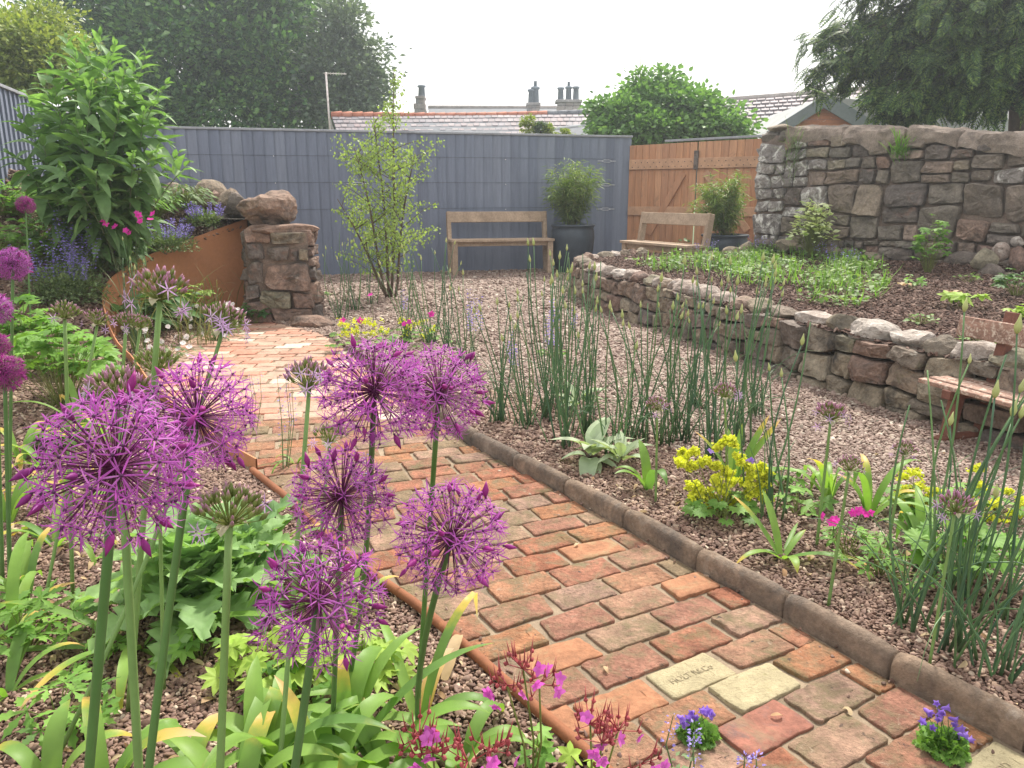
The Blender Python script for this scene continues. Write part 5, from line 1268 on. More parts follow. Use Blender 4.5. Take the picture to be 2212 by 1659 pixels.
for (u, v, Y) in tips:
    q = at(u * .90, v, Y); p = base + Vector((r_.uniform(-.25, .25), r_.uniform(-.2, .2), 0)); mid = p.lerp(q, .5) + Vector((-(q.x - p.x) * .12, (q.y - p.y) * -.1, .08))
    pts = []
    for i in range(9): k = i / 8; pts.append((p * (1 - k) ** 2 + mid * 2 * k * (1 - k) + q * k * k))
    L = sum((pts[i + 1] - pts[i]).length for i in range(8)); bs.tube(pts, [.011 * (1 - .75 * i / 8) for i in range(9)], 6)
    nn_ = max(5, int(L / .085)); a0 = r_.uniform(0, PI)
    for j in range(nn_):
        k = .14 + .86 * (j + 1) / nn_; k = min(k, .995); i = min(int(k * 8), 7); c = pts[i].lerp(pts[i + 1], k * 8 - i); ax = (pts[i + 1] - pts[i]).normalized()
        endk = max(0, (k - .82) / .18); sz_ = (.21 + .08 * math.sin(k * 2.3 - .3)) * (1 - .72 * endk) * r_.uniform(.75, 1.15); el = .22 + .5 * k + .6 * endk
        for sg in (0, PI):
            a = a0 + j * PI / 2 + sg + r_.gauss(0, .2); h_ = Vector((math.cos(a), math.sin(a), 0)); h_ = (h_ - ax * h_.dot(ax)).normalized(); d = (h_ * math.cos(el) + ax * math.sin(el) + Vector((0, 0, r_.uniform(-.1, .15)))).normalized(); leaves.append((c, d, sz_))
bs.build('stems', M['buddstem'], t)
leaves = [x for x in leaves if not (x[0].x > -3.25 and x[0].z < 1.35)]
leaves.sort(key=lambda x: x[0].y - x[2] * 2)
print('buddleja leaves', len(leaves))
FR = frames(np.array([tuple(x[1]) for x in leaves]), rng.normal(0, .25, (len(leaves), 3)) + [0, 0, 1])
for i, (c, d, s_) in enumerate(leaves[:300]): inst(LMESH[i % 4], 'leaf', c, t, Matrix(FR[i].tolist()), s_)
P = np.array([tuple(x[0]) for x in leaves[300:]]); tag(scatter('leaf', *LN[1], FR[300:], P, np.array([x[2] for x in leaves[300:]]), M['budd'], t, smooth=True), kind='stuff')
# ================================================================ ALLIUMS
def star_t(n=6, L=1.0, w_=.10, open_=1.15, curl=.3, seed=0, alt=0.0):
    """narrow tepals round a centre; axis is +Y"""
    r_ = random.Random(seed); vs = []; fs = []; ph = r_.uniform(0, 1)
    for i in range(n):
        a = 2 * PI * i / n + ph + r_.gauss(0, .10); op = open_ + r_.gauss(0, .13) - (alt if i % 2 else 0); side = np.array([-math.sin(a), 0, math.cos(a)]); out = np.array([math.cos(a), 0, math.sin(a)])
        p = out * .04; o = len(vs); l_ = L * r_.uniform(.88, 1.1)
        prof = [(0, .5), (.3, 1), (.65, .85), (1, .05)]; pk = 0
        for (k, ww) in prof:
            e = op + curl * k * k * 1.3; d = out * math.sin(e) + np.array([0, 1, 0]) * math.cos(e)
            p = p + d * (k - pk) * l_; pk = k
            up = np.cross(d, side); vs += [p + side * w_ * ww * .5 + up * .025 * ww, p + up * 0, p - side * w_ * ww * .5 + up * .025 * ww]
        for j in range(3): q = o + j * 3; fs += [(q, q + 1, q + 4, q + 3), (q + 1, q + 2, q + 5, q + 4)]
    return vs, fs
def bud_t(n=5, wid=.2):
    vs = [(0, -.02, 0)]; fs = []; prof = [(.25, .75), (.5, 1.0), (.8, .5)]
    for (y, w_) in prof:
        for k in range(n): a = 2 * PI * k / n; vs.append((wid * w_ * math.cos(a), y, wid * w_ * math.sin(a)))
    vs.append((0, 1.08, 0)); c = len(vs) - 1
    for k in range(n):
        q = (k + 1) % n; fs.append((0, 1 + q, 1 + k)); fs.append((1 + 2 * n + k, 1 + 2 * n + q, c))
        for l in range(2): fs.append((1 + l * n + k, 1 + l * n + q, 1 + (l + 1) * n + q, 1 + (l + 1) * n + k))
    return vs, fs, [v[1] for v in vs]
def rod_t(n=3):
    vs = [(math.cos(2 * PI * k / n), 0, math.sin(2 * PI * k / n)) for k in range(n)] + [(.7 * math.cos(2 * PI * k / n), 1, .7 * math.sin(2 * PI * k / n)) for k in range(n)]
    return vs, [(k, k + n, (k + 1) % n + n, (k + 1) % n) for k in range(n)]
STARS = [star_t(seed=1, open_=1.25, curl=.45, alt=.2, w_=.085), star_t(seed=2, open_=.85, curl=.6, alt=.25, w_=.085), star_t(seed=3, open_=1.5, curl=.35, alt=.35, w_=.08), star_t(seed=5, open_=.45, curl=.6, w_=.085)]
BV, BF, BT = bud_t(); ROD = rod_t()
BALL = bud_t(6, .5)
def sph(n, cmin=-1.0, jit=.12):
    i = np.arange(n) + .5; z = 1 - (1 - cmin) * i / n; a = PI * (1 + 5 ** .5) * i; r_ = np.sqrt(np.maximum(0, 1 - z * z))
    return nrm(np.stack([r_ * np.cos(a), r_ * np.sin(a), z], 1) + rng.normal(0, jit, (n, 3)))
def align(axis):
    z = Vector((0, 0, 1)); return np.array(z.rotation_difference(Vector(axis).normalized()).to_matrix())
SMESH = {}
def ball_head(t, C, Rh, axis, n=135, petal='petal', indiv=True, lnk=1.0):
    C = np.array(C); d = sph(n, -.93) @ align(axis).T; rr_ = Rh * rng.uniform(.70, .92, n)
    base = C; P = base + d * rr_[:, None]; D = nrm(P - base); kind = rng.random(n); ln = .0185 * (Rh / .073) ** .7 * lnk
    L = np.linalg.norm(P - base, axis=1); sc = np.stack([np.full(n, .00062), L, np.full(n, .00062)], 1) * np.array([Rh / .07, 1, Rh / .07])
    hd = scatter('flower_head', *ROD, frames(D), np.tile(base, (n, 1)), sc, M['pedicel'], t); ORG[hd.name] = ORG[t.name]
    cuts = (0, .42, .64, .80, .90, 1.01)
    for i in range(5):
        m = (kind >= cuts[i]) & (kind < cuts[i + 1])
        if m.sum() == 0: continue
        F_ = frames(nrm(D[m] + rng.normal(0, .24, (m.sum(), 3))), rng.normal(size=(m.sum(), 3))); s_ = ln * rng.uniform(.85, 1.2, m.sum())
        tv, tf, mt = (STARS[i][0], STARS[i][1], petal) if i < 4 else (BV, BF, 'petal_dark' if petal == 'petal' else petal)
        if indiv:
            if (i, mt) not in SMESH: SMESH[(i, mt)] = mesh_of('floret', tv, tf, M[mt])
            for p_, f_, z_ in zip(P[m], F_, s_): inst(SMESH[(i, mt)], 'floret' if i < 4 else 'floret_bud', p_, hd, Matrix(f_.tolist()), float(z_))
        else: scatter('florets', tv, tf, F_, P[m], s_, M[mt], hd, smooth=True)
    scatter('ovaries', BALL[0], BALL[1], frames(D), P - D * .001, .0036 * Rh / .07, M['ovary'], hd)
    vs, fs = rock_geo(3, Rh * .10, Rh * .10, Rh * .10, 2, 0, .05); b = MB(); b.add([Vector(v) + Vector(base) for v in vs], fs); b.build('heart', M['pedicel'], hd)
    return hd
def dome_head(t, C, Rh, axis, n=70, openn=9, green=.0, wide=.35, splay=1.0):
    C = np.array(C); A = align(axis); d = sph(n, wide, .08); P0 = d * Rh * rng.uniform(.66, .82, n)[:, None]; P = C + P0 @ A.T
    upd = nrm(d * splay + np.array([0, 0, .75])) @ A.T
    hd = scatter('flower_head', BV, BF, frames(upd), P, (.30 * Rh) * rng.uniform(.8, 1.2, n), M['budmix'], t, tt=BT, T=rng.uniform(-.25, .15, n) - green, smooth=True)
    ORG[hd.name] = ORG[t.name]
    D = P - C; L = np.linalg.norm(D, axis=1); sc = np.stack([np.full(n, .0009 * Rh / .055), L, np.full(n, .0009 * Rh / .055)], 1)
    scatter('pedicels', *ROD, frames(D), np.tile(C, (n, 1)), sc, M['pedgreen'], hd)
    if openn:
        a = rng.uniform(0, 2 * PI, openn); a[: max(1, openn // 2)] = rng.uniform(PI * 1.1, PI * 1.9, max(1, openn // 2))
        z = rng.uniform(-.15, .55, openn); q = np.stack([np.cos(a) * np.sqrt(1 - z * z), np.sin(a) * np.sqrt(1 - z * z), z], 1); P = C + (q * Rh * rng.uniform(.8, 1.05, (openn, 1))) @ A.T; D = nrm(P - C)
        st = star_t(seed=8, open_=1.35, curl=.15, w_=.13)
        scatter('open_florets', *st, frames(nrm(D + rng.normal(0, .25, (openn, 3)) + [0, -.35, 0]), rng.normal(size=(openn, 3))), P, .30 * Rh * rng.uniform(.85, 1.15, openn), M['petal_pale'], hd, smooth=True)
        L = np.linalg.norm(P - C, axis=1); scatter('open_pedicels', *ROD, frames(D), np.tile(C, (openn, 1)), np.stack([np.full(openn, .0008 * Rh / .055), L, np.full(openn, .0008 * Rh / .055)], 1), M['pedgreen'], hd)
        scatter('ovaries', BALL[0], BALL[1], frames(D), P, .04 * Rh, M['ovary'], hd)
    b = MB(); 
    for k in range(3): b.strap(C, k * 2.1 + .4, .5, Rh * .55, Rh * .28, bend=2.4, segs=5)
    b.build('spathe', M['straw'], hd)
    return hd
def stem_pts(p, q, bow, n=9):
    pts = []
    for i in range(n): k = i / (n - 1); pts.append(p.lerp(q, k) + bow * math.sin(PI * k))
    return pts
def allium(base, head, Y, Rh, label, kind='ball', r0=.0058, bow=(0, 0), petal='petal', n=135, group='purple globe alliums', yb=None, **kw):
    """base and head are places in the photo; Y is the distance of the head"""
    C = at(head[0], head[1], Y); g_ = gp(base[0], base[1], .0) if yb is None else at(base[0], base[1], yb)
    if yb is not None:
        # the stem leaves the picture before it meets the ground: carry it down
        d = (g_ - C); k = C.z / max(C.z - g_.z, .05); g_ = C + d * k
    g_.z = float(gz(g_.x, g_.y)) - .02
    t = thing('allium' if kind == 'ball' else 'opening_allium', tuple(g_), label, 'allium', group)
    pts = stem_pts(g_, C, Vector((bow[0], bow[1], 0))); b = MB(); b.tube(pts, [r0 * (1.1 - .25 * i / 8) for i in range(9)], 12); b.build('stem', M['stem' if kind == 'ball' else 'stempale'], t)
    ax = pts[-1] - pts[-2]
    if kind == 'ball': ball_head(t, C, Rh, ax, n, petal, **kw)
    else: dome_head(t, C, Rh, ax, **kw)
    return t
# near purple globes
A1 = allium((190, 1659), (250, 1010), .68, .077, 'largest and nearest purple globe allium, at the left of the photo', r0=.0054, yb=.70, n=175)
A2 = allium((335, 1659), (425, 900), .95, .080, 'purple globe allium overlapping the upper right of the largest one', r0=.0056, bow=(-.01, 0), yb=.86, n=160)
A3 = allium((900, 1000), (808, 845), 1.10, .077, 'purple globe allium left of its overlapping twin, in the middle of the photo above the path', r0=.0055, bow=(.02, .02), n=150, yb=None) if False else allium((740, 1520), (808, 845), 1.10, .085, 'left one of the two overlapping purple globe alliums in the centre', r0=.0052, bow=(.015, 0), n=175)
A4 = allium((898, 1560), (948, 850), 1.24, .082, 'right one of the two overlapping purple globe alliums in the centre', r0=.0052, bow=(.0, 0), n=170)
A5 = allium((715, 1610), (738, 1072), 1.10, .084, 'purple globe allium directly above the lowest one, before the rusty rail', r0=.0052, n=160)
A6 = allium((905, 1590), (975, 1162), .98, .083, 'rightmost purple globe allium, hanging over the brick path', r0=.0058, bow=(-.02, 0), n=165)
A7 = allium((635, 1659), (690, 1298), .86, .083, 'lowest purple globe allium with its florets wide apart', r0=.0060, bow=(.0, 0), yb=.86, n=135)
# dark dense heads at the left edge
g2 = 'dense dark purple alliums at the left edge'
for i, (b_, h_, Y, r_, lb) in enumerate([((62, 560), (55, 443), 5.6, .066, 'small round deep purple allium highest at the left edge, before the shrub'), ((22, 900), (28, 570), 2.75, .062, 'deep purple allium second from the top at the left edge'),
                                        ((-6, 900), (-12, 668), 2.3, .05, 'deep purple allium half cut off by the left edge of the photo'), ((-10, 900), (-8, 745), 2.2, .038, 'small dark purple allium barely inside the left edge'), ((20, 1260), (10, 805), 2.1, .055, 'lowest deep purple allium at the left edge')]):
    allium(b_, h_, Y, r_, lb, petal='petal_dark' if i in (0, 3, 4) else 'petal', n=300, r0=.006, group=g2, yb=Y * .99, indiv=False, lnk=.9)
# opening heads
g3 = 'opening alliums with bunched buds'
OP = [((330, 840), (345, 632), 1.62, .055, 60, 10, .1, 'tall opening allium with lilac stars hanging round a bud dome, before the rusty sheet', dict(yb=1.62, r0=.0075)),
      ((447, 800), (480, 700), 1.75, .052, 55, 9, .2, 'opening allium with curved stem and lilac stars just left of the pier foot', dict(yb=1.72, r0=.0055, bow=(.03, 0))),
      ((145, 880), (140, 672), 2.1, .040, 50, 1, .3, 'brownish opening allium bunch leftmost of the row before the rusty sheet', dict(yb=2.1, r0=.006)),
      ((185, 830), (210, 685), 2.15, .036, 40, 5, .2, 'opening allium on a slanting stem second from the left before the rusty sheet', dict(yb=2.12, r0=.005)),
      ((268, 760), (272, 690), 2.25, .036, 46, 2, .1, 'left one of a touching pair of opening alliums at the curve of the rusty sheet', dict(yb=2.25, r0=.006)),
      ((295, 760), (303, 692), 2.3, .034, 44, 0, .2, 'right one of a touching pair of opening alliums at the curve of the rusty sheet', dict(yb=2.3, r0=.005)),
      ((340, 900), (338, 790), 1.7, .048, 60, 0, .45, 'pale green opening allium bunch low before the far end of the path', dict(yb=1.7, r0=.005)),
      ((262, 1000), (255, 855), 1.05, .042, 60, 9, .1, 'opening allium with pale stars just above the largest purple globe', dict(yb=1.04, r0=.007)),
      ((655, 1000), (668, 822), 1.55, .050, 60, 10, .1, 'opening allium with pale stars left of the two central globes, its stem before the bricks', dict(yb=1.5, r0=.0055)),
      ((708, 1000), (712, 942), 1.65, .038, 44, 4, .2, 'small opening allium half hidden behind the left central globe', dict(yb=1.63, r0=.0042)),
      ((478, 1560), (495, 1118), .90, .042, 70, 3, .35, 'brown green opening allium on a thick stem right of the largest purple globe', dict(yb=.89, r0=.0062)),
      ((1570, 985), (1566, 842), 2.9, .048, 50, 6, .1, 'small opening allium among the onion stems, before the low stone wall', dict(r0=.005)),
      ((1418, 1000), (1420, 870), 2.85, .045, 46, 5, .1, 'pinkish opening allium half hidden in the middle clump of onion stems', dict(r0=.005)),
      ((1775, 1080), (1794, 892), 2.45, .052, 60, 8, .05, 'tallest opening allium right of the yellow lady mantle, against the gravel', dict(r0=.0055)),
      ((1815, 1140), (1834, 1000), 2.05, .036, 50, 4, .15, 'green opening allium with purple rim between two others, above strap leaves', dict(r0=.005)),
      ((1935, 1080), (1952, 965), 2.35, .036, 46, 5, .15, 'opening allium with white striped stars left of the slatted bench', dict(r0=.005)),
      ((2040, 1240), (2062, 1090), 1.75, .042, 60, 6, .0, 'dusky purple opening allium among onion stems at the right', dict(r0=.004))]
for (b_, h_, Y, r_, n, op, gr, lb, kw) in OP:
    allium(b_, h_, Y, r_, lb, 'dome', group=g3, n=n, openn=op, green=gr, **kw) if False else allium(b_, h_, Y, r_, lb, 'dome', kw.get('r0', .005), kw.get('bow', (0, 0)), group=g3, n=n, yb=kw.get('yb', Y + .02), openn=op, green=gr) if False else None
def opening(b_, h_, Y, r_, n, op, gr, lb, r0=.005, bow=(0, 0), yb=None):
    C = at(h_[0], h_[1] + 18, Y); g_ = at(b_[0], b_[1], yb or Y)
    d = g_ - C; zt = 0.0
    for _ in range(3):
        k = (C.z - zt) / max(C.z - g_.z, .03); q = C + d * k; zt = float(gz(q.x, q.y))
    q.z = zt - .02
    t = thing('opening_allium', tuple(q), lb, 'allium', g3); pts = stem_pts(q, C, Vector((bow[0], bow[1], 0))); b = MB(); b.tube(pts, [r0 * (1.0 - .2 * i / 8) for i in range(9)], 10); b.build('stem', M['stempale'], t)
    dome_head(t, C, r_ * 1.25, pts[-1] - pts[-3], n, op, gr, wide=rng.uniform(.30, .55))
for (b_, h_, Y, r_, n, op, gr, lb, kw) in OP: opening(b_, h_, Y, r_, n, op, gr, lb, **kw)

# ================================================================ STRAP LEAF CLUMPS
def straps(base, specs, label, name='allium_leaves', cat='leaf clump', mat='strap', group=None):
    """specs: (azimuth deg, elevation deg, length, width, bend, t0, t1, kink)"""
    t = thing(name, tuple(base), label, cat, group)
    for sp in specs:
        az, el, L, w_, bd, t0, t1 = sp[:7]; kk = sp[7] if len(sp) > 7 else None; off = Vector((math.cos(R(az)), math.sin(R(az)), 0)) * .012
        b = MB(); b.strap(base + off, R(az), R(el), L, w_, bd, segs=11, t0=t0, t1=t1, fold=.35, kink=kk, twist=U(-.2, .2)); b.build('leaf', M[mat], t)
    return t
def ground_at(u, v):
    q = gp(u, v)
    for _ in range(4): q = gp(u, v, float(gz(q.x, q.y)))
    return q
def rclump(u, v, n, L, w_, label, seed, wither=.3, el=(35, 80), bend=(1.2, 2.4), **kw):
    r_ = random.Random(seed); q = ground_at(u, v) if v < 1640 else gp(u, v)
    sp = [(r_.uniform(0, 360), r_.uniform(*el), L * r_.uniform(.6, 1.1), w_ * r_.uniform(.7, 1.2), r_.uniform(*bend), 0, (1.0 if r_.random() < wither else r_.uniform(0, .3)), (r_.uniform(.45, .8) if r_.random() < .25 else None)) for _ in range(n)]
    return straps(q, sp, label, **kw)
# foreground clumps, leaf by leaf
rclump(520, 1800, 7, .36, .036, 'broad arching strap leaves at the bottom edge below the thick central stem', 3, .25, el=(55, 88))
straps(gp(560, 1720), [(80, 82, .33, .034, 2.3, 0, 1.0, .62), (200, 60, .30, .034, 2.4, 0, .2), (350, 70, .40, .032, 1.8, 0, .3), (110, 75, .30, .036, 1.4, .0, .1), (40, 50, .34, .03, 1.6, 0, .6)], 'strap leaves with one folded yellow tip, bottom edge left of the lowest globe')
straps(gp(745, 1650), [(75, 84, .34, .042, 2.6, 0, .3), (100, 88, .27, .036, 1.0, 0, 1.0, .8), (60, 70, .36, .026, 1.6, 0, .1), (330, 60, .34, .030, 2.2, 0, .3), (20, 55, .42, .026, 1.1, 0, .3), (150, 60, .22, .04, 2.4, 0, .8), (250, 65, .2, .045, 2.2, .05, .5)], 'wide pale strap leaves arching over below the lowest globe')
straps(gp(700, 1760), [(60, 72, .34, .040, 2.5, 0, .1), (100, 85, .26, .04, 2.6, 0, .1), (20, 60, .3, .036, 2.2, 0, .2), (130, 80, .3, .03, 1.2, .1, .8)], 'strap leaves curling at the bottom edge in the middle')
straps(gp(905, 1570), [(62, 66, .42, .022, 1.5, 0, 1.0, .78), (120, 45, .36, .022, 1.2, 0, .2), (10, 50, .22, .028, 2.2, 0, .3), (205, 52, .34, .024, 1.2, 0, .15), (300, 50, .25, .028, 2.4, 0, .3), (75, 50, .24, .034, 1.5, .5, 1.1)], 'strap leaves round the foot of the two crossing stems beside the rusty rail')
straps(gp(1000, 1640), [(60, 50, .22, .030, 2.6, 0, .3), (170, 55, .26, .028, 2.2, 0, .1), (20, 45, .2, .03, 2.8, 0, .1), (260, 60, .15, .03, 2.4, 0, .2)], 'low looping strap leaves between the pink geraniums and the rusty rail')
straps(ground_at(300, 1400), [(175, 30, .46, .026, .9, 0, .4), (5, 28, .48, .026, 1.0, 0, .2), (290, 40, .36, .026, 2.2, 0, .5), (200, 15, .5, .026, .5, 0, .5), (255, 35, .40, .022, 1.3, 0, .9), (30, 50, .3, .024, 1.6, 0, .3), (320, 15, .3, .016, 1.2, 0, 1.0)], 'long dark green strap leaves sprawling on the pebbles at the lower left')
straps(gp(470, 1730), [(150, 60, .26, .034, 2.4, 0, .2), (10, 62, .36, .030, 1.9, 0, .2), (200, 50, .2, .03, 2.4, 0, .1), (350, 35, .4, .022, .9, 0, .2)], 'arching strap leaves at the bottom edge between two thick stems')
straps(gp(110, 1720), [(100, 80, .2, .036, 1.6, 0, .3), (30, 70, .22, .03, 2.4, 0, .6), (160, 70, .2, .03, 2.4, 0, .6)], 'short broad leaf standing at the bottom left corner')
for k, (u, v, n, L, w_, wt, lb) in enumerate([(60, 1290, 9, .34, .026, .7, 'yellowing strap leaves at the left edge, left of the largest globe'), (20, 1130, 8, .42, .024, .5, 'mixed green and straw coloured strap leaves at the left edge'), (150, 1090, 9, .36, .026, .8, 'withering orange tipped strap leaves under the left hand alliums'),
                                            (90, 1010, 8, .34, .026, .8, 'curling yellow strap leaves behind the largest globe'), (180, 930, 7, .36, .028, .3, 'upright green strap leaves between the brown opening alliums'), (235, 960, 7, .30, .026, .5, 'green strap leaves behind the opening allium with pale stars'), (560, 1260, 9, .34, .026, .1, 'arching green strap leaves behind the tooth leaved poppy'),
                                            (620, 1300, 6, .28, .026, .2, 'strap leaves between the rusty rail and the poppy'), (25, 1380, 7, .34, .026, .6, 'drooping straw coloured leaves low at the left edge'), (760, 1330, 5, .22, .02, .3, 'narrow leaves under the central globe beside the rusty rail')]):
    rclump(u, v, n, L, w_, lb, 50 + k, wt, el=(30, 80))
for k, (u, v, n, L, w_, wt, lb) in enumerate([(230, 1780, 6, .34, .034, .2, 'broad leaves rising at the bottom edge left of the three thick stems'), (620, 1700, 8, .36, .036, .3, 'fresh strap leaves crowding the bottom edge under the lowest globe'), (840, 1690, 8, .34, .034, .25, 'green strap leaves crossing at the bottom edge left of the crossing stems'), (980, 1720, 6, .26, .030, .2, 'short looping leaves at the bottom edge under the pink geraniums'), (400, 1760, 5, .30, .032, .2, 'arching leaves at the bottom edge between two thick green stems')]):
    rclump(u, v, n, L, w_, lb, 150 + k, wt, el=(50, 88), bend=(1.8, 3.0))
for k, (u, v, n, L, lb) in enumerate([(45, 1000, 8, .34, 'straw and orange withered leaves under the lowest dark allium'), (120, 1180, 8, .32, 'spent yellow leaves lying left of the largest globe stem'), (15, 1500, 6, .32, 'green and yellow blades at the left edge above the corner leaf')]):
    rclump(u, v, n, L, .024, lb, 250 + k, .9, el=(20, 70), bend=(1.4, 2.8))
# right bed
straps(ground_at(1690, 1205), [(128, 48, .26, .020, .5, 0, .7), (102, 62, .24, .024, .6, 0, .2), (212, 36, .22, .022, 1.5, 0, .6), (275, 42, .14, .028, 1.8, 0, .4), (325, 30, .24, .024, 1.1, 0, .5), (340, 22, .28, .022, 1.0, .0, .8), (40, 35, .15, .02, .6, .15, .3), (150, 30, .10, .016, 2.6, 0, .3), (60, 12, .24, .014, .2, 0, .1)], 'single low rosette of narrow strap leaves touching the clay kerb')
rclump(1790, 1080, 8, .34, .026, 'strap leaves at the foot of the tallest right hand opening allium', 71, .2, el=(50, 85))
rclump(1875, 1120, 8, .34, .030, 'broad blue green strap leaves round the green opening allium', 72, .2, el=(50, 85))
rclump(1990, 1200, 9, .30, .030, 'strap leaves with a withered tip in the clump at the right', 73, .25, el=(45, 85))
rclump(2090, 1190, 6, .28, .03, 'strap leaves by the yellow flowers at the right edge', 74, .3, el=(45, 80))
straps(ground_at(1400, 1058), [(210, 60, .20, .036, 1.4, 0, .2), (280, 80, .24, .040, 2.7, 0, .1), (100, 80, .22, .036, 1.0, 0, .1), (170, 70, .18, .03, 2.0, 0, .1)], 'broad fresh green tulip leaves drooping beside the silvery rosette', name='tulip_leaves')
straps(ground_at(1585, 1035), [(30, 58, .32, .030, .25, 0, .7), (22, 50, .34, .030, .25, 0, .8), (150, 58, .26, .028, .5, 0, .8), (95, 75, .22, .03, .6, 0, .1), (60, 80, .24, .024, .4, 0, .3)], 'upright pointed tulip leaves behind the yellow lady mantle', name='tulip_leaves')
rclump(640, 1000, 5, .2, .012, 'few thin leaves at the start of the rusty rail', 75, .0, el=(30, 60))

# ================================================================ ONION-LIKE CLUMPS WITH POINTED BUDS
def onion_stem_mesh(seed):
    r_ = random.Random(seed); b = MB(); cx, cy = r_.uniform(-.05, .05), r_.uniform(-.05, .05); pts = []
    for i in range(9): k = i / 8; pts.append((cx * math.sin(PI * k), cy * math.sin(PI * k), k))
    b.tube(pts, [.0038 * (1.25 - .7 * k / 8) for k in range(9)], 6); o = b.build('stem', M['onion']); me = o.data; bpy.data.objects.remove(o); return me
SM = [onion_stem_mesh(i) for i in range(6)]
b = MB(); b.tube([(0, 0, -.004), (0, 0, .004), (0, 0, .012), (0, 0, .022), (0, 0, .036)], [.002, .0062, .0075, .004, .0006], 7); o = b.build('bud', M['onionbud']); BUDM = o.data; bpy.data.objects.remove(o)
def onion(u, v, ns, h, label, seed, lean=(0, 0), spread=.20, nl=9, q=None, buds=.75):
    ns = int(ns * 1.25 + .5); nl = int(nl * 1.15); r_ = random.Random(seed); q = q or ground_at(u, v); q = Vector(q); t = thing('onion_clump', tuple(q), label, 'flowering onion', 'onion clumps with pointed pale buds')
    for i in range(ns):
        hh = h * r_.uniform(.72, 1.06); a = r_.uniform(0, 2 * PI); sp = spread * r_.uniform(.1, 1)
        e = Vector((math.cos(a) * sp + lean[0], math.sin(a) * sp * .7 + lean[1], hh)); L = e.length; p = q + Vector((r_.gauss(0, .03), r_.gauss(0, .03), -.01))
        rot = Vector((0, 0, 1)).rotation_difference(e.normalized()).to_matrix() @ Matrix.Rotation(r_.uniform(0, 6), 3, 'Z')
        s_ = inst(SM[r_.randrange(6)], 'stem', p, t, rot, (1, 1, L))
        if r_.random() < buds:
            o = bpy.data.objects.new('bud', BUDM); COL.objects.link(o); o.parent = s_; o.location = (0, 0, 1); k = r_.uniform(.8, 1.25); o.scale = (k, k, k / L); ORG[o.name] = p + e
    b = MB()
    for i in range(nl):
        a = r_.uniform(0, 2 * PI); L = h * r_.uniform(.35, .8); el = R(r_.uniform(68, 88)); p = q + Vector((r_.gauss(0, .03), r_.gauss(0, .03), -.01)); pts = [p]; bd = r_.uniform(.2, 1.5) if r_.random() < .7 else 2.4; n = 8
        for k in range(n): e = max(el - bd * ((k + 1) / n) ** 2, -1.2); p = p + Vector((math.cos(a) * math.cos(e), math.sin(a) * math.cos(e), math.sin(e))) * (L / n); pts.append(p)
        b.tube(pts, [.0032 * (1.1 - .95 * k / n) for k in range(n + 1)], 5, cap=False)
    b.build('leaves', M['onion'], t); return t
ON = [((735, 690), 5, .72, .14, 'onion clump by the fence left of the young tree'), ((768, 672), 5, .78, .14, 'second onion clump left of the young tree trunk'), ((800, 660), 4, .72, .12, 'thin onion clump just left of the young tree trunk'), ((885, 740), 6, .72, .16, 'onion clump behind the central globes, right of the tree trunk'),
      ((925, 745), 6, .80, .16, 'onion clump above the right central globe'), ((968, 752), 5, .76, .15, 'onion clump above and right of the right central globe'), ((1000, 790), 4, .70, .14, 'sparse onion clump right of the central globes on the gravel'),
      ((1083, 912), 6, .66, .15, 'leftmost onion clump of the large group in the right bed'), ((1132, 922), 6, .62, .15, 'onion clump second from the left in the large group'), ((1183, 905), 7, .86, .13, 'tall dense onion clump in the left half of the large group'), ((1222, 962), 7, .84, .15, 'onion clump nearest the kerb in the left half of the large group'),
      ((1262, 938), 8, .80, .14, 'densest onion clump with a blue flower spike beside it'), ((1215, 870), 7, .82, .13, 'onion clump at the back of the large group'), ((1330, 985), 5, .66, .17, 'onion clump rising behind the silvery rosettes'), ((1370, 950), 6, .70, .17, 'onion clump in the middle gap of the large group'),
      ((1425, 960), 6, .72, .16, 'onion clump round the pinkish opening allium'), ((1470, 950), 7, .86, .13, 'tallest onion clump in the right half of the large group'), ((1540, 985), 6, .78, .14, 'onion clump behind the yellow lady mantle, left side'), ((1590, 960), 7, .82, .14, 'onion clump behind the yellow lady mantle, right side'),
      ((1630, 900), 6, .74, .13, 'onion clump farthest right of the large group at the back'), ((1650, 1110), 4, .66, .13, 'loose onion clump just right of the yellow lady mantle'), ((1510, 880), 5, .66, .12, 'onion clump at the back before the low wall'),
      ((1957, 1350), 3, .80, .14, 'onion plant with three stems nearest the kerb at the right'), ((2062, 1405), 5, .78, .10, 'tall dense onion plant at the right with deep green tubes'), ((2100, 1300), 3, .66, .16, 'slender onion plant behind the dense right hand one'), ((2142, 1452), 3, .62, .12, 'onion plant low at the right edge beside the kerb'),
      ((2190, 1350), 4, .74, .12, 'onion plant cut by the right edge of the photo'), ((2030, 1240), 3, .64, .14, 'onion plant rising in front of the slatted bench foot')]
for i, ((u, v), ns, h, sp, lb) in enumerate(ON): onion(u, v, ns, h * 1.06, lb, 500 + i, spread=sp * 1.35, nl=10 if i > 6 else 7, lean=(.10, 0) if i in (22,) else (.05, 0) if i > 22 else (0, 0))

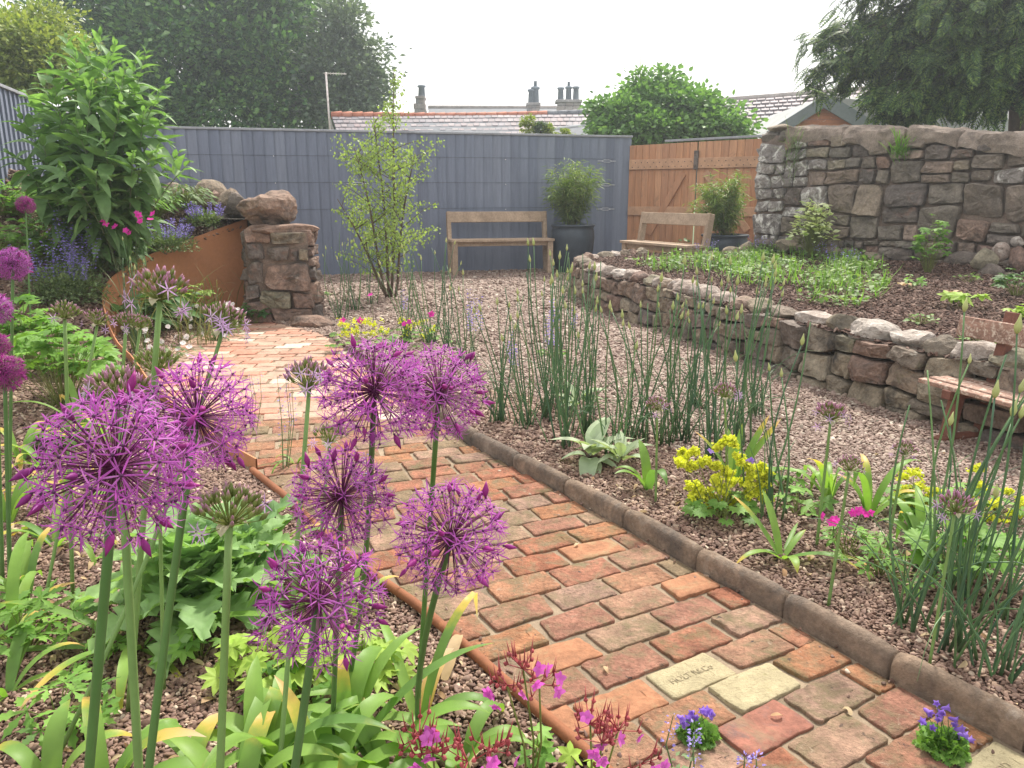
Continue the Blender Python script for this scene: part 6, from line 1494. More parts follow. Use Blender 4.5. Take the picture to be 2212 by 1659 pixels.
# ================================================================ SMALL FLOWERS AND LEAFY PLANTS
def palm_t(n=7, depth=.45, seed=0, teeth=True, droop=.12):
    """a lobed leaf round its stalk, lying in the local XY plane, +Y the middle lobe"""
    vs = [(0, .08, 0)]; fs = []; m = n * 4
    for i in range(m + 1):
        a = -PI * .86 + 2 * PI * .86 * i / m; k = i % 4; r_ = {0: 1 - depth, 1: .80, 2: 1.0, 3: .80}[k]
        if teeth and k in (1, 3): r_ *= .93
        vs.append((math.sin(a) * r_ * .62, .08 + math.cos(a) * r_ * .62, -droop * r_ * r_ + (.05 if k == 0 else 0)))
    for i in range(m): fs.append((0, i + 1, i + 2))
    return vs, fs
def deep_t(n=5, seed=0):
    """a deeply cut leaf: narrow toothed fingers"""
    vs = []; fs = []
    for i in range(n):
        a = (-1 + 2 * i / (n - 1)) * R(110); L = .62 * (1 - .18 * abs(-1 + 2 * i / (n - 1))); d = np.array([math.sin(a), math.cos(a), 0]); s = np.array([d[1], -d[0], 0]); o = len(vs)
        pr = [(0, .02), (.35, .07), (.5, .17), (.58, .09), (.72, .15), (.8, .06), (1, .0)]
        for (k, w_) in pr: vs += [d * L * k + s * w_ * L * 1.1 + [0, 0, -.12 * k * k], d * L * k + [0, 0, -.12 * k * k - .01], d * L * k - s * w_ * L * 1.1 + [0, 0, -.12 * k * k]]
        for j in range(len(pr) - 1): q = o + j * 3; fs += [(q, q + 1, q + 4, q + 3), (q + 1, q + 2, q + 5, q + 4)]
    return vs, fs
def poppy_t(seed=0, fold=.28):
    """a long coarse leaf with jagged edges"""
    r_ = random.Random(seed); vs = []; fs = []; n = 26; ph = r_.uniform(0, 6)
    for i in range(n + 1):
        k = i / n; w_ = .26 * math.sin(PI * min(1, .10 + .90 * k)) ** .7 * (1.0 if i % 2 else .62 + .1 * math.sin(i)) * (1 if k < 1 else 0.05) + .012; y = k; z = .16 * math.sin(k * 2.4) - .42 * k * k; rf = .045 * math.sin(i * 1.3 + ph)
        vs += [(w_, y + .04 * (i % 2), z + fold * w_ + rf), (w_ * .45, y, z + fold * w_ * .3 - rf * .6), (0, y, z - .01), (-w_ * .45, y, z + fold * w_ * .3 + rf * .6), (-w_, y + .04 * (i % 2), z + fold * w_ - rf)]
        if i < n:
            o = i * 5
            for j in range(4): fs.append((o + j, o + j + 1, o + j + 6, o + j + 5))
    return vs, fs
def ovate_t(w_=.3, droop=.3):
    v, f = lance(7, w_, droop, .3); return v, f
PALM = [palm_t(7, .42), palm_t(5, .5), palm_t(9, .25)]; DEEP = [deep_t(5), deep_t(7)]; POP = [poppy_t(i) for i in range(3)]
TMPL = {'palm': PALM[0], 'palm5': PALM[1], 'round': PALM[2], 'deep': DEEP[0], 'deep7': DEEP[1], 'ovate': ovate_t(), 'ovate2': ovate_t(.2, .8), 'lance': LN[1]}
TM = {}
def tmesh(kind, mat):
    if (kind, mat) not in TM: TM[(kind, mat)] = mesh_of('leaf', *TMPL[kind], M[mat])
    return TM[(kind, mat)]
def leafy(q, n, h, spread, size, kind, mat, label, cat, name, seed, up=.5, single=False, group=None, stemmat='pedgreen', top=1.0, low=.15, ell=1.0, leafparts=True):
    """a plant of stalked leaves: each leaf its own part when it shows large"""
    r_ = random.Random(seed); q = Vector(q); t = thing(name, tuple(q), label, cat, group); b = MB(); P = []; D = []; Nn = []
    for i in range(n):
        a = r_.uniform(0, 2 * PI); k = r_.uniform(0, 1) ** .6; rr_ = spread * k; hh = h * (low + (top - low) * r_.uniform(.3, 1) * math.sqrt(max(0, 1 - k * k * .75)))
        p = q + Vector((math.cos(a) * rr_ * ell, math.sin(a) * rr_, hh)); s = q + Vector((math.cos(a) * rr_ * .15, math.sin(a) * rr_ * .15, 0)); mid = s.lerp(p, .6) + Vector((0, 0, hh * .15)); b.tube([s, mid, p], [.0022, .0016, .0012], 4, cap=False)
        P.append(tuple(p)); D.append((math.cos(a) + r_.gauss(0, .3), math.sin(a) + r_.gauss(0, .3), up * r_.uniform(-.4, .8))); Nn.append((r_.gauss(0, .3), r_.gauss(0, .3) - .25, 1))
    b.build('stalks', M[stemmat], t); F_ = frames(np.array(D), np.array(Nn)); sz_ = np.array([size * r_.uniform(.65, 1.25) for _ in range(n)])
    if leafparts and n <= 120:
        me = tmesh(kind, mat)
        for i in range(n): inst(me, 'leaf', P[i], t, Matrix(F_[i].tolist()), float(sz_[i]))
    else: scatter('leaves', *TMPL[kind], F_, np.array(P), sz_, M[mat], t, smooth=kind in ('ovate', 'ovate2', 'lance'))
    return t
def catmint(q, nsp, h, spread, label, seed, leaves=500, fol=True, name='catmint', fmat='blue', lsz=.022, lean=(0, 0), dens=1.0, fl=.0075):
    r_ = random.Random(seed); q = Vector(q); t = thing(name, tuple(q), label, 'catmint' if name == 'catmint' else 'flower'); b = MB(); P = []; D = []; LP_ = []; LD_ = []
    for i in range(nsp):
        a = r_.uniform(0, 2 * PI); rr_ = spread * r_.uniform(0, 1) ** .6; s = q + Vector((math.cos(a) * rr_ * .4, math.sin(a) * rr_ * .4, 0)); e = q + Vector((math.cos(a) * rr_ + lean[0], math.sin(a) * rr_ + lean[1], h * r_.uniform(.65, 1.05))); mid = s.lerp(e, .5) + Vector((math.cos(a) * .02, math.sin(a) * .02, .01))
        b.tube([s, mid, e], [.002, .0016, .0008], 4, cap=False)
        nw = 9
        for j in range(nw):
            k = .45 + .55 * (j + .5) / nw; c = mid.lerp(e, k * 2 - 1) if k > .5 else s.lerp(mid, k * 2); m = int(8 * dens * (1 - .4 * k) * r_.uniform(.5, 1.2))
            for _ in range(m): aa = r_.uniform(0, 2 * PI); d = Vector((math.cos(aa), math.sin(aa), r_.uniform(-.1, .5))); P.append(tuple(c + d * .010 * (1.4 - .6 * k))); D.append(tuple(d))
        for j in range(6):
            k = r_.uniform(.1, .6); c = s.lerp(e, k); aa = r_.uniform(0, 2 * PI); LP_.append(tuple(c)); LD_.append((math.cos(aa), math.sin(aa), .3))
    b.build('stems', M['greygreen'], t); scatter('florets', *KITE, frames(np.array(D), rng.normal(size=(len(D), 3))), np.array(P), fl * rng.uniform(.7, 1.5, len(P)), M[fmat], t)
    if fol:
        d = nrm(rng.normal(size=(leaves, 3))); d[:, 2] = np.abs(d[:, 2]); pp = np.array(q) + d * np.array([spread, spread, h * .62]) * rng.uniform(.35, 1, (leaves, 1)); LP_ += [tuple(x) for x in pp]; LD_ += [tuple(x) for x in d + rng.normal(0, .5, d.shape)]
    scatter('leaves', *KITE, frames(np.array(LD_)), np.array(LP_), lsz * rng.uniform(.6, 1.3, len(LP_)), M['greygreen'], t); return t
def froth(q, centres, label, seed, leafn=26, spread=.16, lh=.12, fs=.0058, n=120):
    r_ = random.Random(seed); q = Vector(q); t = thing('ladys_mantle', tuple(q), label, 'ladys mantle'); b = MB(); P = []
    for c, rad in centres:
        c = Vector(c); s = q + Vector((r_.gauss(0, .02), r_.gauss(0, .02), 0)); b.tube([s, s.lerp(c, .5) + Vector((0, 0, .02)), c], [.002, .0015, .001], 4, cap=False)
        for k in range(9):
            d = Vector((r_.gauss(0, 1), r_.gauss(0, 1), r_.gauss(0, .7))).normalized() * rad * r_.uniform(.3, 1); cc = c + d; b.tube([c - Vector((0, 0, rad * .4)), cc], [.0009, .0006], 3, cap=False)
            for _ in range(n // 9): P.append(tuple(cc + Vector((r_.gauss(0, 1), r_.gauss(0, 1), r_.gauss(0, .8))) * rad * .22))
    b.build('flower_stalks', M['pedgreen'], t); st = ([(0, 0, 0), (.5, .1, .5), (0, .25, 1), (-.5, .1, .5), (0, 0, 0)], [(0, 1, 2), (0, 2, 3)])
    star = star_t(4, 1.0, .9, 1.2, .1, 4); scatter('flowers', *star, frames(rng.normal(size=(len(P), 3)) + [0, -.3, .8]), np.array(P), fs * rng.uniform(.7, 1.3, len(P)), M['yellow'], t)
    me = tmesh('round', 'green')
    for i in range(leafn):
        a = r_.uniform(0, 2 * PI); rr_ = spread * r_.uniform(.3, 1); p = q + Vector((math.cos(a) * rr_, math.sin(a) * rr_, lh * r_.uniform(.1, 1) * (1.2 - rr_ / spread * .7))); F_ = frames(np.array([[math.cos(a), math.sin(a), -.1]]), np.array([[math.cos(a) * .3, math.sin(a) * .3 - .2, 1]]))[0]; inst(me, 'leaf', p, t, Matrix(F_.tolist()), r_.uniform(.045, .075))
    return t
def fl_points(pxs, Y, rad, jit=.03): return [(at(u, v, Y + U(-jit, jit)), rad) for u, v in pxs]
# lady's mantles
q = ground_at(1560, 1120); Yq = q.y + .06
froth(q, fl_points([(1475, 985), (1500, 975), (1490, 1010), (1520, 1000), (1555, 960), (1575, 955), (1548, 1005), (1570, 1020), (1545, 1040), (1520, 1065), (1500, 1075), (1565, 1060), (1590, 1080), (1610, 1045), (1630, 1030), (1640, 1060), (1640, 1005), (1655, 1020), (1600, 1100), (1560, 1095), (1525, 1100), (1580, 1040), (1470, 1000), (1655, 1080), (1620, 1070), (1595, 990), (1500, 1050), (1650, 1040), (1535, 1080), (1575, 1075), (1615, 1010)], Yq, .026), 'large mound of yellow lady mantle flowers beside the clay kerb, middle of the right bed', 1, 24, .13, .11, n=260, fs=.0070)
q = ground_at(1990, 1110); froth(q, fl_points([(1955, 1030), (1975, 1020), (1960, 1060), (1990, 1050), (1940, 1075), (2000, 1085), (1975, 1090), (2020, 1060)], q.y, .026), 'yellow lady mantle flowers left of the slatted bench foot', 2, 20, .14, .12)
q = ground_at(2140, 1130); froth(q, fl_points([(2110, 1010), (2120, 1050), (2150, 1090), (2180, 1060), (2190, 1110), (2205, 1085), (2095, 1070), (2170, 1130), (2140, 1120), (2205, 1150), (2150, 1160)], q.y, .024), 'yellow lady mantle flowers at the right edge under the bench', 3, 26, .17, .16)
q = ground_at(785, 745); froth(q, fl_points([(740, 700), (765, 700), (790, 695), (810, 700), (825, 715), (770, 715), (800, 720), (745, 720)], q.y, .055), 'yellow green lady mantle beyond the central globes, left one', 4, 34, .30, .16, fs=.010, n=46)
q = ground_at(905, 740); froth(q, fl_points([(870, 695), (890, 700), (915, 695), (935, 710), (880, 715), (920, 725)], q.y, .05), 'yellow green lady mantle beyond the central globes, right one', 5, 30, .28, .16, fs=.010, n=40)
# silvery rosettes
def rosette(u, v, n, size, label, seed, mat='silver', el=(5, 70)):
    r_ = random.Random(seed); q = ground_at(u, v); t = thing('lambs_ear', tuple(q), label, 'silver leaved plant', 'silvery rosettes'); me = [mesh_of('leaf', *lance(8, .20, d, .45), M[mat]) for d in (.5, .9)]
    for i in range(n):
        a = r_.uniform(0, 2 * PI); e = R(r_.uniform(*el)); p = q + Vector((math.cos(a) * .02, math.sin(a) * .02, .01 + .05 * math.sin(e))); F_ = frames(np.array([[math.cos(a) * math.cos(e), math.sin(a) * math.cos(e), math.sin(e)]]))[0]; inst(me[i % 2], 'leaf', p, t, Matrix(F_.tolist()), size * r_.uniform(.7, 1.15))
rosette(1275, 1000, 16, .19, 'largest silvery lambs ear rosette, nearest the clay kerb', 1); rosette(1250, 885, 12, .15, 'small silvery lambs ear rosette behind the largest one', 2); rosette(1340, 1010, 11, .15, 'silvery lambs ear rosette between the largest one and the tulip leaves', 3)
# poppy
q = ground_at(430, 1335); t = thing('poppy_plant', tuple(q), 'lush plant of large tooth edged grey green leaves left of the thick opening allium stem', 'poppy'); r_ = random.Random(3)
PMs = [mesh_of('leaf', *p_, M['poppy']) for p_ in POP]
for i in range(40):
    a = R(i * 137.5); e = R(12 + 66 * (i / 40)); L = (.30 - .13 * i / 40) * r_.uniform(.85, 1.1); p = q + Vector((math.cos(a) * .03, math.sin(a) * .03, .01 + .13 * (i / 30))); F_ = frames(np.array([[math.cos(a) * math.cos(e), math.sin(a) * math.cos(e), math.sin(e)]]))[0]; inst(PMs[i % 3], 'leaf', p, t, Matrix(F_.tolist()), L)
q = ground_at(520, 1270); t = thing('poppy_plant', tuple(q), 'second tooth leaved grey green plant just behind the thick opening allium stem', 'poppy')
for i in range(16):
    a = R(i * 137.5 + 40); e = R(15 + 55 * (i / 16)); L = .24 * r_.uniform(.75, 1.1); p = q + Vector((math.cos(a) * .02, math.sin(a) * .02, .01 + .09 * (i / 16))); F_ = frames(np.array([[math.cos(a) * math.cos(e), math.sin(a) * math.cos(e), math.sin(e)]]))[0]; inst(PMs[i % 3], 'leaf', p, t, Matrix(F_.tolist()), L)
# cut leaved geraniums and other leafy plants
LV = [((60, 1400), 22, .16, .14, .11, 'deep', 'green', 'deeply cut fresh green leaves at the lower left edge', 'cranesbill'), ((130, 1570), 15, .10, .10, .11, 'deep', 'green', 'deeply cut leaves low on the pebbles at the bottom left', 'cranesbill'), ((200, 1420), 10, .12, .10, .09, 'deep', 'green', 'few deeply cut leaves between two thick allium stems', 'cranesbill'),
      ((600, 1480), 26, .15, .14, .085, 'palm', 'lime', 'pale lime round lobed leaves behind the lowest globe', 'cranesbill'), ((660, 1520), 20, .11, .12, .07, 'palm', 'green', 'small lobed leaves under the lowest globe', 'cranesbill'), ((780, 1480), 22, .14, .12, .075, 'palm', 'lime', 'light green lobed leaves right of the lowest globe', 'cranesbill'), ((430, 1420), 12, .10, .10, .08, 'palm', 'green', 'lobed leaves at the foot of the poppy plant', 'cranesbill'),
      ((1900, 1240), 26, .13, .16, .075, 'deep', 'green', 'sprawling cut leaved plant by the onion stems at the right', 'cranesbill'), ((1830, 1200), 12, .11, .09, .07, 'deep', 'green', 'small cut leaved plant right of the low strap leaf rosette', 'cranesbill'), ((1690, 1060), 10, .10, .10, .07, 'palm5', 'green', 'small lobed plant on the gravel right of the yellow mound', 'cranesbill'), ((2090, 1250), 30, .20, .17, .085, 'round', 'green', 'bushy round leaved plant among the right hand onion stems', 'leafy plant'), ((1720, 1110), 10, .09, .12, .07, 'palm5', 'green', 'low lobed plant left of the tallest right hand opening allium', 'cranesbill'),
      ((140, 880), 40, .52, .30, .19, 'palm', 'green', 'big clump of lobed leaves at the left below the catmint', 'leafy plant'), ((60, 800), 40, .50, .30, .18, 'palm', 'green', 'leafy clump with large lobed leaves near the left edge', 'leafy plant'), ((30, 700), 44, .42, .30, .16, 'deep7', 'green', 'feathery cut leaved clump at the left edge beside the dark alliums', 'leafy plant'), ((125, 965), 7, .10, .08, .13, 'round', 'green', 'single round scalloped leaf cluster on the gravel at the left', 'leafy plant'),
      ((75, 590), 50, .42, .26, .15, 'deep7', 'green', 'narrow fingered leafy plant below the high round allium', 'leafy plant'), ((150, 650), 30, .30, .2, .12, 'deep7', 'greygreen', 'greyish fingered plant between the catmint and the left leafy clumps', 'leafy plant'), ((10, 505), 55, .36, .5, .12, 'palm5', 'green', 'light green low bush at the left edge below the side fence', 'leafy plant'), ((15, 440), 55, .4, .5, .12, 'ovate', 'lime', 'pale leafy bush at the far left edge under the side fence', 'leafy plant'), ((150, 810), 12, .2, .15, .16, 'palm', 'green', 'drooping lobed leaves beside the gravel strip', 'leafy plant')]
for i, ((u, v), n, h, sp, sz_, kd_, mt, lb, cat) in enumerate(LV): leafy(ground_at(u, v), n if sz_ < .115 else int(n * 1.9), h, sp, sz_ if sz_ < .115 else sz_ * .68, kd_, mt, lb, cat, 'cranesbill' if cat == 'cranesbill' else 'leafy_plant', 700 + i)
# dark undergrowth beneath the buddleja
for i, (u, v, n, h, sp, sz_, kd_, mt, lb) in enumerate([(250, 510, 60, .4, .45, .2, 'ovate', 'darkgreen', 'dark broad leaved growth under the large shrub'), (330, 490, 60, .4, .4, .17, 'ovate2', 'darkgreen', 'dark pointed leaves at the right foot of the large shrub'), (150, 480, 50, .4, .4, .18, 'ovate', 'darkgreen', 'dark leaves at the left foot of the large shrub'),
                                                       (390, 440, 50, .42, .25, .10, 'palm5', 'lime', 'yellow green sprig by the boulders of the bank wall'), (345, 470, 40, .34, .25, .12, 'palm', 'green', 'fresh green leaves between the large shrub and the boulders'), (110, 560, 40, .3, .3, .14, 'ovate', 'green', 'soft green leaves left of the catmint spires')]):
    q = at(u, v, 7.0 + .15 * i); q.z = float(gz(q.x, q.y)); leafy(q, n, h, sp, sz_, kd_, mt, lb, 'leafy plant', 'leafy_plant', 800 + i)
# catmints
CM = [((140, 625), 26, .50, .36, 1500, 'wide grey green catmint mound at the left of the rusty sheet with blue spires'), ((165, 560), 16, .62, .2, 400, 'tall blue catmint spires in front of the large shrub'), ((235, 545), 22, .42, .30, 900, 'catmint with blue spires spilling over the rusty sheet'), ((350, 500), 24, .34, .34, 1000, 'bushy catmint along the top of the rusty sheet below the boulders'), ((440, 465), 14, .24, .22, 500, 'low catmint sprays by the boulders, right end of the rusty sheet')]
for i, ((u, v), n, h, sp, lv, lb) in enumerate(CM):
    Y = [6.3, 6.7, 7.2, 7.75, 8.2][i]; q = at(u, v, Y); q.z = float(gz(q.x, q.y)) if i < 4 else .93; catmint(q, n, h, sp, lb, 900 + i, int(lv * 2.2), dens=1.3, fl=.016, lsz=.034)
for i, ((u, v), n, h, sp, lb) in enumerate([((1020, 770), 7, .52, .08, 'pair of pale blue catmint spires standing on the gravel right of the central globes'), ((1195, 820), 6, .56, .09, 'blue catmint spire among the onion clumps'), ((1110, 830), 4, .34, .06, 'small blue spire left in the onion group'), ((1248, 740), 2, .3, .05, 'little violet spire before the end of the low wall'), ((880, 700), 2, .4, .05, 'thin blue spire by the young tree'),
                                             ((610, 1010), 5, .42, .08, 'blue catmint spray leaning over the bricks left of the central stem'), ((545, 930), 3, .3, .08, 'few blue catmint florets right of the upper left globe'), ((815, 1090), 2, .26, .04, 'short violet spire beside the stem of the left central globe'), ((1475, 1700), 3, .18, .05, 'tiny lavender spikes at the bottom edge before the campanula'), ((1600, 1720), 3, .1, .05, 'small lavender tips at the bottom edge of the bricks')]):
    catmint(gp(u, v), n, h, sp, lb, 930 + i, 30, False, dens=1.2 if i < 5 else .8, fl=.0115 if i < 5 else .007, lsz=.02)
for i, (u, v, Y, n, h, sp, kd_, mt, lb) in enumerate([(300, 545, 7.55, 230, .34, .34, 'ovate2', 'greygreen', 'grey green bushy foliage hanging over the middle of the rusty sheet'), (380, 520, 7.95, 230, .34, .34, 'ovate2', 'green', 'light green bushy foliage above the right half of the rusty sheet'), (455, 495, 8.2, 200, .28, .30, 'ovate2', 'greygreen', 'fine pale foliage between the rusty sheet and the grey boulders'), (250, 590, 6.9, 230, .34, .34, 'ovate2', 'greygreen', 'grey green mound at the left bend of the rusty sheet'), (130, 540, 6.9, 160, .4, .4, 'ovate', 'green', 'low green foliage at the left of the catmint spires'),
        (70, 470, 7.6, 160, .35, .6, 'palm5', 'green', 'green low cover on the bank left of the large shrub'), (40, 560, 6.4, 160, .4, .5, 'deep7', 'green', 'mixed green foliage on the bank at the left edge'), (480, 460, 8.9, 120, .3, .3, 'ovate2', 'green', 'green sprigs growing behind the grey boulders')]):
    q = at(u, v, Y); q.x -= .32; q.y += .18; q.z = float(gz(q.x, q.y)); leafy(q, n, h, sp, .075 if i < 4 else .10, kd_, mt, lb, 'leafy plant', 'leafy_plant', 860 + i, leafparts=False)
# pink campion dots on the bank
def dots(name, label, cat, pts, mat, size, base, petals=5, seed=0, stem=True, gmat='greygreen'):
    r_ = random.Random(seed); base = Vector(base); t = thing(name, tuple(base), label, cat); st = star_t(petals, 1.0, .75, 1.35, .1, seed); P = np.array([tuple(p) for p in pts]); scatter('flowers', *st, frames(rng.normal(0, .35, (len(P), 3)) + [0, -.8, .5], rng.normal(size=(len(P), 3))), P, size * rng.uniform(.8, 1.2, len(P)), M[mat], t)
    b = MB()
    for p in pts: s = base + Vector((r_.gauss(0, .03), r_.gauss(0, .03), 0)); b.tube([s, s.lerp(Vector(p), .6) + Vector((0, 0, .03)), p], [.0016, .0013, .001], 4, cap=False)
    b.build('stems', M[gmat], t); return t
q = at(260, 500, 6.6); q.z = float(gz(q.x, q.y)); dots('rose_campion', 'magenta flowers dotted among the catmint in front of the large shrub', 'flower', [at(u, v, 6.3) for u, v in [(223, 478), (228, 482), (300, 466), (303, 478), (272, 498), (280, 504), (295, 460), (325, 474), (330, 462), (248, 490)]], 'magenta', .030, q)
dots('cranesbill_flowers', 'small magenta flowers above the yellow mound left of centre', 'flower', [at(u, v, 6.2) for u, v in [(741, 692), (778, 693), (800, 637), (873, 700), (932, 678), (884, 695)]], 'magenta', .028, ground_at(820, 735))
dots('cranesbill_flowers', 'bright magenta flowers above the strap leaves at the right', 'flower', [at(u, v, 2.1) for u, v in [(1775, 1115), (1798, 1128), (1805, 1122), (1842, 1108), (1855, 1104), (1868, 1110), (1880, 1108)]], 'magenta', .016, ground_at(1815, 1165))
dots('bellflower', 'violet flowers hiding behind the yellow mound', 'flower', [at(u, v, 2.75) for u, v in [(1598, 985), (1610, 1000), (1622, 995), (1618, 1010), (1535, 975), (1855, 1095), (1870, 1100)][:5]], 'violet', .016, ground_at(1612, 1050))
q = at(470, 760, 6.9); q.z = 0
for i, (u, v, lb) in enumerate([(465, 745, 'white fleabane daisies at the foot of the rusty sheet'), (360, 790, 'white fleabane daisies where the path meets the rusty sheet')]):
    q = gp(u, v - 10); pts = [at(u + U(-55, 50), v - 15 - U(0, 75), q.y + U(-.2, .2)) for _ in range(18)]; dots('fleabane', lb, 'daisies', pts, 'white', .022, q, 9, i); leafy(q, 50, .14, .26, .05, 'ovate2', 'greygreen', 'mat of small leaves under the ' + lb, 'leafy plant', 'leafy_plant', 40 + i, leafparts=False)
# sedges against the rusty sheet
for i, (u, v, Y, n, h, lb) in enumerate([(470, 690, 7.3, 12, .75, 'dark arching sedge blades before the right part of the rusty sheet'), (400, 730, 6.5, 16, .8, 'brown green sedge tuft in the middle before the rusty sheet'), (300, 740, 5.9, 12, .9, 'upright sedge blades at the curved left end of the rusty sheet'), (440, 745, 6.4, 16, .5, 'low arching sedge with pale blades among the daisies'), (528, 680, 7.9, 10, .7, 'few thin sedge blades beside the pier')]):
    q = at(u, v, Y); q.z = 0; t = thing('sedge', tuple(q), lb, 'sedge'); r_ = random.Random(i)
    for k in range(n):
        b = MB() if k == 0 else b; a = r_.uniform(0, 2 * PI); b.strap(q + Vector((r_.gauss(0, .04), r_.gauss(0, .04), 0)), a, R(r_.uniform(62, 88)), h * r_.uniform(.6, 1.1), .007, r_.uniform(.5, 2.4), segs=10)
    b.build('blades', M['sedge'], t)
q = at(290, 700, 6.05); q.z = 0; onion(290, 740, 9, .85, 'tall straight onion stems at the curved left end of the rusty sheet', 640, q=q, nl=6, spread=.12)
q = at(555, 720, 7.6); q.z = 0; leafy(q, 16, .22, .12, .12, 'palm5', 'darkgreen', 'dark little plant in the corner between the rusty sheet and the pier', 'leafy plant', 'leafy_plant', 61)
# campanulas on the bricks
def campanula(u, v, rad, label, seed, pts):
    q = gp(u, v); t = thing('campanula', tuple(q), label, 'bellflower'); n = 420; d = nrm(rng.normal(size=(n, 3))); d[:, 2] = np.abs(d[:, 2]); P = np.array(q) + d * np.array([rad, rad, rad * .75]) * rng.uniform(.4, 1, (n, 1)); scatter('leaves', *TMPL['round'], frames(d + rng.normal(0, .4, d.shape), rng.normal(0, .4, d.shape) + [0, -.3, 1]), P, .017 * rng.uniform(.6, 1.3, n), M['green'], t)
    bell = ([], []); vs = []; fs = []; prof = [(0, .08), (.25, .22), (.7, .27), (1.0, .5)]; m = 10
    for (y, r_) in prof:
        for k in range(m): a = 2 * PI * k / m; rr_ = r_ * (1 if y < 1 else (1.15 if k % 2 else .62)); yy = y * (1.12 if (y == 1 and k % 2) else 1); vs.append((rr_ * math.cos(a), yy, rr_ * math.sin(a)))
    for l in range(3):
        for k in range(m): w_ = (k + 1) % m; fs.append((l * m + k, l * m + w_, l * m + m + w_, l * m + m + k))
    rr2 = random.Random(seed); b = MB(); me = mesh_of('bell', vs, fs, M['violet'])
    for (du, dv) in pts:
        c = at(du, dv, q.y + rr2.uniform(-.03, .02)); F_ = frames(np.array([[rr2.gauss(0, .6), -.5 + rr2.gauss(0, .4), rr2.uniform(-.1, .9)]]))[0]; inst(me, 'bell', c, t, Matrix(F_.tolist()), .018 * rr2.uniform(.8, 1.15)); b.tube([q + Vector((rr2.gauss(0, .01), rr2.gauss(0, .01), .01)), c], [.001, .0008], 4, cap=False)
    b.build('stalks', M['stem'], t)
campanula(1507, 1590, .043, 'small cushion of violet bellflowers growing between the bricks left of the buff bricks', 1, [(1462, 1545), (1470, 1562), (1485, 1555), (1492, 1545), (1500, 1536), (1512, 1534), (1528, 1548), (1538, 1556), (1478, 1576), (1545, 1546), (1520, 1540), (1490, 1566)])
campanula(2035, 1615, .055, 'cushion of violet bellflowers growing against the clay kerb at the lower right', 2, [(1995, 1530), (2025, 1518), (2032, 1530), (2040, 1540), (2048, 1550), (2060, 1575), (2068, 1585), (2078, 1592), (2000, 1565), (2010, 1575), (2022, 1545), (2035, 1555), (2085, 1600), (2018, 1600), (2055, 1562)])
# big root geraniums at the bottom
def bigroot(u, v, Y, gu, gv, label, seed, n=14, pet=4, s_=1.0):
    r_ = random.Random(seed); c = at(u, v, Y); q = gp(gu, gv); t = thing('pink_geranium', tuple(q), label, 'geranium', 'pink geraniums with red seed heads'); b = MB(); b.tube([q, q.lerp(c, .5) + Vector((.01, 0, .0)), c], [.0022, .002, .0016], 6); b.build('stem', M['calyx'] if False else M['pedgreen'], t)
    ca = MB(); bk_ = MB(); bm_ = mesh_of('calyx', BALL[0], BALL[1], M['calyx']); pm = mesh_of('petal', *star_t(5, 1.0, .8, 1.3, .1, seed), M['pink'])
    for i in range(n):
        d = Vector((r_.gauss(0, 1), r_.gauss(0, .8), r_.uniform(-.4, 1.1))).normalized() * r_.uniform(.012, .036) * s_; p = c + d; ca.tube([c, p], [.0011, .0009], 4); F_ = frames(np.array([tuple(d.normalized())]))[0]; inst(bm_, 'calyx', p, t, Matrix(F_.tolist()), .0085 * s_)
        bk_.tube([p, p + Vector((d.x * .15, d.y * .15, .012)), p + Vector((d.x * .3, d.y * .3, .028 * s_))], [.0013, .001, .0002], 4)
    ca.build('flower_stalks', M['calyx'], t); bk_.build('seed_beaks', M['calyx'], t)
    for i in range(pet):
        d = Vector((r_.gauss(0, 1), -abs(r_.gauss(0, .6)), r_.uniform(-.6, .6))).normalized() * r_.uniform(.028, .042) * s_; F_ = frames(np.array([tuple(d.normalized() + Vector((0, -.5, 0)))]))[0]; inst(pm, 'petal', c + d, t, Matrix(F_.tolist()), .0125 * s_)
for i, (u, v, Y, gu, gv, lb, n) in enumerate([(1130, 1445, 1.12, 1150, 1720, 'tallest pink geranium sprig before the rusty rail', 12), (1095, 1480, 1.10, 1140, 1710, 'left side sprig of pink geranium overlapping the rusty rail', 10), (1165, 1478, 1.14, 1152, 1705, 'right side sprig of pink geranium over the bricks', 9), (1275, 1565, 1.08, 1260, 1740, 'red budded geranium head over the bricks at the bottom', 15), (1300, 1605, 1.05, 1262, 1745, 'pink geranium head with two open flowers low over the bricks', 12), (1335, 1578, 1.08, 1266, 1740, 'red spiky geranium seed head at the right of the bottom group', 12),
                                                    (905, 1590, .98, 930, 1790, 'red seed head geranium at the bottom under the crossing stems', 16), (935, 1625, .96, 930, 1800, 'pink geranium flowers at the bottom edge left', 12), (1060, 1620, .98, 1040, 1800, 'pink geranium with red beaks at the bottom edge between two leaf clumps', 15), (1010, 1645, .95, 1030, 1810, 'low geranium head cut by the bottom edge', 9), (1385, 1650, 1.06, 1300, 1760, 'sparse red geranium twigs at the bottom edge over the bricks', 6)]):
    bigroot(u, v, Y, gu, gv, lb, 60 + i, n, 3 if i != 5 else 1)
leafy(gp(1250, 1720), 12, .10, .07, .055, 'palm5', 'lime', 'few bright lobed leaves under the bottom pink geraniums', 'cranesbill', 'cranesbill', 990)
leafy(gp(1150, 1690, .02), 5, .14, .03, .05, 'palm5', 'green', 'lobed leaf pair on the tallest geranium stem', 'cranesbill', 'cranesbill', 991)
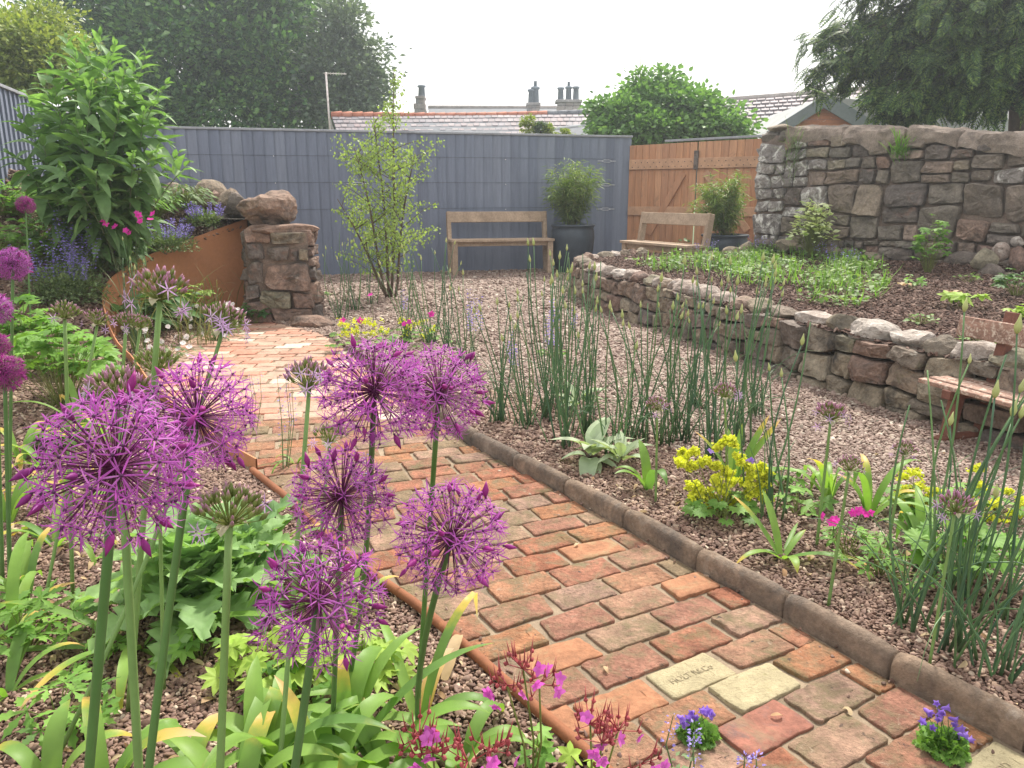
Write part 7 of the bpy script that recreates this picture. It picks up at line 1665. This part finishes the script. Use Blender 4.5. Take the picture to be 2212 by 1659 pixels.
# a withered leaf lying by the rail, fallen crumbs
for i, (u, v, az, L, w_, lb) in enumerate([(960, 1470, 75, .20, .028, 'broad withered cream leaf standing by the rusty rail'), (1080, 1620, 200, .12, .012, 'thin dry brown leaf curling against the rusty rail'), (1010, 1590, 20, .05, .03, 'small dry leaf lying on the pebbles near the bottom')]):
    b = MB(); q = gp(u, v, .01); b.strap(q, R(az), R(35 if i < 2 else 5), L, w_, 1.5, segs=10, twist=1.2 if i == 1 else .2); tag(b.build('withered_leaf', M['dry'], org=tuple(q)), lb, 'dead leaf')
r_ = random.Random(8)
for i, (u, v, lb) in enumerate([(1838, 1545, 'curled dry leaf on the brick right of the red brick'), (1665, 1545, 'twig scrap on the big red brick'), (1995, 1460, 'dry scrap on the sand near the kerb'), (1310, 1440, 'dark crumb on the orange brick near the rail'), (1240, 1180, 'dry scrap on the bricks beside the rightmost globe')]):
    q = gp(u, v, .005); b = MB(); b.strap(q, r_.uniform(0, 6), .5, .035, .010, 2.0, segs=5, twist=1.5); tag(b.build('dry_scrap', M['dry'], org=tuple(q)), lb, 'dead leaf')

P = []
for _ in range(420):
    q_ = gp(U(0, 1000), U(1080, 1655)) if _ % 2 else gp(U(1100, 2212), U(1000, 1640))
    if not inside(np.array([[q_.x, q_.y]]), PATHK)[0] and not inside(np.array([[q_.x, q_.y]]), TERR)[0]: P.append((q_.x, q_.y, float(gz(q_.x, q_.y)) + .016))
D = rng.normal(0, 1, (len(P), 3)); D[:, 2] *= .15
tag(scatter('leaf_litter', *LN[1], frames(D, rng.normal(0, .4, (len(P), 3)) + [0, 0, 1]), np.array(P), .030 * rng.uniform(.4, 1.6, len(P)), M['dry']), 'scraps of dead leaf and straw scattered over the pebbles of both beds', 'leaf litter', kind='stuff')
# ================================================================ RAISED BED PLANTING
def on_bed(u, v):
    q = gp(u, v, .45)
    for _ in range(3): q = gp(u, v, float(tz(q.x, q.y)))
    return q
n = 26000; P = np.stack([rng.uniform(.8, 5.5, n), rng.uniform(4.5, 11.4, n)], 1); P = P[inside(P, TERR)]
area = np.array([tuple(on_bed(u, v))[:2] for u, v in [(1350, 572), (1420, 566), (1500, 560), (1600, 548), (1700, 545), (1800, 552), (1890, 575), (1925, 600), (1915, 640), (1850, 668), (1780, 665), (1700, 640), (1600, 615), (1500, 598), (1400, 588)]])
P = P[inside(P, area)]; f = np.array([noise.noise(Vector((x * 2.2, y * 2.2, 3))) for x, y in P]); P = P[rng.random(len(P)) < np.clip(.55 + f * 2.2, .05, 1)]
hz = rng.uniform(.01, .13, len(P)) * (1 + .6 * np.array([noise.noise(Vector((x * 1.6, y * 1.6, 9))) for x, y in P])); P3 = np.column_stack([P, tz(P[:, 0], P[:, 1]) + np.abs(hz)])
D = rng.normal(0, 1, (len(P3), 3)); D[:, 2] = rng.uniform(-.1, .9, len(P3)); o = scatter('ground_cover', *OVAL, frames(D), P3, .05 * rng.uniform(.5, 1.3, len(P3)), M['cover']); tag(o, 'low green leafy ground cover spreading over the raised bed', 'ground cover', kind='stuff'); print('cover', len(P3))
P = P[rng.random(len(P)) < .22]; P3 = np.column_stack([P, tz(P[:, 0], P[:, 1])]); D = rng.normal(0, .5, (len(P3), 3)); D[:, 2] = 1
o = scatter('bluebell_leaves', [(0, 0, 0), (.03, .3, 0), (.02, .7, .03), (0, 1, .12), (-.02, .7, .03), (-.03, .3, 0)], [(0, 1, 5), (1, 2, 4, 5), (2, 3, 4)], frames(D), P3, .20 * rng.uniform(.5, 1.2, len(P3)), M['green']); tag(o, 'grassy bluebell leaves mixed into the ground cover of the raised bed', 'grassy leaves', kind='stuff')
for i, (u, v, lb) in enumerate([(1520, 556, 'bluebells at the back left corner of the raised bed by the pot'), (1640, 548, 'bluebells before the left end of the stone wall'), (1790, 560, 'bluebells in the middle of the ground cover at the wall foot'), (1820, 585, 'bluebells in front of the wall near the leafy self seeded plant')]):
    catmint(on_bed(u, v), 7, .26, .22, lb, 970 + i, 20, False, 'bluebells', 'blue', .03, fl=.016, dens=.35)
# plants on and before the wall
q = on_bed(1752, 560); leafy(at(1752, 552, q.y), 240, .62, .25, .085, 'ovate', 'varieg', 'cream and green variegated shrub in front of the stone wall', 'shrub', 'variegated_shrub', 301, up=.9, leafparts=False, top=1.15)
q = on_bed(2003, 590); leafy(q, 60, .56, .17, .10, 'palm5', 'green', 'tall leafy self seeded plant against the stone wall', 'leafy plant', 'leafy_plant', 302, top=1.1)
for i, (u, v, n, h, sp, sz_, kd_, mt, lb) in enumerate([(2080, 665, 14, .14, .14, .12, 'palm5', 'lime', 'lime green lobed plant with a brown leaf on the bare soil of the raised bed'), (1965, 625, 9, .14, .1, .08, 'palm5', 'green', 'small plant with withered orange leaves on the raised bed'), (1988, 700, 26, .07, .12, .04, 'ovate', 'cover', 'low sage green tuft at the edge of the low wall'), (2195, 640, 40, .24, .2, .09, 'palm', 'darkgreen', 'dark green round leaved plant at the right edge of the raised bed'), (2205, 690, 14, .12, .1, .08, 'palm5', 'lime', 'bright leaf cluster at the right edge above the bench'), (2110, 740, 18, .05, .12, .04, 'palm5', 'green', 'small green weeds growing over the low wall behind the bench'), (2090, 610, 12, .1, .14, .05, 'deep', 'green', 'sparse seedlings at the foot of the stone heap')]):
    leafy(on_bed(u, v), n, h, sp, sz_, kd_, mt, lb, 'leafy plant', 'leafy_plant', 310 + i)
b = MB()
for k in range(4): b.strap(on_bed(1950 if k % 2 else 2055, 632 if k % 2 else 650) + Vector((0, 0, .06)), k * 1.7, .6, .09, .05, 1.8, segs=6)
tag(b.build('withered_leaves', M['dry'], org=tuple(on_bed(1950, 632))), 'curled orange brown dead leaves on the raised bed', 'dead leaf')
for i, (u, v, h, n, lb, mt) in enumerate([(1735, 345, .42, 70, 'wispy grey green plant hanging on the left part of the stone wall', 'greygreen'), (1975, 330, .28, 80, 'green fern like tuft growing out of the wall coping', 'green')]):
    s_ = 1.3 if i == 0 else 3.1; q = surfB(s_ * .72 if i else .62, wtop(.62) - (.10 if i == 0 else .02), .10); q = surfB(float(np.interp(u, [1640, 2212], [0, 3.4])), 1.80 if i == 0 else 1.72, .08)
    dv = at(u, v, q.y); q.z = dv.z; t = thing('wall_plant', tuple(q), lb, 'wall plant'); r_ = random.Random(i); b = MB()
    for k in range(n): a = r_.uniform(PI, 2 * PI); b.strap(q + Vector((r_.gauss(0, .05), -.02, r_.gauss(0, .05 if i else .14))), a, R(r_.uniform(20, 85)), h * r_.uniform(.5, 1), .010 if i else .007, r_.uniform(.2, 1.6), segs=5)
    b.build('leaves', M[mt], t)
q = P2 + Vector((-.55, .35, 0)); q.z = 0; leafy(q, 60, .62, .24, .09, 'ovate', 'darkgreen', 'dark shrub behind the angled bench, beside the pot', 'shrub', 'shrub', 330, leafparts=False)
# weeds along the fence foot, little gravel seedlings
for i, (u, v, lb) in enumerate([(700, 640, 'small pale weed by the pier on the gravel'), (1190, 770, 'pale low weed in the onion group')]): leafy(ground_at(u, v), 18, .06, .1, .04, 'ovate', 'green', lb, 'leafy plant', 'leafy_plant', 340 + i)
# ================================================================ HAZE: air volume added to stand in for lens veiling glare
_hb = MB(); _hb.box((5, 21, 6.4), (80, 50, 17.6)); _hm, _hn, _hl = _mat('glare_haze')
_pv = _hn.new('ShaderNodeVolumePrincipled'); _pv.inputs['Color'].default_value = (.86, .93, 1, 1); _pv.inputs['Density'].default_value = .0033; _pv.inputs['Anisotropy'].default_value = .6
_ho = _hn.new('ShaderNodeOutputMaterial'); _hl.new(_pv.outputs[0], _ho.inputs['Volume'])
tag(_hb.build('glare_haze', _hm, smooth=False), kind='stuff')
